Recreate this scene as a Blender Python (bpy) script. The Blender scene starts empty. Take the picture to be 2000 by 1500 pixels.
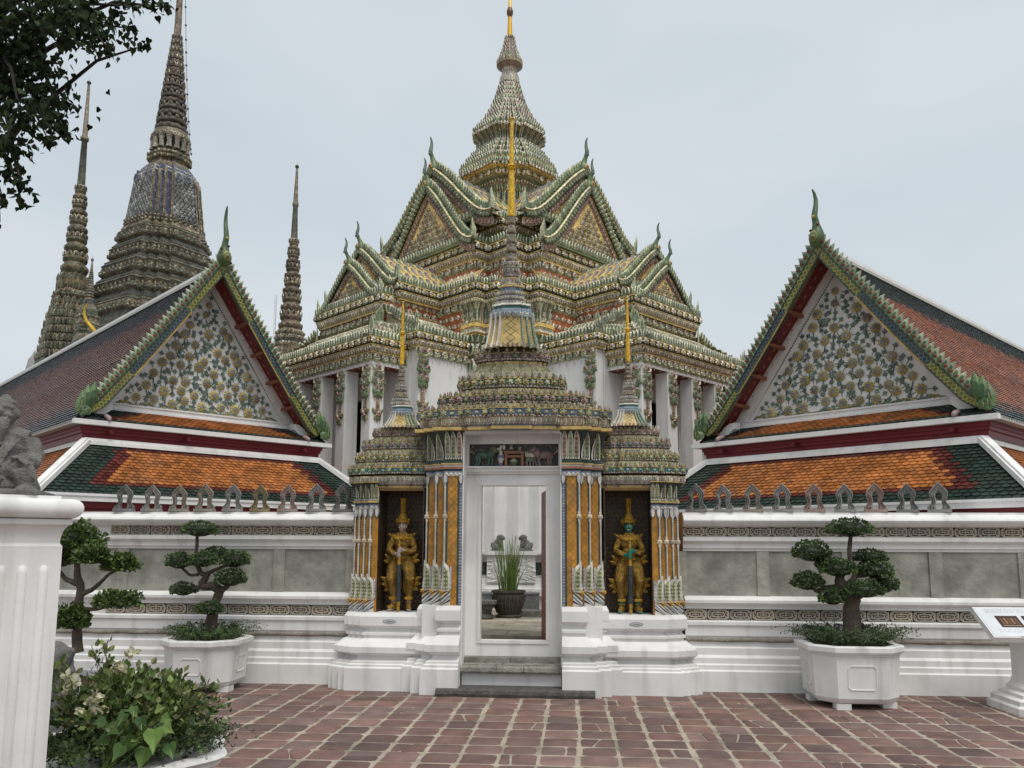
import bpy, math, random
import numpy as np
from mathutils import Matrix, Vector

# ------------------------------------------------------------------ camera, sky, sun, exposure
SC = bpy.context.scene
COL = SC.collection
rad = math.radians
YAW, PITCH, ROLL, EYE = 4.5, math.degrees(math.atan(213 / 1600.0)), 0.25, 1.6
cam_d = bpy.data.cameras.new('camera'); cam = bpy.data.objects.new('camera', cam_d); COL.objects.link(cam)
cam_d.sensor_fit = 'HORIZONTAL'; cam_d.sensor_width = 36; cam_d.lens = 1600 / 2000 * 36
cam_d.shift_y = 102 / 2000; cam_d.clip_start = 0.05; cam_d.clip_end = 3000
CR = Matrix.Rotation(rad(YAW), 3, 'Z') @ Matrix.Rotation(rad(90 + PITCH), 3, 'X') @ Matrix.Rotation(rad(ROLL), 3, 'Z')
cam.matrix_world = Matrix.Translation((0, 0, EYE)) @ CR.to_4x4()
SC.camera = cam

SUN_EL, SUN_AZ = 63, 148          # behind the viewer's right shoulder, thin overcast
W = bpy.data.worlds.new("World"); SC.world = W; W.use_nodes = True
nt = W.node_tree; N = nt.nodes; LK = nt.links
bg = N['Background']; bg.inputs['Strength'].default_value = 0.1
sky = N.new('ShaderNodeTexSky'); sky.sky_type = 'NISHITA'; sky.sun_disc = False
sky.sun_elevation = rad(SUN_EL); sky.sun_rotation = rad(SUN_AZ); sky.dust_density = 3; sky.air_density = 1.2
tc = N.new('ShaderNodeTexCoord')
nz = N.new('ShaderNodeTexNoise'); nz.inputs['Scale'].default_value = 1.3; nz.inputs['Detail'].default_value = 4
mpn = N.new('ShaderNodeMapping'); mpn.inputs['Scale'].default_value = (1, 1, 2.6); mpn.inputs['Location'].default_value = (.3, 2.1, .4)
LK.new(tc.outputs['Generated'], mpn.inputs['Vector']); LK.new(mpn.outputs['Vector'], nz.inputs['Vector'])
cr = N.new('ShaderNodeValToRGB')
cr.color_ramp.elements[0].position = .33; cr.color_ramp.elements[0].color = (.555, .62, .675, 1)
cr.color_ramp.elements[1].position = .7; cr.color_ramp.elements[1].color = (.70, .755, .79, 1)
LK.new(nz.outputs['Fac'], cr.inputs['Fac'])
vm = N.new('ShaderNodeVectorMath'); vm.operation = 'SCALE'; vm.inputs['Scale'].default_value = 10.0
LK.new(cr.outputs['Color'], vm.inputs[0])
mx = N.new('ShaderNodeMix'); mx.data_type = 'RGBA'; mx.inputs['Factor'].default_value = .93
LK.new(sky.outputs['Color'], mx.inputs['A']); LK.new(vm.outputs['Vector'], mx.inputs['B'])
LK.new(mx.outputs['Result'], bg.inputs['Color'])

sun_d = bpy.data.lights.new('sun', 'SUN'); sun_d.energy = 1.95; sun_d.angle = rad(32); sun_d.color = (1, .955, .9)
sun = bpy.data.objects.new('sun', sun_d); COL.objects.link(sun)
sd = Vector((math.sin(rad(SUN_AZ)) * math.cos(rad(SUN_EL)), math.cos(rad(SUN_AZ)) * math.cos(rad(SUN_EL)), math.sin(rad(SUN_EL))))
sun.rotation_euler = sd.to_track_quat('Z', 'Y').to_euler(); sun.location = (0, -10, 30)
SC.view_settings.view_transform = 'Standard'; SC.view_settings.look = 'None'
SC.view_settings.exposure = 0.1; SC.view_settings.gamma = 1.0; SC.view_settings.use_curve_mapping = False

# ------------------------------------------------------------------ helpers
rnd = random.Random(7); rg = np.random.default_rng(11)
def ray(x, y): return CR @ Vector(((x - 1000) / 1600, (852 - y) / 1600, -1))
def at_y(x, y, Y): d = ray(x, y); return Vector((0, 0, EYE)) + d * (Y / d.y)
def at_d(x, y, D): return Vector((0, 0, EYE)) + ray(x, y) * D

# palette: base colours of the glazes, stone and paint
YEL = (.52, .37, .125); OCH = (.50, .235, .03); GRN = (.125, .17, .095); DGR = (.035, .055, .044); LGR = (.38, .40, .27)
WHI = (.62, .59, .51); PNK = (.38, .27, .23); MAU = (.28, .22, .20); BLU = (.185, .235, .31); NVY = (.012, .02, .035)
ORR = (.38, .13, .06); DRD = (.16, .008, .014); GLD = (.60, .36, .05); TEA = (.04, .16, .15); OLV = (.26, .235, .12)
CRM = (.62, .52, .34); PLA = (.78, .77, .75); BRN = (.10, .06, .04)

def mat(name, rough=.5, var=.12, nscale=6, bump=.0, bscale=30, spec=.4, color=None, metal=0, streak=0, emit=None, dirt=0, mosaic=0, gain=None):
    m = bpy.data.materials.new(name); m.use_nodes = True
    t = m.node_tree; n = t.nodes; l = t.links; b = n['Principled BSDF']
    b.inputs['Roughness'].default_value = rough; b.inputs['Specular IOR Level'].default_value = spec; b.inputs['Metallic'].default_value = metal
    if color is None:
        a = n.new('ShaderNodeAttribute'); a.attribute_name = 'Col'; src = a.outputs['Color']
    else:
        a = n.new('ShaderNodeRGB'); a.outputs[0].default_value = (*color, 1); src = a.outputs[0]
    tcn = n.new('ShaderNodeTexCoord')
    def noise(sc, det=5, stretch=None):
        x = n.new('ShaderNodeTexNoise'); x.inputs['Scale'].default_value = sc; x.inputs['Detail'].default_value = det
        if stretch:
            mp = n.new('ShaderNodeMapping'); mp.inputs['Scale'].default_value = stretch
            l.new(tcn.outputs['Object'], mp.inputs['Vector']); l.new(mp.outputs['Vector'], x.inputs['Vector'])
        else: l.new(tcn.outputs['Object'], x.inputs['Vector'])
        return x.outputs['Fac']
    def mul(src, fac_out, lo, hi, p0=.3, p1=.7, tint=None):
        r = n.new('ShaderNodeMapRange'); r.inputs[1].default_value = p0; r.inputs[2].default_value = p1
        r.inputs[3].default_value = lo; r.inputs[4].default_value = hi; l.new(fac_out, r.inputs[0])
        if tint:
            mxx = n.new('ShaderNodeMix'); mxx.data_type = 'RGBA'; mxx.blend_type = 'MIX'
            l.new(r.outputs[0], mxx.inputs['Factor']); l.new(src, mxx.inputs['A']); mxx.inputs['B'].default_value = (*tint, 1)
            return mxx.outputs['Result']
        v = n.new('ShaderNodeVectorMath'); v.operation = 'SCALE'; l.new(src, v.inputs[0]); l.new(r.outputs[0], v.inputs['Scale'])
        return v.outputs[0]
    if gain:
        gv = n.new('ShaderNodeVectorMath'); gv.operation = 'MULTIPLY'; l.new(src, gv.inputs[0]); gv.inputs[1].default_value = gain; src = gv.outputs[0]
    if var: src = mul(src, noise(nscale), 1 - var, 1 + var)
    if streak: src = mul(src, noise(2.2, 6, (3, 3, .25)), 0, streak, .52, .78, (.34, .33, .30))
    if dirt: src = mul(src, noise(nscale * .4, 8), 0, dirt, .5, .72, (.10, .095, .08))
    if mosaic:      # small set pieces of porcelain with dark joints
        vo = n.new('ShaderNodeTexVoronoi'); vo.inputs['Scale'].default_value = mosaic; l.new(tcn.outputs['Object'], vo.inputs['Vector'])
        sx = n.new('ShaderNodeSeparateColor'); l.new(vo.outputs['Color'], sx.inputs[0]); src = mul(src, sx.outputs[0], .72, 1.38, 0, 1)
        vd = n.new('ShaderNodeTexVoronoi'); vd.feature = 'DISTANCE_TO_EDGE'; vd.inputs['Scale'].default_value = mosaic; l.new(tcn.outputs['Object'], vd.inputs['Vector']); src = mul(src, vd.outputs['Distance'], .42, 1.0, .02, .10)
    l.new(src, b.inputs['Base Color'])
    if bump:
        bn = n.new('ShaderNodeBump'); bn.inputs['Strength'].default_value = bump; bn.inputs['Distance'].default_value = .02
        l.new(noise(bscale, 6), bn.inputs['Height']); l.new(bn.outputs['Normal'], b.inputs['Normal'])
    if emit: b.inputs['Emission Color'].default_value = (*emit, 1); b.inputs['Emission Strength'].default_value = 1
    return m

M = dict(
    glaze=mat('glazed_ceramic', .38, .28, 9, .25, 60, .45, dirt=.35),
    mosaic=mat('porcelain_mosaic', .42, .25, 7, .35, 50, .45, dirt=.28, mosaic=27, gain=(1.36, 1.32, 1.22)),
    mosaic_fine=mat('fine_porcelain_mosaic', .42, .22, 9, .3, 60, .45, dirt=.3, mosaic=48),
    glaze_old=mat('old_glazed_mosaic', .55, .38, 3, .5, 22, .35, dirt=.4, mosaic=9, gain=(1.5, 1.42, 1.35)),
    plaster=mat('white_plaster', .75, .05, 3, .08, 45, .25, PLA, streak=.5, dirt=.17),
    plaster_c=mat('painted_plaster', .7, .06, 3, .08, 45, .25, streak=.15),
    tile=mat('roof_tile', .30, .30, 5, .15, 40, .5, dirt=.35),
    paint=mat('red_paint', .45, .12, 4, .05, 30, .4),
    stone=mat('carved_stone', .85, .25, 7, .6, 45, .2, dirt=.45),
    rough_stone=mat('old_grey_stone', .9, .3, 14, .9, 60, .15, dirt=.5),
    gold=mat('gilded_lacquer', .34, .2, 25, .7, 130, .5, metal=.75, dirt=.25),
    goldm=mat('gold_leaf', .3, .12, 8, .3, 60, .5, metal=.45, gain=(1.25, 1.2, .8)),
    gold_mosaic=mat('gilt_glass_mosaic', .25, .15, 8, .3, 60, .6, (.80, .46, .02), metal=.35, mosaic=62),
    leaf=mat('leaf_green', .5, .3, 5, 0, 1, .35),
    leaf_backlit=mat('backlit_leaf', .75, .3, 5, 0, 1, .12),
    bark=mat('bark', .9, .35, 12, .9, 35, .2),
    concrete=mat('stained_concrete', .85, .26, 5, .6, 18, .2, dirt=.6, streak=.6),
    pave=mat('red_paving_stone', .7, .22, 5, .35, 28, .3, dirt=.25),
    plain=mat('plain_paint', .6, .08, 5, 0, 1, .3),
    dark=mat('dark_interior', .8, .1, 5, 0, 1, .1, (.012, .011, .01)),
)

class MB:
    """collects faces (with a base colour each) that become ONE mesh object"""
    def __init__(s): s.V = []; s.L = []; s.S = []; s.K = []; s.n = 0
    def raw(s, V, L, S, K):
        s.V.append(np.asarray(V, np.float32)); s.L.append(np.asarray(L, np.int32) + s.n); s.S.append(np.asarray(S, np.int32)); s.K.append(np.asarray(K, np.float32)); s.n += len(V)
    def add(s, V, F, col):
        K = np.tile(np.array(col, np.float32), (len(F), 1)) if np.ndim(col) == 1 else np.array(col, np.float32)
        s.raw(V, [i for f in F for i in f], [len(f) for f in F], K)
    def inst(s, T, Ms, pal, jit=.0):
        """T=(V,F,slots) template; Ms (m,3,4); pal: list of slot colours or (m,slots,3)"""
        V, F, SL = T; Ms = np.asarray(Ms, np.float32); m = len(Ms)
        if m == 0: return
        V = np.asarray(V, np.float32)
        P = np.einsum('mij,vj->mvi', Ms[:, :, :3], V) + Ms[:, None, :, 3]
        fl = np.array([i for f in F for i in f], np.int64); sz = np.array([len(f) for f in F])
        L = (fl[None] + (np.arange(m) * len(V))[:, None]).ravel()
        pal = np.asarray(pal, np.float32)
        if pal.ndim == 2: pal = np.tile(pal[None], (m, 1, 1))
        K = pal[:, np.asarray(SL)]
        if jit: K = K * (1 + rg.uniform(-jit, jit, (m, 1, 1)))
        s.raw(P.reshape(-1, 3), L, np.tile(sz, m), K.reshape(-1, 3))
    def box(s, a, b, col, rot=0, piv=None):
        x0, y0, z0 = a; x1, y1, z1 = b
        V = [(x0, y0, z0), (x1, y0, z0), (x1, y1, z0), (x0, y1, z0), (x0, y0, z1), (x1, y0, z1), (x1, y1, z1), (x0, y1, z1)]
        s.add(V, [(0, 3, 2, 1), (4, 5, 6, 7), (0, 1, 5, 4), (1, 2, 6, 5), (2, 3, 7, 6), (3, 0, 4, 7)], col)
    def build(s, name, m, parent=None, smooth=None, loc=None):
        me = bpy.data.meshes.new(name)
        if s.V:
            V = np.concatenate(s.V); L = np.concatenate(s.L); S = np.concatenate(s.S); K = np.concatenate(s.K)
            me.vertices.add(len(V)); me.vertices.foreach_set('co', V.ravel())
            me.loops.add(len(L)); me.loops.foreach_set('vertex_index', L)
            me.polygons.add(len(S)); st = np.concatenate(([0], np.cumsum(S)[:-1])).astype(np.int32)
            me.polygons.foreach_set('loop_start', st)
            me.update(calc_edges=True)
            ca = me.color_attributes.new('Col', 'FLOAT_COLOR', 'CORNER')
            K4 = np.ones((len(L), 4), np.float32); K4[:, :3] = np.clip(np.repeat(K, S, axis=0), 0, .9); ca.data.foreach_set('color', K4.ravel())
            me.polygons.foreach_set('use_smooth', np.full(len(S), smooth is not None))
            if smooth is not None: me.set_sharp_from_angle(angle=rad(smooth))
        me.materials.append(m if not isinstance(m, str) else M[m])
        o = bpy.data.objects.new(name, me); COL.objects.link(o)
        if parent: o.parent = parent
        if loc is not None: o.location = loc
        return o

def empty(name, loc=(0, 0, 0), rz=0):
    o = bpy.data.objects.new(name, None); COL.objects.link(o); o.location = loc; o.rotation_euler = (0, 0, rz); o.empty_display_size = .2
    return o
def tag(o, label=None, cat=None, group=None, kind=None):
    if label: o['label'] = label
    if cat: o['category'] = cat
    if group: o['group'] = group
    if kind: o['kind'] = kind
    return o
KIDS = {}
def copy_tree(o, parent=None):
    c = o.copy(); COL.objects.link(c)
    if parent: c.parent = parent
    for ch in o.children: copy_tree(ch, c)
    return c

# ---- shapes
def unit(v): v = np.asarray(v, float); return v / (np.linalg.norm(v) + 1e-12)
def offset_poly(P, d, closed=True):
    P = np.asarray(P, float); n = len(P)
    if closed: a = np.roll(P, 1, 0); b = np.roll(P, -1, 0)
    else:
        a = np.vstack([2 * P[0] - P[1], P[:-1]]); b = np.vstack([P[1:], 2 * P[-1] - P[-2]])
    def nrm(t): t = t / (np.linalg.norm(t, axis=1, keepdims=True) + 1e-12); return np.stack([t[:, 1], -t[:, 0]], 1)   # outward for CCW
    n1 = nrm(P - a); n2 = nrm(b - P)
    k = (n1 + n2) / (1 + (n1 * n2).sum(1))[:, None]
    return P + k * d
def sweep(mb, poly, prof, closed=True, capt=None, capb=None):
    """prof: list of (offset, z, colour of the band that ends here)"""
    n = len(poly); R_ = []
    for o, z, *c in prof:
        q = offset_poly(poly, o, closed); R_.append(np.c_[q, np.full(n, z)])
    V = np.vstack(R_); F = []; K = []
    m = n if closed else n - 1
    for k in range(1, len(prof)):
        for i in range(m):
            j = (i + 1) % n; F.append(((k - 1) * n + i, (k - 1) * n + j, k * n + j, k * n + i)); K.append(prof[k][2])
    if capt is not None: F.append(tuple((len(prof) - 1) * n + i for i in range(n))); K.append(capt)
    if capb is not None: F.append(tuple(n - 1 - i for i in range(n))); K.append(capb)
    mb.add(V, F, K)
def loft(mb, poly, prof, capt=None, capb=None, cen=(0, 0)):
    """prof: list of (scale, z, colour)"""
    poly = np.asarray(poly, float); n = len(poly); cen = np.array(cen)
    V = np.vstack([np.c_[poly * p[0] + cen, np.full(n, p[1])] for p in prof]); F = []; K = []
    for k in range(1, len(prof)):
        for i in range(n):
            j = (i + 1) % n; F.append(((k - 1) * n + i, (k - 1) * n + j, k * n + j, k * n + i)); K.append(prof[k][2])
    if capt is not None: F.append(tuple((len(prof) - 1) * n + i for i in range(n))); K.append(capt)
    if capb is not None: F.append(tuple(n - 1 - i for i in range(n))); K.append(capb)
    mb.add(V, F, K)
def circ(n, r=1.0, ph=0): return np.array([(r * math.cos(2 * math.pi * i / n + ph), r * math.sin(2 * math.pi * i / n + ph)) for i in range(n)])
def lathe(mb, prof, n=16, cen=(0, 0), capt=None, capb=None, ph=0): loft(mb, circ(n, 1, ph), prof, capt, capb, cen)
def sym_poly(octp):
    """points (x>=|y|.. first octant from the axis to the diagonal), mirrored about x=y, then four-fold; CCW"""
    o = [tuple(p) for p in octp]; q = o + [(y, x) for x, y in reversed(o) if abs(x - y) > 1e-6]
    r = []
    for k in range(4):
        for x, y in q:
            for _ in range(k): x, y = -y, x
            r.append((x, y))
    out = []
    for p in r:
        if not out or np.hypot(p[0] - out[-1][0], p[1] - out[-1][1]) > 1e-5: out.append(p)
    return np.array(out)
def redent(hx, hy, st):
    """rectangle with stepped corners: st list of (fx, dy) steps from the front face outwards; CCW, front is -y"""
    q = []; y = -hy; x0 = 0
    for i, (fx, dy) in enumerate(st):
        q.append((fx * hx, y)); y += dy
        if i < len(st) - 1 or fx < 1: q.append((fx * hx, y))
    if st[-1][0] < 1: q.append((hx, y))
    right = q; R2 = right + [(x, -yy) for x, yy in reversed(right)]
    Lf = [(-x, yy) for x, yy in reversed(R2)]
    return np.array(R2 + Lf)
def prism(mb, poly2, T, th, col, colside=None):
    """2D outline (x,z) extruded th along +y, then matrix T (3x4)"""
    P = np.asarray(poly2, float); n = len(P)
    V = np.vstack([np.c_[P[:, 0], np.zeros(n), P[:, 1]], np.c_[P[:, 0], np.full(n, th), P[:, 1]]])
    T = np.asarray(T, float); V = V @ T[:, :3].T + T[:, 3]
    F = [tuple(range(n)), tuple(range(2 * n - 1, n - 1, -1))] + [(i, n + i, n + (i + 1) % n, (i + 1) % n) for i in range(n)]
    cs = col if colside is None else colside
    mb.add(V, F, [col, col] + [cs] * n)
def frame(o, x, y, z, s=1.0):
    s = np.broadcast_to(np.asarray(s, float), (3,))
    return np.c_[np.asarray(x, float) * s[0], np.asarray(y, float) * s[1], np.asarray(z, float) * s[2], np.asarray(o, float)]
def tube(mb, pts, rr, n=6, col=(.5, .5, .5), flat=1.0, cap=True):
    pts = np.asarray(pts, float); k = len(pts); rr = np.broadcast_to(rr, (k,))
    tg = np.gradient(pts, axis=0); V = []
    up = np.array((0.123, .456, .881)); 
    for i in range(k):
        t = unit(tg[i])
        if i == 0: a = unit(np.cross(up, t))
        else: a = unit(a - t * np.dot(a, t))
        b = np.cross(t, a)
        for j in range(n):
            w = 2 * math.pi * j / n; V.append(pts[i] + rr[i] * (a * math.cos(w) * flat + b * math.sin(w)))
    F = [(i * n + j, i * n + (j + 1) % n, (i + 1) * n + (j + 1) % n, (i + 1) * n + j) for i in range(k - 1) for j in range(n)]
    if cap: F += [tuple(range(n - 1, -1, -1)), tuple((k - 1) * n + j for j in range(n))]
    mb.add(V, F, col)
def ball(mb, c, r, col, n=10, m=6):
    r = np.broadcast_to(np.asarray(r, float), (3,)); V = [(c[0], c[1], c[2] - r[2])]
    for i in range(1, m):
        a = -math.pi / 2 + math.pi * i / m
        for j in range(n): w = 2 * math.pi * j / n; V.append((c[0] + r[0] * math.cos(a) * math.cos(w), c[1] + r[1] * math.cos(a) * math.sin(w), c[2] + r[2] * math.sin(a)))
    V.append((c[0], c[1], c[2] + r[2])); F = []
    for j in range(n): F.append((0, 1 + (j + 1) % n, 1 + j)); F.append((len(V) - 1, 1 + (m - 2) * n + j, 1 + (m - 2) * n + (j + 1) % n))
    for i in range(m - 2):
        for j in range(n): F.append((1 + i * n + j, 1 + i * n + (j + 1) % n, 1 + (i + 1) * n + (j + 1) % n, 1 + (i + 1) * n + j))
    mb.add(V, F, col)

# ---- ornament templates: x along the edge, y outward, z up, unit size
_lo = [(-.40, 0, 0), (-.50, .07, .38), (-.36, .07, .80), (0, .10, 1.10), (.36, .07, .80), (.50, .07, .38), (.40, 0, 0)]
_li = [(x * .60, .30, .10 + z * .78) for x, y, z in _lo]
T_LEAF = (_lo + _li, [(i, i + 1, 8 + i, 7 + i) for i in range(6)] + [(6, 0, 7, 13), (7, 8, 9, 10, 11, 12, 13), (6, 5, 4, 3, 2, 1, 0)], [1] * 7 + [0, 2])
def _ros(np_=6):
    V = [(0, .42, 0)]; F = []; S = []
    for i in range(np_):
        a = 2 * math.pi * i / np_; b = a + math.pi / np_
        V += [(.24 * math.cos(a), .34, .24 * math.sin(a)), (.55 * math.cos(b - .42), .06, .55 * math.sin(b - .42)), (.62 * math.cos(b), .22, .62 * math.sin(b)), (.55 * math.cos(b + .42), .06, .55 * math.sin(b + .42))]
    for i in range(np_):
        o = 1 + 4 * i; o2 = 1 + 4 * ((i + 1) % np_)
        F += [(0, o, o2), (o, o + 1, o + 2), (o, o + 2, o2), (o2, o + 2, o + 3)]; S += [0, 1, 1, 1]
    return (V, [tuple(reversed(f)) for f in F], S)
T_ROS = _ros(6); T_ROS5 = _ros(5)
T_DIA = ([(-.5, 0, 0), (0, 0, -.5), (.5, 0, 0), (0, 0, .5), (0, .28, 0)], [(0, 1, 4), (1, 2, 4), (2, 3, 4), (3, 0, 4)], [0] * 4)
T_BEAD = ([(-.5, 0, 0), (0, 0, -.5), (.5, 0, 0), (0, 0, .5), (0, .5, 0), (-.3, .35, -.3), (.3, .35, -.3), (.3, .35, .3), (-.3, .35, .3)],
          [(0, 5, 8), (0, 1, 5), (1, 6, 5), (1, 2, 6), (2, 7, 6), (2, 3, 7), (3, 8, 7), (3, 0, 8), (5, 6, 4), (6, 7, 4), (7, 8, 4), (8, 5, 4)], [0] * 8 + [1] * 4)
# lotus petal (pointing down): rim slot 0, heart slot 1
T_PET = ([(-.46, 0, .5), (.46, 0, .5), (.4, .05, -.1), (0, .05, -.55), (-.4, .05, -.1), (-.22, .3, .36), (.22, .3, .36), (.18, .32, -.08), (0, .22, -.3), (-.18, .32, -.08)],
         [(0, 4, 9, 5), (4, 3, 8, 9), (3, 2, 7, 8), (2, 1, 6, 7), (1, 0, 5, 6), (5, 9, 8, 7, 6)], [0, 0, 0, 0, 0, 1])
# garland crescent
def _cres(k=7):
    V = []; F = []
    for i in range(k + 1):
        a = math.pi + math.pi * i / k; w = .18 * math.sin(math.pi * i / k) + .02
        c, s = math.cos(a), math.sin(a) * .8
        V += [(c * .5 * (1 + w), 0, s * .5 * (1 + w * 2)), (c * .5, .2 * math.sin(math.pi * i / k) + .02, s * .5), (c * .5 * (1 - w * 1.6), 0, s * .5 * (1 - w * 1.6))]
    for i in range(k): o = 3 * i; F += [(o, o + 3, o + 4, o + 1), (o + 1, o + 4, o + 5, o + 2)]
    return (V, F, [0] * k + [0] * k)
T_CRES = _cres()
T_FLW = _ros(9)
T_FLAME = ([(-.45, 0, 0), (.45, 0, 0), (.62, 0, .5), (.45, 0, .9), (.0, 0, 1.25), (-.25, 0, .85), (-.45, 0, .45), (-.2, .25, .12), (.25, .25, .12), (.34, .28, .5), (.2, .2, .85), (-.08, .2, .75), (-.2, .25, .42)],
           [(0, 1, 8, 7), (1, 2, 9, 8), (2, 3, 10, 9), (3, 4, 10), (4, 5, 11, 10), (5, 6, 12, 11), (6, 0, 7, 12), (7, 8, 9, 12), (12, 9, 10, 11), (6, 5, 4, 3, 2, 1, 0)], [0, 0, 0, 0, 0, 0, 0, 1, 1, 1])
def place(mb, T, P0, P1, sp, sc, pal, up=(0, 0, 1), out=None, start=.5, jit=.18, inset=0.0, alt=None, tilt=0.0):
    """row of ornaments along P0->P1 (outward on the right-hand side); alt=(T2,pal2,sc2) alternates"""
    P0 = np.asarray(P0, float); P1 = np.asarray(P1, float); d = P1 - P0; Ln = np.linalg.norm(d)
    if Ln < sp * .35: return
    x = d / Ln; up = np.asarray(up, float)
    y = unit(np.cross(x, up)) if out is None else unit(out)
    z = unit(np.cross(y, x)); z = z if np.dot(z, up) > 0 else -z
    if tilt: y, z = y * math.cos(tilt) - z * math.sin(tilt), z * math.cos(tilt) + y * math.sin(tilt)
    n = max(1, int(round((Ln - 2 * inset) / sp))); st = (Ln - 2 * inset) / n
    s3 = np.broadcast_to(np.asarray(sc, float), (3,))
    A = [];  B = []
    for i in range(n):
        o = P0 + x * (inset + (i + start) * st)
        if alt and i % 2: B.append(frame(o, x, y, z, np.broadcast_to(np.asarray(alt[2], float), (3,))))
        else: A.append(frame(o, x, y, z, s3))
    if A: mb.inst(T, A, pal, jit)
    if B: mb.inst(alt[0], B, alt[1], jit)
def row(mb, T, poly, z, sp, sc, pal, off=0, closed=True, edges=None, **k):
    q = offset_poly(poly, off, closed) if off else np.asarray(poly, float)
    n = len(q)
    for i in range(n if closed else n - 1):
        a, b = q[i], q[(i + 1) % n]
        if edges is not None and not edges(a, b): continue
        place(mb, T, (a[0], a[1], z), (b[0], b[1], z), sp, sc, pal, **k)
PAL_L = [(.085, .13, .08), (.43, .44, .33), LGR]; PAL_LD = [DGR, LGR, LGR]; PAL_LW = [(.19, .14, .13), (.47, .42, .37), MAU]
def cornice(mb, poly, z0, h, out, s=1.0, crest=True, edges=None, closed=True, rows=True):
    o = out
    sweep(mb, poly, [(0, z0, YEL), (.25 * o, z0, YEL), (.25 * o, z0 + .08 * h, YEL), (.3 * o, z0 + .1 * h, MAU), (.62 * o, z0 + .42 * h, OLV), (.72 * o, z0 + .42 * h, YEL), (.72 * o, z0 + .5 * h, YEL),
                     (.66 * o, z0 + .5 * h, DGR), (.7 * o, z0 + .56 * h, NVY), (.92 * o, z0 + .56 * h, GRN), (.96 * o, z0 + .86 * h, DGR), (o, z0 + .86 * h, YEL), (o, z0 + .93 * h, YEL), (.9 * o, z0 + .93 * h, YEL), (.9 * o, z0 + h, GRN), (.3 * o, z0 + h * 1.02, GRN)],
          closed)
    if not rows: return
    kw = dict(edges=edges, closed=closed)
    row(mb, T_PET, poly, z0 + .27 * h, .075 * s, (.078 * s, .07 * s, .30 * h), [WHI, MAU], off=.47 * o, tilt=.5, **kw)
    row(mb, T_ROS, poly, z0 + .71 * h, .105 * s, (.10 * s, .10 * s, .10 * s), [MAU, WHI], off=.94 * o, alt=(T_DIA, [YEL], (.075 * s, .06 * s, .11 * s)), **kw)
    if crest: row(mb, T_LEAF, poly, z0 + h * .98, .085 * s, (.085 * s, .09 * s, .14 * s), PAL_L, off=.78 * o, jit=.3, **kw)
def garland(mb, P0, P1, s=1.0, drops=True):
    """swags hanging along P0->P1 (top line)"""
    P0 = np.asarray(P0, float); P1 = np.asarray(P1, float); dz = np.array((0, 0, 1.0))
    place(mb, T_CRES, P0 - dz * .02 * s, P1 - dz * .02 * s, .21 * s, (.22 * s, .25 * s, .26 * s), [LGR])
    place(mb, T_ROS, P0 - dz * .035 * s, P1 - dz * .035 * s, .21 * s, .10 * s, [DRD, WHI])
    place(mb, T_LEAF, P0 - dz * .0 * s, P1 - dz * .0 * s, .21 * s, (.08 * s, .1 * s, -.15 * s), PAL_LD, start=0)
    if drops:
        for k in range(3): place(mb, T_BEAD, P0 - dz * (.16 + .045 * k) * s, P1 - dz * (.16 + .045 * k) * s, .21 * s, .026 * s, [WHI, PNK], start=0)

def remesh(b, name, m, vox, it=3, parent=None, sm=60, loc=None, rz=0, cut=None):
    """fuse the collected shapes into one continuous skin"""
    o = b.build(name, m); md = o.modifiers.new('r', 'REMESH'); md.mode = 'VOXEL'; md.voxel_size = vox; md.use_smooth_shade = True
    ms = o.modifiers.new('s', 'SMOOTH'); ms.iterations = it; ms.factor = .5
    dg = bpy.context.evaluated_depsgraph_get(); me = bpy.data.meshes.new_from_object(o.evaluated_get(dg)); old = o.data
    o.modifiers.clear(); o.data = me; bpy.data.meshes.remove(old); me.name = name
    if not me.materials: me.materials.append(M[m] if isinstance(m, str) else m)
    if parent: o.parent = parent
    if loc is not None: o.location = loc
    o.rotation_euler = (0, 0, rz); return o
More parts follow.
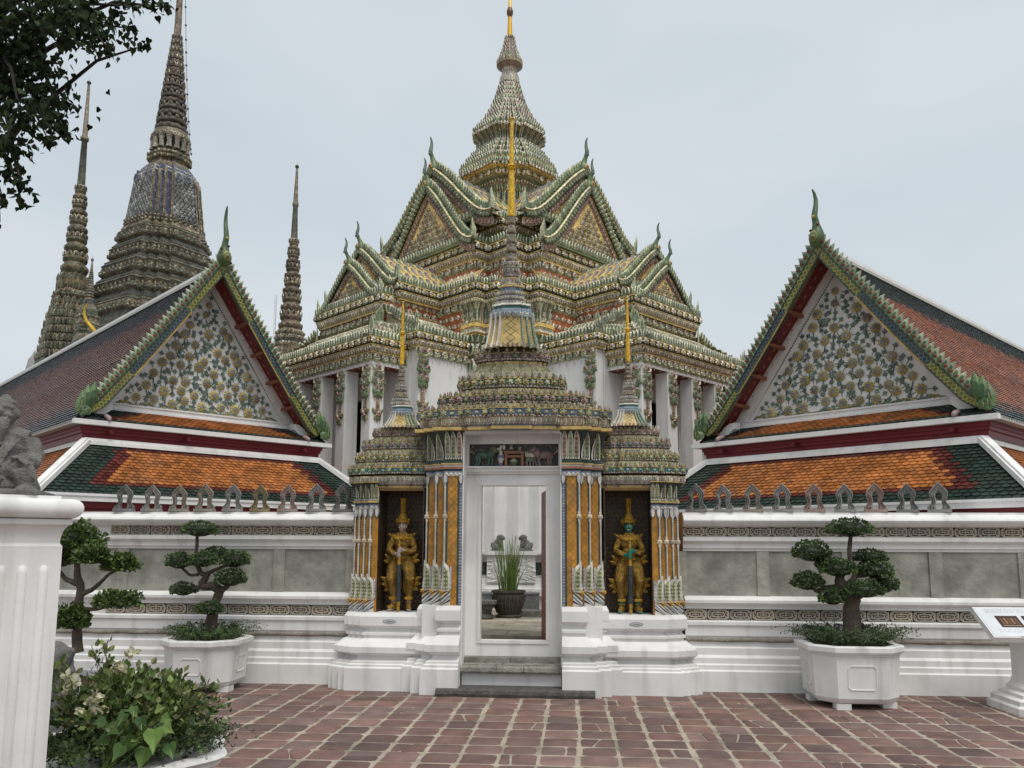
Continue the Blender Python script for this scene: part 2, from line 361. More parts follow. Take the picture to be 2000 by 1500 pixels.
# ------------------------------------------------------------------ ground and paving
g = MB(); g.add([(-600, -400, -.03), (600, -400, -.03), (600, 900, -.03), (-600, 900, -.03)], [(0, 1, 2, 3)], (.16, .13, .10))
tag(g.build('ground', 'pave'), kind='structure')
def paving():
    b = MB(); b.add([(-14, -8, -.0045), (14, -8, -.0045), (14, 9.75, -.0045), (-14, 9.75, -.0045)], [(0, 1, 2, 3)], (.40, .345, .27))
    tag(b.build('mortar_bed', 'concrete'), kind='structure')
    b = MB(); ry = -8.0; pal = [(.185, .104, .090), (.16, .098, .086), (.205, .125, .108), (.175, .117, .105), (.135, .086, .079), (.19, .110, .090)]
    cols = [-14.0]
    while cols[-1] < 14: cols.append(cols[-1] + rnd.uniform(.275, .315))
    wx = lambda i, y: cols[i] + .006 * math.sin(y * 1.9 + i * 1.3) + .008 * math.sin(y * .7 + i)
    while ry < 9.7:
        h = rnd.uniform(.275, .31); detailed = ry > 3.2; off = rnd.uniform(-.006, .006)
        for i in range(len(cols) - 1):
            gp = rnd.uniform(.014, .022); x = wx(i, ry) + off + rnd.uniform(-.005, .005); w = wx(i + 1, ry) + off - x + rnd.uniform(-.010, .010)
            if w < .15: continue
            wob = .008 * math.sin(x * 1.3 + ry) + rnd.uniform(-.004, .004); sk = wx(i, ry + h) - wx(i, ry)
            pts = [(x + gp, ry + gp + wob), (x + w - gp, ry + gp + wob), (x + w - gp + sk, ry + h - gp + wob), (x + gp + sk, ry + h - gp + wob)]
            polys = [pts]
            if detailed and -6 < x < 7:
                r = rnd.random()
                if r < .12:      # a cracked stone
                    t1, t2 = rnd.uniform(.25, .75), rnd.uniform(.25, .75); gg = rnd.uniform(.004, .012)
                    a = (pts[0][0] + (pts[1][0] - pts[0][0]) * t1, pts[0][1]); c = (pts[3][0] + (pts[2][0] - pts[3][0]) * t2, pts[2][1])
                    polys = [[pts[0], (a[0] - gg, a[1]), (c[0] - gg, c[1]), pts[3]], [(a[0] + gg, a[1]), pts[1], pts[2], (c[0] + gg, c[1])]]
                elif r < .20:
                    t1, t2 = rnd.uniform(.3, .7), rnd.uniform(.3, .7); gg = rnd.uniform(.004, .01)
                    a = (pts[0][0], pts[0][1] + (pts[3][1] - pts[0][1]) * t1); c = (pts[1][0], pts[1][1] + (pts[2][1] - pts[1][1]) * t2)
                    polys = [[pts[0], pts[1], (c[0], c[1] - gg), (a[0], a[1] - gg)], [(a[0], a[1] + gg), (c[0], c[1] + gg), pts[2], pts[3]]]
            for P in polys:
                q = []
                for i in range(len(P)):      # worn corners and wavering edges
                    p0, p1, p2 = P[i - 1], P[i], P[(i + 1) % len(P)]
                    c1 = rnd.uniform(.04, .15); c2 = rnd.uniform(.04, .15)
                    q.append((p1[0] + (p0[0] - p1[0]) * c1, p1[1] + (p0[1] - p1[1]) * c1)); q.append((p1[0] + (p2[0] - p1[0]) * c2, p1[1] + (p2[1] - p1[1]) * c2))
                    q.append(((p1[0] + p2[0]) / 2 + rnd.uniform(-.008, .008), (p1[1] + p2[1]) / 2 + rnd.uniform(-.009, .009)))
                cx = sum(p[0] for p in q) / len(q); cy = sum(p[1] for p in q) / len(q)
                zt = rnd.uniform(-.0008, .003); n = len(q); tx, ty = rnd.uniform(-.006, .006), rnd.uniform(-.007, .007)
                zz = lambda p, d: zt + tx * (p[0] - cx) + ty * (p[1] - cy) - d
                V = [(p[0], p[1], -.02) for p in q] + [(p[0], p[1], zz(p, .004)) for p in q] + [(cx + (p[0] - cx) * .955, cy + (p[1] - cy) * .955, zz(p, 0)) for p in q]
                k = np.array(rnd.choice(pal)) * rnd.uniform(.8, 1.25)
                F = [(i, (i + 1) % n, n + (i + 1) % n, n + i) for i in range(n)] + [(n + i, n + (i + 1) % n, 2 * n + (i + 1) % n, 2 * n + i) for i in range(n)] + [tuple(2 * n + i for i in range(n))]
                b.add(V, F, k)
        ry += h
    tag(b.build('paving', 'pave', smooth=40), kind='structure')
paving()

# inner court behind the gate: a raised floor of pale worn flags, with one low step
b = MB()
b.box((-9, 9.99, -.02), (8, 10.5, .42), (.33, .29, .22)); b.box((-9, 10.5, -.02), (8, 40, .46), (.36, .32, .25))
for j in range(10):
    x = -6 + .3 * (j % 3)
    while x < 4: wd = rnd.uniform(.5, 1.1); b.box((x, 10.55 + .62 * j, .461), (x + wd - .015, 11.15 + .62 * j, .466 + rnd.uniform(0, .004)), tuple(np.array((.37, .33, .26)) * rnd.uniform(.72, 1.15))); x += wd
tag(b.build('inner_courtyard', 'concrete'), kind='structure')

# ------------------------------------------------------------------ the boundary wall, left and right of the gate
WP = [(.17, 0), (.17, .22), (.145, .235), (.145, .285), (.125, .30), (.125, .36), (.095, .39), (.095, .465), (.07, .485), (.07, .58), (.085, .60), (.085, .70), (.105, .72), (.105, .755), (.06, .768),
      (.03, .77), (.03, .893), (.075, .897), (.075, .93), (.115, .965), (.115, .995), (.05, 1.035), (.002, 1.04), (.002, 1.542), (.03, 1.545), (.03, 1.57), (.05, 1.58), (.05, 1.625), (.09, 1.66), (.09, 1.70), (.045, 1.71),
      (.03, 1.712), (.03, 1.818), (.09, 1.822)] + [(.10 + .075 * math.sin(math.pi * i / 8), 1.825 + .13 * i / 8) for i in range(9)] + [(.07, 1.962), (.07, 1.985), (-.32, 1.99), (-.32, 0)]
def frieze_mesh(c, w=.245, h=.118):
    b = MB(); ring = lambda P, Q, y0, y1: strip(b, P, Q, y0, y1, c)
    def oct_(sx, sz, k): return [(-sx + k, -sz), (sx - k, -sz), (sx, -sz + k), (sx, sz - k), (sx - k, sz), (-sx + k, sz), (-sx, sz - k), (-sx, -sz + k)]
    def strip(b, P, Q, y0, y1, col):
        n = len(P); V = [(p[0], y0, p[1]) for p in P] + [(p[0], y0, p[1]) for p in Q] + [(p[0], y1, p[1]) for p in P] + [(p[0], y1, p[1]) for p in Q]; F = []
        for i in range(n):
            j = (i + 1) % n; F += [(i, j, n + j, n + i), (n + i, n + j, 3 * n + j, 3 * n + i), (j, i, 2 * n + i, 2 * n + j)]
        b.add(V, F, col)
    hw, hh = w / 2, h / 2
    b.box((-hw, -.001, -hh), (hw, .0, hh), tuple(np.array(c) * .16))  # recess ground coloured far darker than the stone, shade painted in
    strip(b, oct_(hw - .003, hh - .003, .026), oct_(hw - .020, hh - .018, .02), -.024, 0, c)
    strip(b, oct_(hw * .62, hh * .52, .016), oct_(hw * .62 - .013, hh * .52 - .013, .012), -.026, 0, c)
    for sx in (-1, 1):
        b.box((sx * hw * .9 - .02 if sx > 0 else sx * hw * .9, -.022, -.006), (sx * hw * .9 if sx > 0 else sx * hw * .9 + .02, 0, .006), c)
        for sz in (-1, 1):
            tube(b, [(sx * hw * (.36 + .10 * math.cos(t)), -.012, sz * hh * (.18 + .22 * math.sin(t))) for t in np.linspace(-1, 4.2, 8)], .0065, 4, c)
            b.box((sx * hw * .7 - .008, -.02, sz * hh * .55 - .02), (sx * hw * .7 + .008, 0, sz * hh * .55 + .02), c)
    b.box((-hw * .3, -.024, -.005), (hw * .3, 0, .005), c)
    for sz in (-1, 1): b.box((-.012, -.022, sz * hh * .6 - .01), (.012, 0, sz * hh * .6 + .01), c)
    ball(b, (0, -.018, 0), (.014, .012, .014), c, 6, 4)
    return b
FM = None
def boundary_wall(x0, x1, yw, label, posts, cols):
    root = empty('boundary_wall', ((x0 + x1) / 2, yw, 0)); tag(root, label, 'wall'); cx = (x0 + x1) / 2
    b = MB(); n = len(WP)
    V = [(x0 - cx, -o, z) for o, z in WP] + [(x1 - cx, -o, z) for o, z in WP]
    F = [(i, n + i, n + i + 1, i + 1) for i in range(n - 1)] + [tuple(range(n)), tuple(range(2 * n - 1, n - 1, -1))]
    b.add(V, F, PLA); b.build('moulded_masonry', 'plaster', root, smooth=28)
    global FM
    if FM is None:
        FM = [frieze_mesh(c).build('frieze_panel', 'stone', root) for c in ((.44, .38, .31), (.38, .34, .29), (.47, .41, .32))]
        src = FM
        for o in FM: o.location = (0, -.031, -5)
    k = int((x1 - x0) / .25); px = (x1 - x0) / k; first = True
    for z in (1.765, .832):
        for i in range(k):
            x = x0 + (i + .5) * px
            if not (-5.6 < x < 5.6): continue
            o = rnd.choice(FM).copy(); COL.objects.link(o); o.parent = root; o.location = (x - cx, -.031, z)
    pp = sorted(posts)
    for a, c in zip(pp[:-1], pp[1:]):
        bb = MB(); bb.box((a + .07 - cx, -.012, 1.041), (c - .07 - cx, .004, 1.541), tuple(np.array((.31, .31, .265)) * rnd.uniform(.9, 1.12)))
        bb.build('concrete_panel', 'concrete', root)
    for a in pp:
        bb = MB(); bb.box((a - .07 - cx, -.034, 1.041), (a + .07 - cx, .004, 1.541), tuple(np.array((.34, .335, .285)) * rnd.uniform(.9, 1.1)))
        bb.build('panel_post', 'concrete', root)
    bb = MB()
    xs = np.linspace(x0 - cx, x1 - cx, 60)
    tube(bb, [(x, -.078, .553 + .003 * math.sin(i * 1.7)) for i, x in enumerate(xs)], [.022 + .003 * math.sin(i * 2.3) for i in range(60)], 7, (.28, .245, .20)); bb.build('stone_strip', 'rough_stone', root, smooth=60)
    return root
LW = boundary_wall(-10.5, -2.62, 9.70, 'low white moulded wall with concrete panels left of the gate', [-10.3, -9.3, -8.35, -7.4, -6.45, -5.5, -4.52, -3.55, -2.66], 0)
RW = boundary_wall(1.22, 10.5, 9.68, 'low white moulded wall with concrete panels right of the gate', [1.19, 2.12, 3.07, 4.02, 4.98, 5.95, 6.9, 7.9, 8.9, 9.9], 0)
for o in FM: bpy.data.objects.remove(o)

def finial_mesh():
    b = MB()
    out = [(.085, .03), (.112, .035), (.118, .06), (.098, .075), (.078, .10), (.074, .13), (.085, .165), (.094, .20), (.088, .235), (.062, .265), (.035, .295), (0, .335)]
    inn = [(.028, .03), (.031, .04), (.036, .06), (.037, .075), (.030, .10), (.027, .13), (.031, .155), (.036, .175), (.033, .195), (.024, .21), (.012, .225), (0, .24)]
    lay = [(0, .03), (.14, .0), (.34, .012), (.42, -.016), (.66, -.004), (.74, -.028), (1.0, -.008)]
    n = len(out); k = len(lay); V = []
    for side in (1, -1):
        for (ox, oz), (ix, iz) in zip(out, inn):
            for t, y in lay: V.append((side * (ox + (ix - ox) * t), y, oz + (iz - oz) * t))
            V.append((side * ix, .052, iz)); V.append((side * ox, .042, oz))
    kk = k + 2; F = []
    for s in range(2):
        o = s * n * kk
        for i in range(n - 1):
            for j in range(kk):
                F.append((o + i * kk + j, o + i * kk + (j + 1) % kk, o + (i + 1) * kk + (j + 1) % kk, o + (i + 1) * kk + j))
    b.add(V, F, (.235, .225, .215))
    b.box((-.115, -.045, -.002), (.115, .085, .031), (.235, .225, .215))
    return b
fmat = {}
def stone_tint(name, c):
    if name not in fmat: fmat[name] = mat(name, .85, .3, 16, .7, 70, .2, c, dirt=.35)
    return fmat[name]
fin0 = None
tints = dict(g=('grey_carved_stone', (.28, .275, .265)), p=('pinkish_carved_stone', (.34, .255, .225)), o=('ochre_stained_stone', (.26, .215, .12)), d=('dark_carved_stone', (.21, .21, .205)), w=('tan_carved_stone', (.29, .255, .215)))
ordn = ['first', 'second', 'third', 'fourth', 'fifth', 'sixth', 'seventh', 'eighth', 'ninth']
cn = dict(g='grey', p='pinkish', o='yellow stained', d='dark grey', w='tan')
for side, pxs, cl in (('left', [670, 618, 562, 508, 455, 400, 350, 297, 243], 'dgpogwwgd'), ('right', [1359, 1412, 1470, 1528, 1590, 1650, 1710, 1772, 1834], 'dgwgpgpdg')):
    for i, (px, c) in enumerate(zip(pxs, cl)):
        p = at_y(px, 1000, 9.68)
        if fin0 is None: o = fin0 = finial_mesh().build('stone_arch_finial', 'stone', smooth=35)
        else: o = fin0.copy(); o.data = fin0.data.copy(); COL.objects.link(o)
        o.data.materials[0] = stone_tint(*tints[c])
        o.location = (p.x, 9.66, 1.992); o.rotation_euler = (0, 0, rad(rnd.uniform(-5, 5) + (16 if side == 'left' else -14))); s = rnd.uniform(.97, 1.05); o.scale = (s, s, s)
        tag(o, '%s carved stone arch on the %s wall, %s from the gate' % (cn[c], side, ordn[i]), 'stone finial', 'stone arch finials along the wall')
# ------------------------------------------------------------------ the ceramic clad gate and its two guardian niches
GX, GY = -.722, 9.95
BP = [(.21, 0, PLA), (.21, .27, PLA), (.185, .285, PLA), (.185, .31, PLA), (.16, .32, PLA), (.16, .345, PLA), (.10, .365, PLA), (.085, .40, PLA), (.15, .44, PLA), (.17, .45, PLA), (.17, .52, PLA), (.075, .605, PLA), (.035, .615, PLA), (.035, .645, PLA), (.055, .655, PLA), (.055, .68, PLA), (.02, .70, PLA), (.015, .73, PLA), (.06, .77, PLA), (.075, .775, PLA), (.075, .885, PLA), (.05, .93, PLA), (0, .935, PLA)]
def open_sweep(mb, line, prof, endcaps=True):
    sweep(mb, line, prof, closed=False)
    if endcaps:
        for e, sgn in ((0, 1), (-1, -1)):
            P = [offset_poly(line, o, False)[e] for o, *_ in prof]
            V = [(p[0], p[1], pr[1]) for p, pr in zip(P, prof)]
            base = offset_poly(line, -.12, False)[e]
            V += [(base[0], base[1], prof[-1][1]), (base[0], base[1], prof[0][1])]
            mb.add(V, [tuple(range(len(V)))[::sgn]], prof[0][2])
def mirror(P, s): return [(x * s, y) for x, y in P][::s]
def stripe_row(b, x0, x1, y, z0, z1, sg=1, pal=(BLU, WHI, DGR, WHI, OCH, NVY, WHI)):
    """slanted glazed stripes on a small front panel"""
    n = len(pal); H = z1 - z0; sl = (x1 - x0) * .9
    for i in range(-2, n):
        a = z0 + H * i / n * 1.0; c = z0 + H * (i + 1) / n
        cl = lambda z: min(max(z, z0), z1)
        if sg > 0: V = [(x0, y, cl(a + sl)), (x1, y, cl(a)), (x1, y, cl(c)), (x0, y, cl(c + sl))]
        else: V = [(x0, y, cl(a)), (x1, y, cl(a + sl)), (x1, y, cl(c + sl)), (x0, y, cl(c))]
        b.add(V, [(0, 1, 2, 3)], pal[i % n])
T_BLADE = ([(-.45, 0, 0), (.45, 0, 0), (.60, 0, .25), (.56, 0, .58), (.28, 0, .88), (-.42, 0, 1.14), (-.46, 0, .6), (-.22, .2, .1), (.2, .2, .1), (.28, .22, .3), (.24, .22, .56), (.05, .2, .78), (-.24, .2, .92), (-.24, .2, .55)],
           [(0, 1, 8, 7), (1, 2, 9, 8), (2, 3, 10, 9), (3, 4, 11, 10), (4, 5, 12, 11), (5, 6, 13, 12), (6, 0, 7, 13), (7, 8, 9, 10, 13), (13, 10, 11, 12)], [0, 0, 0, 0, 0, 0, 0, 1, 1])
def tile_panel(b, x0, x1, y, z0, z1, col, ts=.075):
    """glazed panel laid in diagonal tiles with open joints (real raised tiles)"""
    b.add([(x0, y, z0), (x1, y, z0), (x1, y, z1), (x0, y, z1)], [(0, 1, 2, 3)], tuple(np.array(col) * .62))
    w = x1 - x0; n = max(1, round(w / ts)); s = w / n; m = int((z1 - z0) / s)
    s2 = (z1 - z0) / m; e = .035
    for j in range(2 * m + 1):
        for i in range(n + 1):
            cx = x0 + (i + (.5 if j % 2 == 0 else 0)) * s; cz = z0 + j * s2 / 2
            P = [(cx, cz - s2 / 2 + e * s), (cx + s / 2 - e * s, cz), (cx, cz + s2 / 2 - e * s), (cx - s / 2 + e * s, cz)]
            P = [(min(max(x, x0), x1), min(max(z, z0), z1)) for x, z in P]
            if max(p[0] for p in P) - min(p[0] for p in P) < .004: continue
            d = rnd.uniform(.0035, .0055)
            b.add([(x, y - d, z) for x, z in P], [(0, 1, 2, 3)], tuple(np.array(col) * rnd.uniform(.86, 1.12)))
def pilaster(b, x0, x1, y, z0, z1, sg, kb=.46, detail=1.0, panel=True):
    """one stepped pilaster face between x0 and x1 (x0 nearer the doorway, sg = side)"""
    w = abs(x1 - x0); lo, hi = min(x0, x1), max(x0, x1); e = .004
    b.box((lo, y, z0), (hi, y + .06, z1), OCH)
    bw = min(.042, w * .26)
    xo = hi if sg > 0 else lo                       # outer edge of this step
    inner = lo if sg > 0 else hi
    tile_panel(b, lo + (bw if sg < 0 else .012), hi - (bw if sg > 0 else .012), y - .002, z0, z1 - .05, OCH, .09 if w > .1 else w * .7)
    # border strips: white and blue bead strip, dark green strip
    f = lambda d: (xo - d if sg > 0 else xo + d)
    def strip(d0, d1, dy, c): b.box((min(f(d0), f(d1)), y - dy, z0), (max(f(d0), f(d1)), y, z1 - .02), c)
    strip(0, bw * .45, .012, BLU); strip(bw * .45, bw, .009, DGR)
    if w > .15:
        g_ = lambda d: (inner + d if sg > 0 else inner - d)
        b.box((min(g_(0), g_(.028)), y - .01, z0), (max(g_(0), g_(.028)), y, z1 - .02), BLU); b.box((min(g_(.028), g_(.05)), y - .008, z0), (max(g_(.028), g_(.05)), y, z1 - .02), DGR)
        place(b, T_BEAD, (g_(.012), y - .011, z0), (g_(.012), y - .011, z1 - .05), .034, (.022, .014, .03), [WHI, BLU], up=(sg, 0, 0), out=(0, -1, 0))
    place(b, T_BEAD, (f(bw * .22), y - .012, z0 + kb), (f(bw * .22), y - .012, z1 - .05), .03, (.024, .02, .026), [WHI, LGR], up=(1, 0, 0), out=(0, -1, 0))
    tube(b, [(f(bw * .2 - .006 * 0) , y - .022, z) for z in np.linspace(z0 + kb, z1 - .06, 8)], .0085, 5, WHI)
    fr = lambda x, z, s, yy=-.0: frame((x, y + yy, z), (1, 0, 0), (0, -1, 0), (0, 0, 1), s)
    # mid-height rosettes and the leafy cap
    zc = z0 + (z1 - z0) * .66
    b.inst(T_ROS, [fr(f(bw * .3), zc, .052, -.02)], [GLD, WHI]); b.inst(T_LEAF, [fr(f(bw * .3), zc + .02, (.04, .06, .05), -.01), fr(f(bw * .3), zc - .02, (.04, .06, -.05), -.01)], [WHI, PNK, WHI])
    cxm = (lo + hi) / 2
    b.box((lo - .004, y - .02, z1 - .055), (hi + .004, y + .02, z1 - .02), WHI); b.box((lo - .008, y - .026, z1 - .022), (hi + .008, y + .02, z1), BLU)
    for xx in (lo + .012, hi - .012): b.inst(T_LEAF, [fr(xx, z1 - .04, (.06, .07, -.11), -.012)], [WHI, BLU, PNK])
    place(b, T_ROS, (lo, y - .02, z1 - .035), (hi, y - .02, z1 - .035), .045, .036, [PNK, WHI], out=(0, -1, 0))
    # leaf blade and slanted stripes at the foot
    bx = f(bw * .75); bwid = .085 * sg
    sz = kb * .36
    if detail:
        stripe_row(b, bx - .055, bx + .05, y - .024, z0, z0 + sz, sg); b.box((bx - .055, y - .022, z0), (bx + .05, y, z0 + sz + .01), WHI)
        Mx = frame((bx - .0, y - .012, z0 + sz), (-sg, 0, 0), (0, -1, 0), (0, 0, 1), (.098, .09, kb * .64))
        b.inst(T_BLADE, [Mx], [WHI, (.16, .26, .12)])
        for k in range(6): b.inst(T_LEAF, [fr(bx - sg * .052, z0 + sz + kb * (.02 + .085 * k), (.035, .05, .06), -.006), fr(bx + sg * .045 * (1 - k * .1), z0 + sz + kb * (.02 + .085 * k), (.03, .05, .055), -.006)], [WHI, BLU, WHI])
        for k in range(5): b.inst(T_BEAD, [fr(bx + dx, z0 + sz + kb * (.06 + .1 * k), (.022, .02, .035), -.034) for dx in (-.014, .012)], [YEL, LGR])
        b.inst(T_ROS, [fr(bx + sg * .05, z0 + sz * .92, .04, -.03)], [ORR, GLD])
def lotus_row(b, a, c, nrm, z0, z1, out, pw, base=.004):
    """upright lotus petals flaring outwards along one capital face"""
    a, c = np.asarray(a, float), np.asarray(c, float); L = np.linalg.norm(c - a); d = (c - a) / L; n = max(1, int(round(L / pw))); w = L / n * .5; H = z1 - z0
    lv = ((0, .92), (.2, 1.0), (.45, 1.0), (.68, .96), (.84, .72), (.94, .36), (1.0, .04))
    for i in range(n):
        m_ = a + d * L * (i + .5) / n; V = []; F = []; K = []; g1 = np.array(rnd.choice([(.14, .21, .12), (.18, .25, .14), (.24, .13, .11)])) * rnd.uniform(.85, 1.2)
        for t, k in lv:
            o = base + out * t ** 2.2 + .012 * (1 - t); z = z0 + H * t - .03 * H * t ** 4
            for u, du in ((-.97, 0), (-.62, .014), (-.5, .006), (0, .018), (.5, .006), (.62, .014), (.97, 0)):
                p = m_ + d * w * k * u + nrm * (o + du * (1 - .5 * t)); V.append((p[0], p[1], z))
        for j in range(len(lv) - 1):
            for q in range(6): F.append((j * 7 + q, j * 7 + q + 1, (j + 1) * 7 + q + 1, (j + 1) * 7 + q)); K.append((WHI, BLU if j % 2 else WHI, g1, g1 * 1.15, WHI if j % 2 else BLU, WHI)[q])
        b.add(V, F, np.array(K, np.float32))
        for t in (.12, .28, .44, .6, .76):
            for u in (-.26, .26): p = m_ + d * w * u + nrm * (base + out * t ** 2.2 + .026); b.inst(T_BEAD, [frame((p[0], p[1], z0 + H * t), (*d, 0), (*nrm, 0), (0, 0, 1), (.012, .014, .022))], [LGR, YEL])
def tier_rows(b, poly, sc_, z, kind, s=1.0, cen=(0, 0)):
    q = np.asarray(poly) * sc_ + np.array(cen)
    if kind == 'crest': row(b, T_LEAF, q, z, .078 * s, (.042 * s, .06 * s, .062 * s), [(.34, .28, .18), (.30, .22, .17), (.45, .40, .32)], jit=.4)
    elif kind == 'crestw': row(b, T_LEAF, q, z, .07 * s, (.04 * s, .06 * s, .066 * s), [(.32, .25, .22), (.45, .41, .34), (.45, .41, .34)], jit=.4)
    elif kind == 'petal': row(b, T_PET, q, z, .06 * s, (.06 * s, .075 * s, .085 * s), [(.50, .47, .41), (.17, .18, .13)], jit=.25)
    elif kind == 'ros_r': row(b, T_ROS, q, z, .085 * s, .062 * s, [(.2, .05, .05), (.36, .28, .24)], alt=(T_ROS5, [OLV, GRN], .07 * s), jit=.3)
    elif kind == 'ros_y': row(b, T_ROS, q, z, .085 * s, .066 * s, [(.22, .08, .05), (.40, .36, .16)], alt=(T_ROS5, [YEL, LGR], .058 * s), jit=.3)
    elif kind == 'ros_b': row(b, T_ROS, q, z, .095 * s, .066 * s, [YEL, (.28, .31, .2)], alt=(T_BEAD, [BLU, LGR], (.06 * s, .03 * s, .045 * s)), jit=.3)
    elif kind == 'bead': row(b, T_BEAD, q, z, .04 * s, (.034 * s, .03 * s, .03 * s), [WHI, PNK])
def spire_stack(root, cen, hw, zs, unit_poly, s, fz0, fz1):
    """lotus-bud needle with the gilded finial; hw(px scale)"""
    pass
GP = redent(1.0, .50, [(.22, .06), (.48, .06), (.74, .08), (.88, .10), (1.0, 0)])
BP8 = redent(1.0, 1.0, [(.52, .14), (.76, .14), (1.0, 0)])
def needle(root, cx, cy, z0, z1, r0, s, gz0, gz1, gr):
    """blocks, lotus buds and the gold mast above the bell"""
    b = MB(); H = z1 - z0
    zb = z0 + H * .38
    prof = []; z = z0
    blocks = [(1.55, .10, BLU), (1.75, .05, YEL), (1.2, .04, MAU), (1.3, .20, CRM), (1.45, .05, YEL), (1.1, .05, NVY), (1.2, .22, MAU), (1.35, .05, BLU), (1.05, .04, YEL), (1.15, .20, LGR)]
    tot = sum(x[1] for x in blocks)
    prof.append((r0 * 1.3, z0, YEL))
    for r, h, c in blocks:
        hh = h / tot * (zb - z0); prof += [(r0 * r * (1 - .12 * (z - z0) / H), z + .001, c), (r0 * r * (1 - .12 * (z - z0) / H), z + hh, c)]; z += hh
    loft(b, BP8, prof, capt=YEL, cen=(cx, cy))
    for zz_, r in ((z0 + (zb - z0) * .33, 1.32), (z0 + (zb - z0) * .68, 1.2), (z0 + (zb - z0) * .92, 1.1)):
        q = BP8 * r0 * r + np.array((cx, cy)); row(b, T_PET, q, zz_, .05 * s, (.05 * s, .05 * s, .06 * s), [WHI, MAU])
    n = 5; h = (z1 - zb) / n
    for i in range(n):
        k = 1.0 - .1 * i
        lathe(b, [(r0 * .62 * k, zb + i * h, MAU), (r0 * .95 * k, zb + (i + .22) * h, MAU), (r0 * 1.0 * k, zb + (i + .4) * h, OLV), (r0 * .8 * k, zb + (i + .8) * h, MAU), (r0 * .5 * k, zb + (i + 1) * h, OLV)], 10, (cx, cy))
        for j, (zz_, m_) in enumerate(((.25, 1.0), (.62, .9))):
            q = circ(8, r0 * k * m_ * .93, j * .39) + np.array((cx, cy)); row(b, T_LEAF, q, zb + (i + zz_ - .12) * h, r0 * .7, (r0 * .62, r0 * .35, h * .45), [MAU, OLV, WHI], jit=.35)
    b.build('spire', 'mosaic_fine', root)
    b = MB(); L_ = gz1 - gz0; rg_ = lambda t: gr * (1 - .62 * t)
    pr = [(gr * 1.1, gz0, GLD)]
    for t in np.linspace(0.005, .985, 60): pr.append((rg_(t) * (1.05 if int(t * 60) % 2 else .93), gz0 + L_ * t, GLD))
    pr += [(gr * .75, gz0 + L_ * .988, GLD), (gr * .5, gz0 + L_, GLD)]
    lathe(b, pr, 10, (cx, cy), GLD)
    for dz in (-.012, .012): lathe(b, [(gr * .7, gz0 + L_ * (.49 + dz) - .03 * s, GLD), (gr * 1.25, gz0 + L_ * (.49 + dz), GLD), (gr * .7, gz0 + L_ * (.49 + dz) + .03 * s, GLD)], 10, (cx, cy))
    b.build('gilded_finial', 'gold_mosaic', root, smooth=50)
def tower(root, cx, cy, tiers, poly, bell, s):
    """stepped roof: tiers = list of (scale_bottom, scale_band, z0, z1, kind, colours)"""
    for (r0, r1, z0, z1, zn, rn, kind, crest, cb, cs) in tiers:
        b = MB(); h = z1 - z0
        loft(b, poly, [(r0, z0 - .05 * s, YEL), (r0, z0 - .02 * s, YEL), (r1 * .97, z0, NVY), (r1 * .97, z0 + h * .08, YEL), (r1 * .985, z0 + h * .1, cb), (r1 * .985, z1 - h * .12, cb), (r1, z1 - h * .12, YEL), (r1, z1, YEL), (r1 * .965, z1 + .004, GRN), (rn + (r1 - rn) * .35, z1 + (zn - z1) * .45, cs), (rn, zn, cs)], cen=(cx, cy), capt=YEL)
        tier_rows(b, poly, r1 * .985, z0 + h * .48, kind, s, (cx, cy)); tier_rows(b, poly, r1 * .965, z1, crest, s, (cx, cy)); tier_rows(b, poly, r1 * .98, z0 + h * .02, 'bead', s, (cx, cy))
        if zn - z1 > .05: row(b, T_LEAF, np.asarray(poly) * (rn + (r1 - rn) * .3) + np.array((cx, cy)), z1 + (zn - z1) * .3, .075 * s, (.03 * s, .035 * s, .045 * s), [GRN, LGR, WHI])
        b.build('roof_tier', 'mosaic_fine', root)
    if bell is None: return
    b = MB(); (rb, zb, rt, zt) = bell
    nseg = 6; pr = []
    for i in range(nseg + 1):
        t = i / nseg; pr.append((rb + (rt - rb) * (1 - (1 - t) ** 1.8), zb + (zt - zb) * t, YEL))
    loft(b, BP8, pr, cen=(cx, cy))
    # borders on the stepped corners of the bell
    q0 = BP8
    for i, p in enumerate(q0):
        pts = [(p[0] * r * 1.01 + cx, p[1] * r * 1.01 + cy, z) for r, z, _ in pr]
        tube(b, pts, .017 * s, 5, WHI if i % 2 else TEA, cap=False)
        if i % 2 == 0:
            for (r, z, _) in pr[:-1]:
                for dz in (0, .33, .66): ball(b, (p[0] * r * 1.02 + cx, p[1] * r * 1.02 + cy, z + dz * (zt - zb) / nseg), .017 * s, LGR, 5, 3)
    tier_rows(b, BP8, rb * 1.02, zb, 'crestw', s * .8, (cx, cy))
    row(b, T_LEAF, BP8 * rt * 1.04 + np.array((cx, cy)), zt, .07 * s, (.055 * s, .06 * s, -.07 * s), [BLU, WHI, BLU])
    loft(b, BP8, [(rt * 1.03, zt - .02 * s, BLU), (rt * .98, zt + .03 * s, BLU), (rt * .92, zt + .05 * s, BLU), (rt * .9, zt + .08 * s, TEA), (rt * 1.0, zt + .085 * s, WHI), (rt * .96, zt + .11 * s, WHI), (rt * .6, zt + .12 * s, YEL)], cen=(cx, cy), capt=YEL)
    for sgn in (1, -1):      # diagonal joints of the yellow face
        for k in range(-3, 8):
            pts = []
            for t in np.linspace(0, 1, 9):
                u = sgn * (t * 2.2 - k * .42 + .5)
                if abs(u) < .46: i_ = t * nseg; j_ = min(int(i_), nseg - 1); r = pr[j_][0] * (1 - i_ + j_) + pr[j_ + 1][0] * (i_ - j_); pts.append((u * r + cx, cy - r * 1.003, zb + (zt - zb) * t))
            if len(pts) > 1: tube(b, pts, .0028 * s, 3, (.16, .11, .03))
    b.build('bell', 'glaze', root)

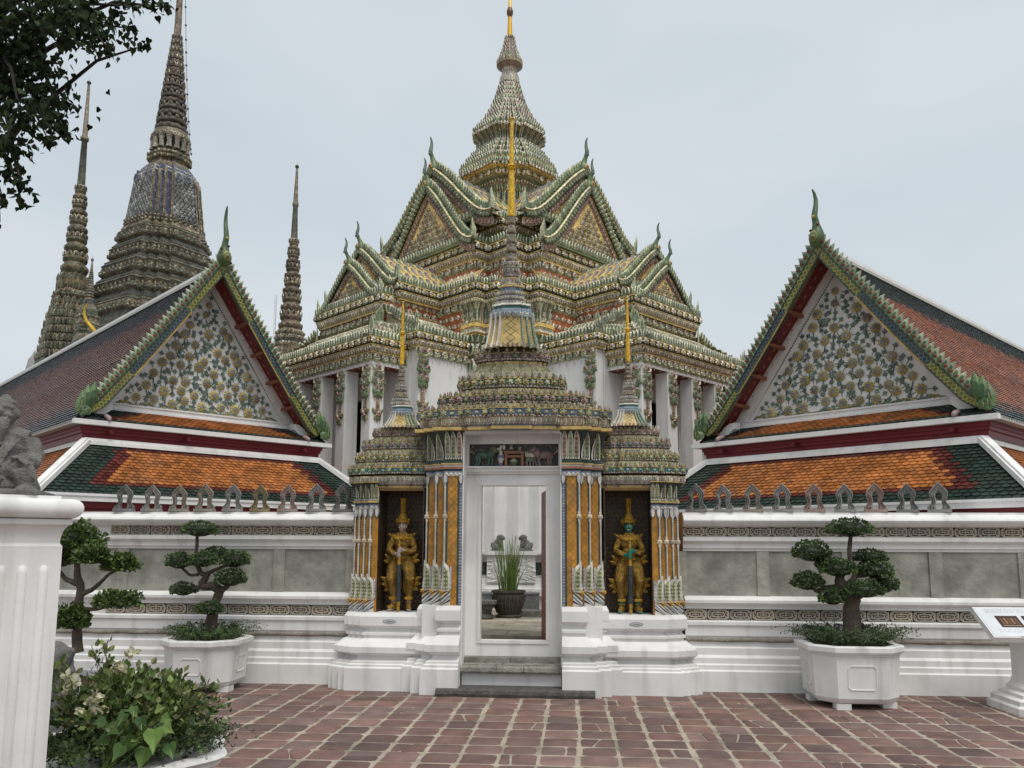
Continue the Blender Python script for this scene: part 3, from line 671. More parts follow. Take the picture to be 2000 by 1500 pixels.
gate = empty('temple_gate', (GX, GY, 0)); tag(gate, 'ceramic covered temple gate with open doorway and tall tiered spire', 'gate')
# white stepped bases
for s in (1, -1):
    b = MB(); line = mirror([(.56, -.75), (.765, -.75), (.765, -.66), (.88, -.66), (.88, -.57), (1.0, -.57), (1.0, .6)], s)
    open_sweep(b, line, BP); b.box((min(.56 * s, 1.0 * s), -.745, 0), (max(.56 * s, 1.0 * s), .6, .93), PLA)
    o = b.build('stepped_base', 'plaster', gate)
    b = MB(); b.box((min(.56 * s, .99 * s), -.55, .93), (max(.56 * s, .99 * s), .6, 2.95), OCH); b.box((min(.56 * s, .88 * s), -.655, .93), (max(.56 * s, .88 * s), -.54, 2.9), OCH)
    b.box((min(.56 * s, .765 * s), -.745, .93), (max(.56 * s, .765 * s), -.65, 2.9), OCH); b.build('pier', 'glaze', gate)
    for x0, x1, y in ((.565, .765, -.75), (.77, .88, -.66), (.885, 1.0, -.57)):
        b = MB(); pilaster(b, x0 * s, x1 * s, y - .004, .935, 2.43, s); b.build('pilaster', 'glaze', gate)
    # capitals: striped mouldings and flaring lotus leaves
    b = MB(); line = mirror([(.56, -.76), (.765, -.76), (.765, -.67), (.88, -.67), (.88, -.58), (1.0, -.58), (1.0, .6)], s)
    pr = [(0, 2.43, BLU), (.012, 2.435, YEL), (.012, 2.455, NVY), (.03, 2.46, WHI), (.03, 2.475, ORR), (.022, 2.48, DRD), (.022, 2.50, WHI), (.035, 2.505, WHI), (.035, 2.52, YEL), (.02, 2.525, DGR), (.02, 2.55, DGR), (.0, 2.56, TEA), (.0, 2.60, DGR), (.01, 2.70, DGR), (.04, 2.80, DGR), (.09, 2.88, DGR), (.13, 2.885, YEL), (.13, 2.92, YEL), (0, 2.925, YEL)]
    open_sweep(b, line, pr, False)
    for i in range(len(line) - 1):
        a, c = np.array(line[i]), np.array(line[i + 1])
        if abs(a[0] - c[0]) < .01 and np.linalg.norm(a - c) > .5: continue
        d = unit(c - a); nrm = np.array((d[1], -d[0]))
        lotus_row(b, a, c, nrm, 2.575, 2.885, .115, .066)
        place(b, T_BEAD, np.r_[a + nrm * .02, 2.57], np.r_[c + nrm * .02, 2.57], .028, .026, [PNK, WHI])
    b.build('capital', 'glaze', gate)
# door surround
b = MB()
fy = -.50
for s in (1, -1):
    b.box((min(.372 * s, .56 * s), fy, .36), (max(.372 * s, .56 * s), fy + .11, 2.42), PLA)
    b.box((min(.545 * s, .56 * s), -.76, .2), (max(.545 * s, .56 * s), fy, 2.87), PLA)
    b.box((min(.374 * s, .41 * s), fy - .012, .536), (max(.374 * s, .41 * s), fy - .001, 2.282), PLA)
b.box((-.41, fy - .012, 2.285), (.41, fy - .001, 2.32), PLA); b.box((-.371, fy + .001, 2.283), (.371, fy + .108, 2.419), PLA)
b.box((-.371, fy + .001, .36), (.371, fy + .108, .535), PLA); b.box((-.41, fy - .012, .50), (.41, fy - .001, .533), PLA)
for z0, z1, d in ((2.42, 2.445, .03), (2.445, 2.485, .05), (2.485, 2.505, .075)): b.box((-.545, fy - d, z0), (.545, fy + .11, z1), PLA)
b.box((-.545, -.76, 2.862), (.545, -.1, 2.90), PLA)
b.box((-.545, fy - .02, 2.77), (.545, fy + .1, 2.862), PLA)
for s in (1, -1): b.box((min(.52 * s, .545 * s), fy - .03, 2.505), (max(.52 * s, .545 * s), fy + .1, 2.77), PLA)
b.build('door_frame', 'plaster', gate)
b = MB(); b.box((-.548, -.735, .04), (.548, -.45, .205), PLA); b.build('sill_riser', 'plaster', gate)
b = MB(); xs = [-.62, -.16, .14, .62]
for a, c in zip(xs[:-1], xs[1:]):
    prism(b, [(0, .205), (-.06, .21), (-.075, .235), (-.07, .275), (-.04, .29), (0, .292)], frame((a + .003, -.80 + .06, 0), (0, 1, 0), (1, 0, 0), (0, 0, 1)), c - a - .006, (.27, .265, .225))
for a, c in ((-.545, -.1), (-.094, .545)): b.box((a, -.74, .207), (c, -.49, .3), (.28, .27, .235)); 
for a, c in ((-.545, -.02), (-.014, .545)): b.box((a, -.60, .3), (c, -.488, .355), (.27, .265, .225))
b.build('door_sill', 'rough_stone', gate)
# relief over the door: two beasts, a vase, an altar table, a flower stand
b = MB(); y = -.47; DK = (.02, .018, .018)
b.box((-.52, y + .01, 2.505), (.52, y + .06, 2.77), DK)
def beast(x, s, body, mane):
    ball(b, (x, y, 2.64), (.105, .05, .05), body, 10, 6); ball(b, (x + .09 * s, y - .02, 2.655), (.05, .05, .055), body, 8, 6)
    for lx in (-.08, -.05, .06, .1): tube(b, [(x + lx * s, y - .01, 2.63), (x + (lx + .015) * s, y - .02, 2.575), (x + (lx - .005) * s, y - .015, 2.52)], [.022, .014, .016], 6, body)
    ball(b, (x + .135 * s, y - .03, 2.695), (.045, .045, .042), mane, 8, 6); ball(b, (x + .17 * s, y - .045, 2.68), (.024, .03, .022), body, 6, 4)
    for k in range(7): ball(b, (x + (.10 + .02 * math.cos(k)) * s, y - .03, 2.64 + .015 * k), .02, mane, 6, 4)
    tube(b, [(x - .1 * s, y, 2.65), (x - .15 * s, y, 2.69), (x - .135 * s, y, 2.735)], [.012, .026, .008], 6, mane)
    for k in range(3): ball(b, (x + (.155 - .02 * k) * s, y - .06, 2.705), .007, DK, 5, 3)
beast(-.36, 1, (.07, .13, .10), (.17, .17, .10)); beast(.36, -1, (.24, .17, .16), (.25, .15, .15))
lathe(b, [(.0, 2.515, WHI), (.03, 2.515, WHI), (.022, 2.545, BLU), (.042, 2.60, WHI), (.036, 2.64, BLU), (.02, 2.66, WHI), (.028, 2.69, WHI)], 10, (-.15, y - .03), WHI)
for k in range(5): ball(b, (-.15 + .035 * math.cos(k * 1.5), y - .03, 2.72 + .02 * math.sin(k * 2)), .022, WHI, 6, 4)
for lx in (-.09, .10): b.box((lx - .014, y - .05, 2.515), (lx + .014, y, 2.66), ORR)
b.box((-.11, y - .06, 2.655), (.12, y, 2.685), (.30, .12, .06)); b.box((-.085, y - .045, 2.61), (.095, y, 2.64), (.25, .10, .05))
lathe(b, [(.02, 2.685, GRN), (.035, 2.71, GRN), (.016, 2.735, LGR), (.022, 2.76, GRN)], 8, (-.03, y - .03)); lathe(b, [(.03, 2.52, GRN), (.05, 2.56, GRN), (.02, 2.60, LGR)], 8, (0, y - .03))
b.box((.055, y - .03, 2.69), (.085, y, 2.74), PNK)
b.box((.145, y - .05, 2.565), (.235, y, 2.61), GRN)
for lx in (.15, .185, .22): b.box((lx, y - .045, 2.515), (lx + .012, y, 2.57), PNK)
for k in range(6): b.inst(T_LEAF, [frame((.15 + .016 * k, y - .03, 2.61), (1, 0, 0), (0, -1, 0), unit((.2 * (k - 2.5) * .5, 0, 1)), (.03, .04, .08))], [WHI, LGR, WHI])
for k in range(60): ball(b, (rnd.uniform(-.5, .5), y + .008, rnd.choice([2.75, 2.73, 2.70, 2.66, 2.53, 2.55])), rnd.uniform(.012, .022), rnd.choice([(.12, .13, .08), (.2, .17, .14), (.1, .14, .1)]), 6, 4)
b.build('lintel_relief', 'glaze', gate, smooth=50)
b = MB(); b.box((-.012, 0, .46), (.03, .62, 2.24), (.20, .012, .02))
for k in range(26): b.inst(T_DIA, [frame((-.0125, .05, .5 + k * .066), (0, -1, 0), (-1, 0, 0), (0, 0, 1), (.05, .02, .045))], [GLD])
dl = b.build('door_leaf', 'paint', gate); dl.location = (.382, -.385, 0); dl.rotation_euler = (0, 0, rad(7.4))
# entablature and stepped roof
b = MB(); P1 = GP * np.array((1.14, 1.14)); CY = -.38; CX = -.05
loft(b, P1, [(.84, 2.895, YEL), (.92, 2.895, YEL), (.92, 2.93, YEL), (.90, 2.935, BLU), (.90, 2.945, BLU), (.94, 2.95, MAU), (.955, 3.02, MAU), (.965, 3.02, DGR), (.965, 3.045, YEL)], capb=BLU, cen=(0, CY))
tier_rows(b, P1, .945, 2.985, 'petal', 1.0, (0, CY)); tier_rows(b, P1, .95, 3.03, 'bead', 1.0, (0, CY)); b.build('entablature', 'glaze', gate)
S1 = (.29, .26, .11)
tower(gate, 0, CY, [(.96, 1.0, 3.04, 3.135, 3.20, .77, 'ros_b', 'crest', (.10, .14, .17), S1), (.755, .785, 3.215, 3.31, 3.39, .55, 'ros_r', 'crest', DGR, S1)], P1, None, 1.0)
tower(gate, CX * .6, CY, [(.535, .56, 3.42, 3.525, 3.74, .33, 'ros_y', 'crestw', (.05, .11, .10), OLV), (.355, .385, 3.76, 3.845, 3.92, .28, 'ros_r', 'crest', (.12, .08, .08), S1)], P1, (.30, 3.89, .235, 4.33), 1.0)
b = MB()
for (z, s_) in ((4.44, .168), (4.505, .153), (4.57, .138)): loft(b, BP8, [(s_ * .9, z, YEL), (s_, z + .012, PNK), (s_, z + .03, PNK), (s_ * .88, z + .04, BLU), (s_ * .88, z + .06, BLU)], cen=(CX, CY)); tier_rows(b, BP8, s_, z + .02, 'petal', .55, (CX, CY))
b.build('ring', 'glaze', gate)
needle(gate, CX, CY, 4.63, 5.60, .078, 1.0, 5.59, 6.88, .047)

def niche(s):
    nx = 1.345
    lab = ('left', 'pale faced') if s < 0 else ('right', 'green faced')
    root = empty('guardian_niche', (GX, GY, 0)); tag(root, 'ceramic covered niche with small spire holding the %s guardian, %s of the gate' % (lab[1], lab[0]), 'niche')
    b = MB(); line = mirror([(1.0, -.57), (1.66, -.57), (1.66, -.52), (1.74, -.52), (1.74, -.47), (1.82, -.47), (1.82, -.42), (1.88, -.42), (1.88, .35)], s)
    pr = [(o * .95, z * .895, PLA) for o, z, c in BP]; open_sweep(b, line, pr)
    b.box((min(1.0 * s, 1.88 * s), -.415, 0), (max(1.0 * s, 1.88 * s), .35, .83), PLA); b.box((min(1.0 * s, 1.655 * s), -.57, .6), (max(1.0 * s, 1.655 * s), -.40, .835), PLA)
    b.build('stepped_base', 'plaster', root)
    z0, z1 = .838, 2.06
    b = MB(); b.box((min(1.57 * s, 1.87 * s), -.41, z0), (max(1.57 * s, 1.87 * s), .33, 2.4), OCH)
    b.box((min(1.02 * s, 1.57 * s), .0, z0), (max(1.02 * s, 1.57 * s), .33, 2.45), OCH)
    for x0, x1, y in ((1.57, 1.66, -.55), (1.66, 1.74, -.50), (1.74, 1.815, -.455)): b.box((min(x0 * s, x1 * s), y + .002, z0), (max(x0 * s, x1 * s), -.40, 2.2), OCH)
    b.build('pier', 'glaze', root)
    for x0, x1, y in ((1.57, 1.66, -.555), (1.662, 1.74, -.505), (1.742, 1.815, -.46), (1.817, 1.875, -.415)):
        b = MB(); pilaster(b, x0 * s, x1 * s, y, z0, z1, s, .40); b.build('pilaster', 'glaze', root)
    b = MB(); line = mirror([(1.56, -.56), (1.66, -.56), (1.66, -.51), (1.74, -.51), (1.74, -.465), (1.815, -.465), (1.815, -.42), (1.875, -.42), (1.875, .3)], s)
    open_sweep(b, line, [(0, z1, BLU), (.012, z1 + .005, YEL), (.012, z1 + .02, NVY), (.025, z1 + .025, WHI), (.025, z1 + .045, YEL), (.015, z1 + .05, LGR), (.015, z1 + .075, LGR), (0, z1 + .08, DGR), (.02, z1 + .18, DGR), (.06, z1 + .25, DGR), (.09, z1 + .255, YEL), (0, z1 + .27, YEL)], False)
    for i in range(len(line) - 1):
        a, c = np.array(line[i]), np.array(line[i + 1])
        if np.linalg.norm(a - c) > .5: continue
        d = unit(c - a); nrm = np.array((d[1], -d[0]))
        lotus_row(b, a, c, nrm, z1 + .08, z1 + .25, .075, .052)
        place(b, T_BEAD, np.r_[a + nrm * .02, z1 + .06], np.r_[c + nrm * .02, z1 + .06], .026, .022, [PNK, WHI])
    b.build('capital', 'glaze', root)
    # recess with its black and gold pattern
    b = MB(); DK = (.035, .018, .012); xa, xb = min(1.045 * s, 1.565 * s), max(1.045 * s, 1.565 * s)
    b.box((xa, -.13, z0), (xb, -.09, 2.26), DK)
    b.box((xa - .012, -.55, z0), (xa, -.1, 2.26), (.05, .03, .018)); b.box((xb, -.55, z0), (xb + .012, -.1, 2.26), (.05, .03, .018)); b.box((xa, -.55, 2.225), (xb, -.1, 2.26), (.14, .08, .02))
    for j in range(26):
        for i in range(9):
            x = xa + (xb - xa) * (i + (.5 if j % 2 else 0) + .25) / 9.5; z = z0 + .04 + j * .053
            b.inst(T_DIA, [frame((x, -.131, z), (1, 0, 0), (0, -1, 0), (0, 0, 1), (.03, .02, .036))], [(.20, .12, .03)])
            for dx, dz in ((.018, .018), (-.018, .018)): b.box((x + dx - .004, -.133, z + dz - .004), (x + dx + .004, -.13, z + dz + .004), (.26, .16, .04))
    b.build('recess', 'glaze', root)
    NP = GP * np.array((.665, .62)); b = MB(); cy = -.25; sx = (1.40 if s < 0 else 1.35) * s
    loft(b, NP, [(.80, 2.255, YEL), (.86, 2.26, YEL), (.86, 2.285, YEL), (.85, 2.29, BLU), (.93, 2.30, MAU), (.95, 2.40, MAU), (.96, 2.40, YEL), (.96, 2.43, YEL)], capb=OCH, cen=(nx * s, cy))
    tier_rows(b, NP, .93, 2.35, 'petal', 1.0, (nx * s, cy)); b.build('entablature', 'glaze', root)
    S2 = (.29, .26, .11)
    tower(root, nx * s, cy, [(.96, 1.0, 2.43, 2.50, 2.565, .85, 'ros_b', 'crest', TEA, S2), (.84, .87, 2.58, 2.65, 2.715, .69, 'ros_y', 'crestw', GRN, S2)], NP, None, .72)
    tower(root, (nx * s + sx) / 2, cy, [(.69, .715, 2.735, 2.805, 2.875, .5, 'ros_r', 'crest', BLU, OLV), (.5, .53, 2.895, 2.95, 2.995, .4, 'ros_r', 'crestw', MAU, S2)], NP, (.208, 2.985, .118, 3.19), .72)
    b = MB()
    for (z, s_) in ((3.275, .103), (3.32, .093)): loft(b, BP8, [(s_ * .9, z, YEL), (s_, z + .01, PNK), (s_, z + .025, PNK), (s_ * .85, z + .03, BLU), (s_ * .85, z + .045, BLU)], cen=(sx, cy)); tier_rows(b, BP8, s_, z + .015, 'petal', .5, (sx, cy))
    b.build('ring', 'glaze', root)
    needle(root, sx, cy, 3.36, 3.79, .049, .6, 3.785, 4.585, .03)
    # name plaque on the base
    p = MB(); E_ = [(.075 * math.cos(a), .022 * math.sin(a)) for a in np.linspace(0, 2 * math.pi, 20, endpoint=False)]
    prism(p, [(x * 1.0, z) for x, z in E_], frame((0, 0, 0), (1, 0, 0), (0, 1, 0), (0, 0, 1)), .01, (.17, .22, .26)); prism(p, [(x * .86, z * .72) for x, z in E_], frame((0, -.003, 0), (1, 0, 0), (0, 1, 0), (0, 0, 1)), .006, (.55, .57, .56))
    for k, wd in enumerate((.012, .008, .014, .007, .012)):      # the painted lettering
        x = -.033 + .0155 * k; p.box((x, -.0052, -.006), (x + .003, -.003, .006), (.03, .03, .04)); p.box((x, -.0052, .003), (x + wd * .8, -.003, .006), (.03, .03, .04)); p.box((x + wd * .55, -.0052, -.006), (x + wd * .8, -.003, .002), (.03, .03, .04))
    o = p.build('name_plaque', 'plain', None, loc=(GX + (1.345 if s > 0 else -1.36) * 1.0 + .03 * s, GY - .645, .742)); tag(o, 'small oval name plaque under the %s guardian' % lab[1], 'plaque')
    return root
niche(-1); niche(1)
st = MB(); xs = [-.80, .9]
prism(st, [(0, 0), (-.0, .0), (-.012, .03), (-.004, .065), (.03, .078), (.30, .078), (.30, 0)], frame((-.79, 0, 0), (0, 1, 0), (1, 0, 0), (0, 0, 1)), 1.70, (.11, .105, .10))
o = st.build('doorstep', 'rough_stone', None, loc=(GX, 8.93, 0)); tag(o, 'long dark stone step lying on the paving before the gate', 'step')
# ------------------------------------------------------------------ the two guardian figures in the niches
def guardian(s, label, skin, skin_dark):
    g0 = empty('guardian_statue', (GX + 1.325 * s - (.0 if s > 0 else .0), GY - .335, .842)); tag(g0, label, 'statue'); g0.scale = (.83, .9, 1.0)
    sm = mat('painted_skin', .45, .12, 20, .1, 60, .4, skin); gm = mat('gilded_armour', .28, .3, 30, .9, 140, .5, (.60, .37, .09), metal=.85, dirt=.45)
    c = skin; b = MB()
    ball(b, (0, -.012, .975), (.056, .062, .074), c, 14, 10); ball(b, (0, -.03, .94), (.045, .048, .042), c, 10, 7); tube(b, [(0, .0, .86), (0, -.005, .94)], .042, 10, c)
    ball(b, (0, 0, .79), (.10, .07, .10), c); ball(b, (0, 0, .62), (.085, .07, .12), c)
    for k in (-1, 1):
        tube(b, [(.105 * k, 0, .845), (.168 * k, -.01, .74), (.184 * k, -.03, .695), (.11 * k, -.115, .675), (.045 * k, -.152, .672 + .025 * k)], (.030, .028, .026, .023, .019), 8, c)
        ball(b, (.032 * k, -.163, .674 + .026 * k), (.022, .02, .026), c, 8, 6)
        for f in range(4):      # fingers closed round the club
            z = .674 + .026 * k + (f - 1.5) * .0125; L = (2.3, 2.6, 2.5, 2.1)[f]
            P_ = [(.0315 * math.cos(t) * k, -.175 - .0315 * math.sin(t), z - .003 * j) for j, t in enumerate(np.linspace(.1, L, 6))]
            tube(b, P_, (.0085, .0085, .0082, .0078, .007, .0055), 6, c)
        tube(b, [(.036 * k, -.158, .694 + .026 * k), (.024 * k, -.196, .703 + .026 * k), (.0, -.206, .700 + .026 * k)], (.009, .0085, .006), 6, c)
        tube(b, [(.075 * k, 0, .56), (.135 * k, -.07, .355), (.118 * k, -.025, .20), (.11 * k, -.01, .06)], (.06, .042, .034, .034), 9, c)
        tube(b, [(.108 * k, .02, .035), (.125 * k, -.06, .03), (.145 * k, -.125, .018)], (.032, .034, .022), 8, c)
        for f in range(5): tube(b, [(.13 * k + (f - 2) * .012, -.105, .02), (.147 * k + (f - 2) * .0125, -.145 + abs(f - 1.5) * .004, .010)], (.009, .007), 5, c)
        ball(b, (.058 * k, -.005, .975), (.010, .018, .028), c, 7, 5)
    tube(b, [(0, -.068, .99), (0, -.083, .962), (0, -.072, .955)], (.009, .014, .010), 7, c)
    for k in (-1, 1): ball(b, (.022 * k, -.062, 1.0), (.022, .014, .009), c, 8, 5); ball(b, (.030 * k, -.056, .955), (.02, .016, .016), c, 8, 5)
    remesh(b, 'body', sm, .0052, 2, g0)
    b = MB()      # face painting: eyes, brows, mouth with fangs
    for k in (-1, 1):
        ball(b, (.021 * k, -.069, .982), (.014, .008, .010), (.6, .58, .52), 8, 6); ball(b, (.021 * k, -.076, .982), (.006, .004, .007), (.01, .01, .01), 6, 4)
        tube(b, [(.006 * k, -.078, .996), (.022 * k, -.078, 1.006), (.042 * k, -.066, 1.0)], (.003, .0042, .002), 5, skin_dark)
        tube(b, [(.014 * k, -.080, .934), (.018 * k, -.084, .946)], (.004, .0012), 5, (.65, .62, .55)); tube(b, [(.012 * k, -.076, .948), (.034 * k, -.066, .953)], .003, 4, skin_dark)
    tube(b, [(-.032, -.066, .944), (-.015, -.080, .938), (0, -.083, .940), (.015, -.080, .938), (.032, -.066, .944)], .0045, 6, (.16, .03, .03)); tube(b, [(-.02, -.081, .9395), (0, -.0865, .9405), (.02, -.081, .9395)], .0026, 5, (.65, .62, .55))
    b.build('face_painting', 'plain', g0, 50)
    a = MB(); G = (.5, .29, .05)
    ball(a, (0, 0, .805), (.122, .092, .112), G, 14, 10); ball(a, (0, 0, .67), (.098, .085, .10), G, 12, 8); ball(a, (0, .0, .575), (.122, .098, .085), G, 12, 8); ball(a, (0, -.005, .885), (.085, .07, .03), G, 10, 6)
    for k in (-1, 1):
        ball(a, (.118 * k, 0, .845), (.048, .048, .042), G, 10, 7); tube(a, [(.125 * k, 0, .838), (.170 * k, -.008, .75), (.186 * k, -.028, .695), (.13 * k, -.1, .677), (.075 * k, -.138, .673 + .02 * k)], (.042, .041, .038, .031, .026), 10, G)
        tube(a, [(.078 * k, 0, .56), (.115 * k, -.045, .46), (.14 * k, -.07, .36), (.128 * k, -.045, .30)], (.088, .086, .068, .052), 12, G); tube(a, [(.135 * k, -.055, .345), (.122 * k, -.03, .24), (.113 * k, -.012, .145)], (.054, .05, .042), 10, G)
    for k, (w, z) in enumerate(((.15, .615), (.142, .60))): tube(a, [(w * math.cos(t), .115 * math.sin(t) * .95, z) for t in np.linspace(0, 6.283, 18)], .014, 6, G)
    arm = remesh(a, 'armour', gm, .006, 1, g0); me = arm.data
    nf = len(me.polygons); ce = np.empty(nf * 3); no = np.empty(nf * 3); me.polygons.foreach_get('center', ce); me.polygons.foreach_get('normal', no); ce = ce.reshape(-1, 3); no = no.reshape(-1, 3)
    g_ = np.random.default_rng(31 + s); ok = np.where(no[:, 1] < .35)[0]; pick = g_.choice(ok, min(1500, len(ok)), replace=False); Ms = []
    for i in pick:
        y = no[i]; z = unit(np.array((0, 0, 1)) - y * y[2]); x = np.cross(y, z); Ms.append(frame(ce[i], x, y, z, (.017, .016, .017)))
    d = MB(); d.inst(T_ROS5, Ms, [(.62, .40, .11), (.34, .2, .045)], .45)
    FRr = lambda x, y, z, ax, sc_, yd=(0, -1, 0): frame((x, y, z), unit(np.cross(yd, unit(ax))) , yd, unit(ax), sc_)
    for k in (-1, 1):
        for dx, dz, ax, sc_ in ((.150, .862, (.8 * k, 0, .5), (.035, .045, .05)), (.15, .585, (.8 * k, 0, .6), (.06, .06, .095)), (.17, .56, (.9 * k, 0, .2), (.05, .05, .075)), (.185, .335, (.9 * k, 0, .45), (.06, .06, .10)), (.18, .30, (.9 * k, 0, .05), (.055, .06, .085)), (.165, .26, (.8 * k, 0, -.3), (.05, .06, .07))): d.inst(T_FLAME, [FRr(dx * k, -.03, dz, ax, sc_)], [(.5, .3, .06), (.36, .2, .03)])
        for f in range(7): d.inst(T_LEAF, [FRr(.113 * k + .05 * math.cos(.4 + f * .38) , -.03 - .045 * math.sin(.4 + f * .38), .16, (0, 0, -1), (.03, .03, .035))], [GLD, GLD, (.6, .4, .1)])
        tube(d, [(.11 * k + .04 * math.cos(t), -.008 + .04 * math.sin(t), .095) for t in np.linspace(0, 6.28, 12)], .009, 5, GLD); tube(d, [(.10 * k, .0, .045), (.12 * k, -.07, .045), (.145 * k, -.125, .036), (.155 * k, -.155, .06)], (.036, .037, .026, .006), 8, (.5, .3, .05))
        prism(d, [(-.035, .0), (.035, 0), (.05, -.26), (0, -.34), (-.04, -.27)], frame((.055 * k, .03, .52), (1, 0, 0), (0, 1, 0), (0, 0, 1)), .012, (.42, .25, .05))
    for f in range(16): t = math.pi * (1 + f / 15); d.inst(T_LEAF, [FRr(.10 * math.cos(t), .085 * math.sin(t) - .01, .875 - .02 * abs(math.sin(t)), (math.cos(t) * .4, 0, -1), (.03, .04, .045))], [GLD, (.4, .24, .04), GLD])
    d.build('ornaments', 'gold', g0)
    b = MB(); lathe(b, [(.054, 1.012, G), (.068, 1.018, G), (.071, 1.028, G), (.060, 1.034, G), (.061, 1.047, G), (.050, 1.056, G), (.051, 1.07, G), (.041, 1.08, G), (.042, 1.095, G), (.033, 1.105, G), (.033, 1.12, G), (.027, 1.135, G), (.026, 1.20, G), (.030, 1.27, G), (.036, 1.305, G), (.024, 1.312, BRN), (.0, 1.315, BRN)], 18, (0, -.008))
    for zz_, r in ((1.022, .069), (1.05, .057), (1.073, .047), (1.098, .039)): row(b, T_LEAF, circ(18, r) + np.array((0, -.008)), zz_, .022, (.022, .03, .028), [GLD, (.4, .24, .04), GLD])
    for f in range(9): t = 2 * math.pi * f / 9; tube(b, [(.027 * math.cos(t), -.008 + .027 * math.sin(t), 1.14), (.031 * math.cos(t), -.008 + .031 * math.sin(t), 1.27), (.038 * math.cos(t), -.008 + .038 * math.sin(t), 1.30)], .006, 4, GLD)
    for k in (-1, 1): b.inst(T_FLAME, [FRr(.068 * k, .0, 1.0, (.35 * k, 0, 1), (.04, .05, .06))], [GLD, (.4, .24, .04)])
    b.build('crown', 'gold', g0)
    b = MB(); cy = -.175; lathe(b, [(.012, .0, G), (.022, .012, G), (.026, .035, G), (.018, .05, G), (.026, .062, G), (.030, .085, G), (.028, .11, G)], 12, (0, cy)); lathe(b, [(.027, .74, G), (.03, .755, G), (.018, .77, G), (.022, .785, G), (.006, .815, G)], 12, (0, cy), capt=G); lathe(b, [(.030, .53, G), (.026, .57, G), (.025, .74, G)], 12, (0, cy))
    b.build('club_mounts', 'gold', g0, 45)
    b = MB(); lathe(b, [(.027, .10, NVY), (.033, .3, NVY), (.030, .535, NVY)], 14, (0, cy))
    for i in range(26):
        for j in range(10): t = 2 * math.pi * j / 10 + i * .3; z = .115 + i * .016; r = .0315; b.inst(T_DIA, [frame((r * math.cos(t), cy + r * math.sin(t), z), (-math.sin(t), math.cos(t), 0), (math.cos(t), math.sin(t), 0), (0, 0, 1), (.012, .008, .014))], [[(.05, .07, .07), (.10, .12, .11), (.24, .25, .22)][(i + j * 2) % 3]])
    b.build('club', 'glaze', g0)
guardian(-1, 'gilded guardian with pale face standing on a club in the left niche', (.40, .30, .27), (.06, .04, .04))
guardian(1, 'gilded guardian with green face and hands standing on a club in the right niche', (.018, .175, .12), (.01, .03, .025))
# ------------------------------------------------------------------ the great square hall (corner towards us) with porches, gables and spire
HX, HY = -1.676, 19.964
hall = empty('temple_hall', (HX, HY, 0), rad(229.5)); tag(hall, 'great white hall clad in green and yellow ceramics with tall central spire', 'temple')
ARM = [0.0, math.pi / 2]
FL = (lambda a: Matrix.Rotation(a, 4, 'Z'))
def arm_part(name, b, m, smooth=None, parent=None):
    """build once in arm coordinates (x outwards, y sideways), copy to the second porch"""
    o = b.build(name, m, hall if parent is None else parent, smooth); o2 = o.copy(); COL.objects.link(o2); o2.rotation_euler = (0, 0, ARM[1]); return o, o2
def flat(b, pts, col): b.add(pts, [tuple(range(len(pts)))], col)
def rect(p0, p1, w): return np.array([(p1, -w), (p1, w), (p0, w), (p0, -w)])
def lattice(b, A, B, Cc, D, nu, nv, s=1.0):
    """roof of yellow, white and dark tiles in a lozenge pattern; A,B bottom, Cc,D top (A-D one side)"""
    A, B, Cc, D = [np.array(v, float) for v in (A, B, Cc, D)]; n = unit(np.cross(B - A, D - A)); n = n if n[2] > 0 else -n
    flat(b, [A, B, Cc, D], (.58, .43, .17)); P = lambda u, v: (A * (1 - u) + B * u) * (1 - v) + (D * (1 - u) + Cc * u) * v
    for j in range(nv):
        for i in range(nu):
            u = (i + (.5 if j % 2 else 0)) / nu; v = j / nv; du = .5 / nu; dv = 1.0 / nv
            if u - du < 0 or u + du > 1: continue
            pts = [P(u, v), P(u + du * .66, v + dv * .5), P(u, v + dv * .92), P(u - du * .66, v + dv * .5)]
            c = P(u, v + dv * .62) + n * .055 * s
            V = [x + n * .006 for x in pts] + [c]
            k = np.array(rnd.choice([(.07, .08, .09), (.07, .10, .07), (.10, .08, .09)])) * rnd.uniform(.8, 1.3)
            b.add(V, [(0, 1, 4), (1, 2, 4), (2, 3, 4), (3, 0, 4)], [(.5, .45, .34), tuple(k), tuple(k), tuple(k * 1.6)])
def roof_rows(b, A, B, Cc, D, nv, sp, s=1.0):
    """lean-to roof thick with leaves and flowers, row above row"""
    A, B, Cc, D = [np.array(v, float) for v in (A, B, Cc, D)]; n = unit(np.cross(B - A, D - A)); n = n if n[2] > 0 else -n
    flat(b, [A, B, Cc, D], OLV)
    for j in range(nv):
        v = (j + .4) / nv; P0 = A * (1 - v) + D * v; P1 = B * (1 - v) + Cc * v; up = unit((D - A) + (Cc - B))
        T, pal, sc_ = ((T_LEAF, PAL_L, (.09 * s, .12 * s, .15 * s)), (T_ROS, [MAU, WHI], .10 * s), (T_LEAF, PAL_LW, (.08 * s, .12 * s, .13 * s)))[j % 3]
        place(b, T, P0, P1, sp, sc_, pal, up=up, out=n, start=.5 if j % 2 else .25, jit=.35)
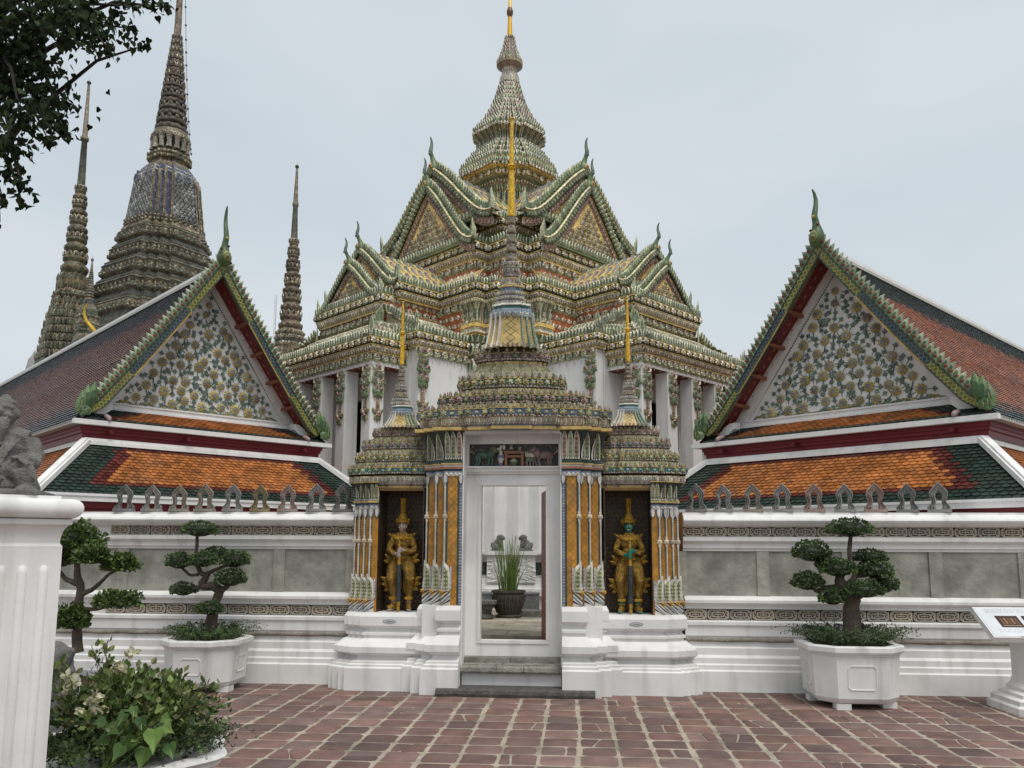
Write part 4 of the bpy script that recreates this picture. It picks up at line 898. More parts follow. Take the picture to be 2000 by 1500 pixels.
def field(b, P0, P1, z0, z1, pitch, s=1.0, col=ORR, pal=(MAU, WHI)):
    """painted panel with staggered flowers"""
    P0 = np.array(P0, float); P1 = np.array(P1, float); d = P1 - P0; L = np.linalg.norm(d)
    flat(b, [(*P0, z0), (*P1, z0), (*P1, z1), (*P0, z1)], col)
    n = max(1, int((z1 - z0) / (pitch * .8)))
    for j in range(n):
        z = z0 + (z1 - z0) * (j + .5) / n
        place(b, T_ROS, (*P0, z), (*P1, z), pitch, .085 * s, list(pal), start=.5 if j % 2 else .0, alt=None, inset=.03)
        place(b, T_LEAF, (*P0, z - .03), (*P1, z - .03), pitch, (.05 * s, .08 * s, .06 * s), PAL_L, start=.0 if j % 2 else .5, inset=.03)
def pendant(b, o, x, L=1.15, s=1.0):
    """hanging ceramic bouquet against a pier; o top centre, x sideways"""
    o = np.array(o, float); x = np.array(x, float); y = np.cross(x, (0, 0, 1)); fr = lambda dx, dz, sc_, dy=.0: frame(o + x * dx + y * dy - np.array((0, 0, dz)), x, y, (0, 0, 1), np.array(sc_) * s)
    I = b.inst
    I(T_CRES, [fr(0, .05, (.30, .3, .34))], [LGR]); I(T_ROS, [fr(0, .09, (.13, .16, .13))], [DRD, MAU])
    for dx in (-.13, .13):
        for k in range(5): I(T_BEAD, [fr(dx, .14 + .045 * k, (.03, .04, .03))], [WHI, PNK])
    leaves = [(-.07, .20, -.10), (.07, .20, -.10), (-.11, .30, -.09), (.11, .30, -.09), (-.06, .36, -.1), (.06, .36, -.1), (-.12, .42, .09), (.12, .42, .09), (-.09, .50, -.1), (.09, .50, -.1), (0, .56, -.11), (-.07, .60, -.09), (.07, .60, -.09)]
    k = L / 1.15
    for dx, dz, h in leaves: I(T_LEAF, [fr(dx, dz * k, (.10, .16, h * 1.2), .01)], [GRN, (.16, .22, .13), WHI], .3)
    for dx, dz in ((0, .24), (-.09, .34), (.09, .34), (0, .42), (-.05, .5), (.06, .52)): I(T_ROS, [fr(dx, dz * k, (.085, .12, .085), .02)], [DRD, PNK], .3)
    z0, z1 = .60 * k, .98 * k
    for i in range(9):
        t = i / 9; za = z0 + (z1 - z0) * t; zb_ = z0 + (z1 - z0) * (t + .8 / 9); w = (.022 + .03 * t) * s
        P = [o - np.array((0, 0, za)) + x * -w * .93, o - np.array((0, 0, za)) + x * w * .93, o - np.array((0, 0, zb_)) + x * w, o - np.array((0, 0, zb_)) + x * -w]
        V = P + [p + y * .03 for p in P]; b.add(V, [(4, 5, 6, 7), (0, 1, 5, 4), (1, 2, 6, 5), (2, 3, 7, 6), (3, 0, 4, 7)], (.36, .25, .16) if i % 2 else (.24, .17, .12))
    for dx, h, ex in ((-.1, .13, -.6), (.1, .13, .6), (-.05, -.14, .3), (.05, -.14, -.3), (0, -.17, 0)):
        zax = unit(np.array((0, 0, 1.0)) + x * ex); b.inst(T_LEAF, [frame(o + x * dx * .6 * s - np.array((0, 0, 1.0 * k)), x, y, zax, np.array((.09, .14, h)) * s)], [GRN, OLV, WHI])
    I(T_ROS, [fr(0, 1.0 * k, (.11, .15, .11), .03)], [DRD, PNK])
# --- walls
oct_core = [(3.3, 0), (3.3, 2.40), (3.02, 2.40), (3.02, 2.70), (2.70, 2.70)]
core = sym_poly(oct_core)
b = MB(); sweep(b, core, [(.35, .40, PLA), (.35, .62, PLA), (.25, .66, PLA), (.25, .95, PLA), (.12, 1.0, PLA), (.12, 1.18, PLA), (.05, 1.22, PLA), (0, 1.24, PLA), (0, 5.42, PLA)], capt=PLA)
b.build('core_wall', 'plaster', hall)
b = MB()
for y in (-2.2, 2.2): b.box((2.6, min(y, y * .9), .4), (4.58, max(y, y * .9), 5.36), PLA)
b.box((4.42, -1.97, .4), (4.6, -.52, 5.36), (.66, .655, .64)); b.box((4.42, .52, .4), (4.6, 1.97, 5.36), (.66, .655, .64)); b.box((4.43, -.52, 4.55), (4.59, .52, 5.36), (.66, .655, .64))
arm_part('porch_wall', b, 'plaster')
b = MB(); flat(b, [(4.2, -.6, .4), (4.2, .6, .4), (4.2, .6, 4.7), (4.2, -.6, 4.7)], (.012, .011, .01)); b.box((4.22, -.53, .4), (4.42, -.515, 4.56), (.05, .04, .035)); arm_part('doorway_dark_sheet', b, 'plain')  # near-black sheet paints in the unlit interior behind the opening
b = MB(); b.box((4.61, -2.0, .3), (5.6, 2.0, .45), PLA); b.box((4.61, -2.1, .0), (5.75, 2.1, .3), PLA); arm_part('verandah_floor', b, 'plaster')
# --- columns of the verandah with their bouquets
COLS = [(5.245, q) for q in (-1.695, -.85, 0, .85, 1.695)]
cb = MB(); hc = .155; ch = .018
pol = [(-hc + ch, -hc), (hc - ch, -hc), (hc, -hc + ch), (hc, hc - ch), (hc - ch, hc), (-hc + ch, hc), (-hc, hc - ch), (-hc, -hc + ch)]
loft(cb, pol, [(1.18, .45, PLA), (1.18, .7, PLA), (1.04, .74, PLA), (1.0, .8, PLA), (.97, 4.95, PLA)]); cm = None
pend = {}
def pend_obj(two):
    b = MB(); pendant(b, (hc * .985, 0, 4.98), (0, 1, 0), 1.12, .88)
    if two: pendant(b, (0, hc * .985 * two, 4.98), (-two, 0, 0), 1.12, .88)
    return b
for a in ARM:
    R = FL(a)
    for i, (p, q) in enumerate(COLS):
        if cm is None: o = cm = cb.build('column', 'plaster', hall)
        else: o = cm.copy(); COL.objects.link(o)
        o.location = R @ Vector((p, q, 0)); o.rotation_euler = (0, 0, a)
        two = 1 if i == 4 else (-1 if i == 0 else 0)
        if two not in pend: pend[two] = d = pend_obj(two).build('pendant_ornament', 'mosaic', o)
        else: d = pend[two].copy(); COL.objects.link(d); d.parent = o
# --- verandah entablature, roof
V1 = rect(3.6, 5.40, 1.85)
ev = lambda a, c: not (abs(a[0] - 3.6) < .4 and abs(c[0] - 3.6) < .4)
b = MB()
sweep(b, V1, [(-.31, 4.93, PLA), (-.0, 4.93, PLA), (0, 5.15, PLA), (-.1, 5.15, PLA)]); flat(b, [(3.7, -1.53, 5.02), (5.1, -1.53, 5.02), (5.1, 1.53, 5.02), (3.7, 1.53, 5.02)], (.10, .03, .02))
sweep(b, offset_poly(V1, -.31), [(0, 4.93, (.12, .035, .025)), (-.005, 5.03, (.12, .035, .025))])
sweep(b, V1, [(-.30, 4.926, (.16, .04, .03)), (-.004, 4.926, (.16, .04, .03))])
arm_part('verandah_beam', b, 'plaster_c')
b = MB(); E5 = [((5.405, -1.85), (5.405, 1.85)), ((5.40, 1.855), (3.9, 1.855)), ((3.9, -1.855), (5.40, -1.855))]
for A_, B_ in E5: garland(b, (*A_, 5.14), (*B_, 5.14), .95)
arm_part('garland', b, 'mosaic')
b = MB(); cornice(b, V1, 5.15, .30, .13, 1.0, edges=ev); arm_part('verandah_cornice', b, 'mosaic')
b = MB(); o = .08
a0, a1, q1 = 5.40 + o, 4.72, 1.85 + o
roof_rows(b, (a0, -q1, 5.46), (a0, q1, 5.46), (a1, 1.25, 6.0), (a1, -1.25, 6.0), 5, .11)
for sg in (1, -1): roof_rows(b, (a0, q1 * sg, 5.46), (3.4, q1 * sg, 5.46), (3.4, 1.2 * sg, 6.0), (a1, 1.2 * sg, 6.0), 5, .11)
for sg in (1, -1):      # hip with upright leaves
    place(b, T_LEAF, (a0, q1 * sg, 5.47), (a1, 1.2 * sg, 6.02), .13, (.12, .12, .2), PAL_L, out=(.7, .7 * sg, 0), jit=.3)
    b.inst(T_LEAF, [frame((a0 - .05 - .03 * k, (q1 - .06 - .03 * k) * sg, 5.48), unit((1, -sg, 0)), unit((1, sg, 0)), (0, 0, 1), (.10, .10, .36 - .05 * k)) for k in range(3)], [GRN, LGR, WHI])
tube(b, [(a1 + .03, -1.2, 5.99), (a1 + .03, 1.2, 5.99)], .025, 5, YEL)
arm_part('verandah_roof', b, 'mosaic')
# --- inner pier block: cornice, garland, corner bouquet, roof
V2 = rect(2.6, 4.62, 2.21); b = MB()
e2 = [((4.0, 2.215), (3.2, 2.215))]
cornice(b, V2, 5.33, .30, .10, 1.0, edges=lambda a, c: not (abs(a[0] - 2.6) < .3 and abs(c[0] - 2.6) < .3)); arm_part('pier_cornice', b, 'mosaic')
for sg in (1, -1):
    b = MB(); A_, B_ = ((4.62, 2.215), (3.3, 2.215)) if sg > 0 else ((3.3, -2.215), (4.62, -2.215))
    garland(b, (*A_, 5.33), (*B_, 5.33), .95)
    arm_part('garland', b, 'mosaic'); b = MB(); pendant(b, (4.48, 2.215 * sg, 5.36), (-sg, 0, 0), 1.35, 1.0); arm_part('pendant_ornament', b, 'mosaic')
for sg in (1, -1):
    b = MB(); A_ = [(4.70, 2.28 * sg, 5.64), (3.2, 2.28 * sg, 5.64), (3.2, 1.3 * sg, 6.18), (4.70, 1.3 * sg, 6.18)]
    roof_rows(b, *A_, 5, .11); roof_rows(b, (4.71, 1.3 * sg, 5.66), (4.71, 2.28 * sg, 5.66), (4.62, 2.1 * sg, 5.86), (4.62, 1.3 * sg, 6.16), 3, .11)
    b.inst(T_LEAF, [frame((4.68 - .03 * k, (2.25 - .05 * k) * sg, 5.62), unit((1, -sg, 0)), unit((1, sg, 0)), (0, 0, 1), (.10, .10, .40 - .06 * k)) for k in range(3)], [GRN, LGR, WHI])
    place(b, T_LEAF, (4.71, 2.28 * sg, 5.68), (4.66, 1.3 * sg, 6.2), .10, (.10, .12, .16), PAL_L, out=(1, 0, 0), jit=.3)
    arm_part('pier_roof', b, 'mosaic')
b = MB(); b.box((3.1, -1.29, 5.6), (4.60, 1.29, 6.26), (.30, .20, .13)); b.box((3.1, -1.10, 6.2), (4.55, 1.10, 6.6), (.30, .20, .13)); arm_part('porch_core', b, 'mosaic')
# --- corner pilasters of the core: ornate capital, yellow bands, ribbed shaft
b = MB()
CAPP = [(0, 5.30, PLA), (.04, 5.36, GRN), (.07, 5.46, LGR), (.03, 5.60, GRN), (.09, 5.76, GRN), (.03, 5.77, YEL), (.03, 5.80, YEL), (.07, 5.83, YEL), (.07, 5.88, WHI), (.05, 5.89, MAU), (.07, 5.93, WHI), (.09, 5.94, YEL), (.05, 6.03, YEL), (0, 6.05, YEL), (0, 6.06, GRN), (.02, 6.3, GRN), (.09, 6.5, LGR), (.09, 6.52, YEL)]
ZZ = np.array([(3.3, 2.02), (3.3, 2.40), (3.02, 2.40), (3.02, 2.70), (2.70, 2.70), (2.70, 3.02), (2.40, 3.02), (2.40, 3.3), (2.02, 3.3)])
sweep(b, ZZ, CAPP, closed=False)
for z, sc_ in ((5.40, (.15, .2, .20)), (5.56, (.15, .2, -.18)), (5.62, (.13, .22, .16))): row(b, T_LEAF, ZZ, z, .14, sc_, PAL_L, closed=False, off=.03, jit=.3)
row(b, T_ROS, ZZ, 5.52, .14, .11, [DRD, WHI], closed=False, off=.05); row(b, T_ROS, ZZ, 5.24, .15, .10, [DRD, WHI], closed=False, off=.01); row(b, T_LEAF, ZZ, 5.24, .1, (.1, .14, -.2), PAL_L, closed=False)
row(b, T_LEAF, ZZ, 6.05, .07, (.06, .1, .1), [PNK, LGR, WHI], closed=False); row(b, T_LEAF, ZZ, 6.44, .07, (.06, .1, .08), [PNK, LGR, WHI], closed=False, off=.08)
for i in range(len(ZZ) - 1):
    a, c = ZZ[i], ZZ[i + 1]; d = unit(c - a); nr = np.array((d[1], -d[0])); L_ = np.linalg.norm(c - a); k = max(2, int(L_ / .045))
    for j in range(k):
        m_ = a + d * L_ * (j + .5) / k; tube(b, [(*(m_ + nr * .012), 6.08), (*(m_ + nr * .03), 6.3), (*(m_ + nr * .10), 6.48)], .015, 4, ((.42, .42, .32), GRN, PNK)[j % 3])
b.build('corner_capital', 'mosaic', hall)
# --- mid frieze and mid cornice
for R2, pts in ((lambda x, y: (x, y), ((3.305, 1.2), (3.305, 2.38))), (lambda x, y: (-y, x), ((3.305, -2.38), (3.305, -1.2)))):
    b = MB(); field(b, R2(*pts[0]), R2(*pts[1]), 5.6, 6.5, .19); garland(b, (*R2(*pts[0]), 6.52), (*R2(*pts[1]), 6.52), 1.1, False); b.build('frieze', 'mosaic', hall)
for sg in (1, -1):
    b = MB(); pts = ((4.62, 1.22 * sg), (3.3, 1.22 * sg)) if sg > 0 else ((3.3, -1.22), (4.62, -1.22))
    field(b, pts[0], pts[1], 5.9, 6.55, .19); garland(b, (*pts[0], 6.36), (*pts[1], 6.36), 1.1, False); arm_part('frieze', b, 'mosaic')
b = MB()
field(b, (4.63, -1.15), (4.63, 1.15), 5.85, 6.3, .19); garland(b, (4.64, -1.15, 6.24), (4.64, 1.15, 6.24), 1.15, False)
for sg in (1, -1): b.inst(T_LEAF, [frame((4.72 + .02 * k, (1.17 - .04 * k) * sg, 5.92), unit((1, -sg, 0)), unit((1, sg, 0)), (0, 0, 1), (.10, .10, .42 - .05 * k)) for k in range(3)], [GRN, LGR, WHI])
arm_part('frieze', b, 'mosaic')
oct_mid = [(4.36, 0), (4.36, 1.30)] + [(3.3, 1.30), (3.3, 2.40), (3.02, 2.40), (3.02, 2.70), (2.70, 2.70)]
mid = sym_poly(oct_mid)
front = lambda a, c: (a[0] + c[0] + a[1] + c[1]) > 2.0
b = MB(); cornice(b, mid, 6.50, .36, .12, .92, edges=front); b.build('middle_cornice', 'mosaic', hall)
V3 = rect(3.9, 4.68, 1.12); b = MB()
cornice(b, V3, 6.24, .36, .12, 1.0, edges=lambda a, c: not (abs(a[0] - 3.9) < .3 and abs(c[0] - 3.9) < .3)); arm_part('porch_cornice', b, 'mosaic')
# --- tiled skirts between middle cornice and upper frieze
upw = sym_poly([(2.5, 0), (2.5, 1.5), (2.12, 1.5), (2.12, 2.12)])
for k in range(2):
    R3 = lambda x, y, z, k=k: (*((x, y), (-y, x), (-x, -y), (y, -x))[k], z)
    for sg in ((1,) if k == 0 else (-1,)):
        b = MB(); lattice(b, R3(3.36, 1.1 * sg, 6.88), R3(3.36, 2.2 * sg, 6.88), R3(2.78, 2.0 * sg, 7.36), R3(2.78, .9 * sg, 7.36), 5, 3)
        flat(b, [R3(3.36, 2.18 * sg, 6.885), R3(3.36, 2.44 * sg, 6.885), R3(2.80, 2.12 * sg, 7.37), R3(2.78, 1.98 * sg, 7.37)], (.48, .32, .14)); b.build('tiled_skirt', 'glaze', hall)
    if k: continue
    b = MB()
    V = [R3(3.34, 2.42, 6.89), R3(3.03, 2.71, 6.89), R3(2.71, 3.03, 6.89), R3(2.42, 3.34, 6.89), R3(2.26, 2.74, 7.36), R3(2.74, 2.26, 7.36)]
    flat(b, V[:2] + [V[5]], YEL); flat(b, [V[1], V[2], V[4], V[5]], YEL); flat(b, V[2:5], YEL); flat(b, [V[5], V[4], R3(1.9, 2.0, 7.37), R3(2.0, 1.9, 7.37)], YEL)
    for t in (.2, .4, .6, .8): 
        A_ = np.array(V[0]) * (1 - t) + np.array(V[3]) * t + np.array((.11, .11, .01)) * (1 if k == 0 else 0); B_ = np.array(V[5]) * (1 - t) + np.array(V[4]) * t
        tube(b, [A_, B_], .03, 5, GRN)
    for (x, y) in ((3.24, 2.36), (2.36, 3.24)): b.inst(T_LEAF, [frame(R3(x - .04 * j, y - .03 * j, 6.85), unit((1, -1, 0)), unit((1, 1, 0)), (0, 0, 1), (.10, .10, .46 - .06 * j)) for j in range(3)], [GRN, LGR, WHI])
b.build('corner_skirt', 'glaze', hall)
# --- upper frieze and cornice
b = MB(); sweep(b, upw, [(.02, 7.2, ORR), (0, 7.8, ORR)])
n = len(upw)
for i in range(n):
    a, c = upw[i], upw[(i + 1) % n]
    if not front(a, c): continue
    field(b, a + .0, c + .0, 7.22, 7.74, .19); garland(b, (*a, 7.75), (*c, 7.75), 1.15, False)
b.build('upper_frieze', 'mosaic', hall)
b = MB(); cornice(b, upw, 7.76, .42, .12, 1.1, edges=front); b.build('upper_cornice', 'mosaic', hall)
cor2 = sym_poly([(2.0, 0), (2.0, 1.78), (1.78, 1.78)])
b = MB(); sweep(b, cor2, [(0, 8.1, MAU), (0, 8.3, GRN), (.06, 8.46, GRN)]); cornice(b, cor2, 8.46, .32, .10, 1.0, edges=front); row(b, T_LEAF, cor2, 8.2, .1, (.1, .12, .26), PAL_L, edges=front); b.build('attic', 'mosaic', hall)
# --- gables
def gable(p, w, zb, za, s=1.0, tymp=True, back=1.5, name='gable', chofa=.75):
    H = za - zb; b = MB(); NT = 26
    w /= 1.05; zf = lambda t: zb + H * (1 - t) + .10 * H * math.sin(math.pi * t) * (.85 - 1.6 * t)
    T0, LL = .82, .30; sl = (zf(T0 + .005) - zf(T0 - .005)) / .01
    zc = lambda t: zf(t) if t <= T0 else zf(T0) + sl * ((t - T0) - (t - T0) ** 2 / (2 * LL))
    W_ = lambda q, d, z: np.array((p + d, q, z))
    def pt(t, off):      # off: inward (towards the tympanum)
        e = .01; q = w * t; z = zc(t); dq = w * e; dz = zc(t + e) - zc(t); L_ = math.hypot(dq, dz); nq, nz_ = dz / L_, -dq / L_      # inward normal
        return q + nq * off, z + nz_ * off, np.array((dq / L_, dz / L_))
    ts = [i / NT for i in range(NT + 1)] + [1.04, 1.08, 1.12]
    for sg in (1, -1):
        def rib(o0, o1, d0, d1, col):
            V = []; F = []
            for t in ts:
                q0, z0, _ = pt(t, o0); q1, z1, _ = pt(t, o1)
                V += [W_(max(q0, 0) * sg, d0, z0), W_(max(q1, 0) * sg, d1, z1)]
            for i in range(len(ts) - 1): F.append((2 * i, 2 * i + 1, 2 * i + 3, 2 * i + 2))
            b.add(V, F, col)
        rib(.0, .0, -.16, .10 * s, GRN); rib(0, .03 * s, .10 * s, .12 * s, CRM); rib(.03 * s, .05 * s, .12 * s, .07 * s, YEL); rib(.05 * s, .17 * s, .07 * s, .06 * s, DGR); rib(.17 * s, .18 * s, .06 * s, .03, YEL); rib(.18 * s, .30 * s, .03, .02, MAU); rib(.30 * s, .31 * s, .02, -.02, OLV)
        sp = .095 * s; Lc = sum(math.hypot(pt(a, 0)[0] - pt(c, 0)[0], pt(a, 0)[1] - pt(c, 0)[1]) for a, c in zip(ts[:-1], ts[1:])); n = int(Lc / sp)
        for layer, (off, d, T, pal, sc_) in enumerate(((-.005, .02, T_LEAF, [GRN, LGR, WHI], (.11, .14, .17)), (-.0, -.08, T_LEAF, [DGR, GRN, WHI], (.10, .14, .15)), (.11, .075, T_ROS, [MAU, GRN], (.10, .14, .10)), (.10, .07, T_LEAF, [GRN, LGR, WHI], (.08, .16, .1)), (.24, .03, T_ROS, [DRD, PNK], (.085, .1, .085)))):
            A = []
            for i in range(n):
                t = (i + (.5 if layer % 2 else .15)) / n * 1.10; q, z, tg = pt(t, off * s)
                if q < .02: continue
                X = np.array((0, tg[0] * sg, tg[1])); Z = np.array((0, -tg[1] * sg, tg[0])); 
                if layer in (0, 1, 3): Z = unit(Z * .9 - X * .55); X = unit(np.cross(Z, (1, 0, 0))) 
                A.append(frame(W_(q * sg, d, z), X, (1, 0, 0), Z, np.array(sc_) * s))
            b.inst(T, A, pal, .3)
        # curled finial at the foot
        q, z, _ = pt(1.06, 0)
        b.inst(T_LEAF, [frame(W_((q + .02 * k) * sg, .05 - .03 * k, z - .06), unit((0, 1, 0)), (1, 0, 0), unit((0, sg * .12, 1)), (.11 * s, .12 * s, (.44 - .08 * k) * s)) for k in range(3)], [GRN, LGR, WHI])
    if tymp:
        V = [W_(max(pt(t, .29 * s)[0], 0) * sg_, .0, pt(t, .29 * s)[1]) for sg_, tt in ((1, ts[:-3]), (-1, ts[:-3][::-1])) for t in tt]
        z0 = zb + .02; V = [v if v[2] > z0 else np.array((v[0], v[1], z0)) for v in V]; flat(b, V, (.64, .45, .16))
        nr = int(H * .8 / (.13 * s)); 
        for j in range(nr):
            z = zb + .06 + j * .13 * s; A = []; B = []
            for i in range(-14, 15):
                q = (i + (.5 if j % 2 else 0)) * .165 * s; t = max((q if q > 0 else -q) / w, .0)
                if z < zc(min(t + .02, 1)) - .36 * s * math.hypot(1, H / w):
                    A.append(frame(W_(q, .01, z), (0, 1, 0), (1, 0, 0), (0, 0, 1), (.10 * s, .13 * s, .10 * s))); B.append(frame(W_(q, .005, z + .01), (0, 1, 0), (1, 0, 0), (0, 0, 1), (.10 * s, .10 * s, -.12 * s)))
            b.inst(T_ROS, A, [(.2, .1, .09), (.30, .27, .22)], .4); b.inst(T_LEAF, B, [GRN, LGR, LGR], .3)
        b.box((p - .02, -w * .98, zb - .06), (p + .06, w * .98, zb + .02), GRN); place(b, T_LEAF, (p + .06, -w * .95, zb - .0), (p + .06, w * .95, zb - .0), .1 * s, (.09 * s, .12 * s, .14 * s), PAL_L)
    # roof body behind the gable
    for sg in (1, -1):
        tt = [0, .25, .5, .75, 1.0]
        for t0, t1 in zip(tt[:-1], tt[1:]):
            lattice(b, (p - .1, w * t1 * sg, zc(t1) - .03), (p - back, w * t1 * sg, zc(t1) - .03), (p - back, w * t0 * sg, zc(t0) - .03), (p - .1, w * t0 * sg, zc(t0) - .03), max(2, int(back / .2)), 1)
    o, o2 = arm_part(name, b, 'mosaic')
    c = MB()
    tube(c, [W_(0, .02, za - .14 * s), W_(0, .03, za - .02), W_(0, .03, za + .06 * s), W_(0, .06, za + .13 * s), W_(0, .12, za + .24 * s)], np.array((.10, .12, .10, .06, .038)) * s, 8, (.16, .22, .10))
    tube(c, [W_(0, .11, za + .22 * s), W_(0, .15, za + .30 * s), W_(0, .145, za + chofa * .55), W_(0, .12, za + chofa * .72), W_(0, .125, za + chofa * .88), W_(0, .16, za + chofa)], np.array((.045, .045, .042, .034, .024, .012)) * s, 7, (.12, .17, .13))
    ball(c, W_(0, .17, za + .26 * s), .035 * s, (.16, .2, .12), 6, 4); c.inst(T_ROS, [frame(W_(0, .13, za + .0), (0, 1, 0), (1, 0, 0), (0, 0, 1), .12 * s)], [DRD, YEL])
    for ob in (o, o2):
        k = c.build('chofa', 'glaze', ob, smooth=50) if ob is o else None
        if ob is o: k0 = k
        else: k = k0.copy(); COL.objects.link(k); k.parent = o2
    return o
gable(2.45, 1.92, 8.78, 10.40, 1.15, True, 2.4, 'upper_rear_gable', .72)
gable(2.62, 1.52, 8.22, 9.92, 1.0, True, 1.0, 'upper_gable', .62)
gable(4.42, 1.26, 6.92, 7.92, .85, True, 2.0, 'porch_rear_gable', .55)
gable(4.70, 1.10, 6.62, 7.50, .80, True, .6, 'porch_gable', .52)
# --- spire
near_ = lambda a, c: (a[0] + c[0] + a[1] + c[1]) > -.3
SPO = redent(1, 1, [(.42, .12), (.62, .12), (.76, .12), (.88, .12), (1.0, 0)])
k_ = 1 / 76.2 / 1.08
pro = [(62, 9.3), (62, 9.75), (66, 9.9), (60, 9.95), (60, 10.3), (66, 10.42), (70, 10.47), (80, 10.58), (84, 10.68), (80, 10.72), (92, 10.80), (97, 10.94), (97, 11.02), (90, 11.06), (86, 11.2), (81, 11.23), (76, 11.38), (71, 11.41), (66, 11.54), (61, 11.57), (57, 11.64), (56, 11.70), (57, 11.78), (62, 11.88), (69, 11.96), (72, 11.98), (73, 12.03), (68, 12.06), (61, 12.2), (55, 12.26), (50, 12.42), (46, 12.46), (42, 12.62), (38, 12.66), (35, 12.82), (32, 12.86), (30, 13.0), (27, 13.04), (25, 13.2), (23, 13.24), (21, 13.38), (20, 13.55)]
b = MB(); cols = [OLV, GRN, MAU, (.12, .14, .09)]
loft(b, SPO, [(r * k_, z, YEL if i % 7 == 3 else cols[i % 4]) for i, (r, z) in enumerate(pro)])
def spire_row(z, r, T, pal, sp, sc_, **kw): row(b, T, SPO * r * k_, z, sp, sc_, pal, edges=near_, jit=.35, **kw)
spire_row(10.0, 60, T_LEAF, PAL_L, .09, (.09, .1, .3)); spire_row(10.3, 62, T_LEAF, PAL_L, .09, (.09, .1, .3), tilt=.25); spire_row(10.5, 64, T_LEAF, PAL_LW, .09, (.09, .1, .2), tilt=.3); spire_row(9.85, 64, T_ROS, [DRD, WHI], .13, .11)
spire_row(10.52, 72, T_PET, [WHI, MAU], .09, (.09, .09, .12)); spire_row(10.66, 84, T_ROS, [MAU, WHI], .13, .11, alt=(T_DIA, [YEL], .08)); spire_row(10.73, 84, T_LEAF, PAL_L, .09, (.09, .10, .11))
for z, r in ((10.84, 96), (11.02, 93), (11.2, 84), (11.38, 74), (11.53, 64)): spire_row(z, r, T_LEAF, PAL_L, .085, (.085, .10, .12)); spire_row(z - .035, r + 1, T_ROS, [MAU, WHI], .11, .075); spire_row(z + .075, r - 4, T_LEAF, PAL_LW, .08, (.08, .09, .09))
q_ = SPO * k_
for i in range(len(q_)):
    a_, c_ = q_[i], q_[(i + 1) % len(q_)]
    if not near_(a_ * 57, c_ * 57): continue
    for j in range(max(1, int(np.linalg.norm(c_ - a_) * 62 / .055))):
        m_ = a_ + (c_ - a_) * (j + .5) / max(1, int(np.linalg.norm(c_ - a_) * 62 / .055)); tube(b, [(*(m_ * r), z) for r, z in ((58, 11.64), (57.5, 11.72), (60, 11.82), (66, 11.91), (73, 11.98))], .019, 4, ((.40, .40, .31), GRN, (.36, .30, .27))[j % 3])
spire_row(12.0, 72, T_ROS, [MAU, WHI], .10, .085); spire_row(12.06, 71, T_LEAF, PAL_L, .085, (.085, .1, .12))
for i, (r, z) in enumerate(((64, 12.16), (56, 12.30), (48, 12.48), (42, 12.62), (36, 12.78), (32, 12.92), (28, 13.06), (25, 13.2), (22, 13.34))): spire_row(z, r, T_LEAF, PAL_L if i % 2 else PAL_LW, .085, (.085, .1, .14)); spire_row(z + .06, r - 3, T_ROS, [MAU, WHI], .09, .06)
b.build('spire', 'mosaic', hall)
b = MB(); lathe(b, [(20 / 76, 13.52, PNK), (18 / 76, 13.66, (.4, .36, .32)), (13.5 / 76, 13.86, (.42, .38, .34)), (14 / 76, 13.96, (.4, .36, .32)), (20 / 76, 14.0, MAU), (26 / 76, 14.05, MAU), (26 / 76, 14.1, OLV), (22 / 76, 14.16, MAU), (21 / 76, 14.22, OLV), (17 / 76, 14.34, MAU), (15 / 76, 14.44, OLV), (12 / 76, 14.6, MAU), (9.5 / 76, 14.78, OLV), (9.5 / 76, 14.86, MAU), (6 / 76, 14.88, MAU)], 20)
for i in range(20):
    a = 2 * math.pi * i / 20; tube(b, [(math.cos(a) * r, math.sin(a) * r, z) for r, z in ((.265, 13.55), (.24, 13.68), (.185, 13.86), (.19, 13.97))], .017, 4, (.46, .43, .38))
for z, r in ((14.1, 25), (14.2, 21), (14.3, 18.5), (14.42, 15.5), (14.54, 13), (14.66, 11), (14.78, 9.5)):
    q = circ(16, r / 76); row(b, T_LEAF, q, z, .06, (.06, .07, .11), PAL_LW if int(z * 50) % 2 else PAL_L, edges=near_, jit=.3)
b.build('spire_crown', 'mosaic', hall)
b = MB(); lathe(b, [(5.8 / 76, 14.86, GLD), (3.8 / 76, 15.45, GLD), (3.8 / 76, 15.46, BRN), (6.5 / 76, 15.55, BRN), (6.8 / 76, 15.62, BRN), (5 / 76, 15.68, BRN), (4.4 / 76, 15.72, BRN), (3.2 / 76, 15.74, GLD), (2.4 / 76, 16.3, GLD), (1 / 76, 16.8, GLD)], 12, capt=GLD); b.build('gilded_spire_tip', 'goldm', hall, smooth=50)
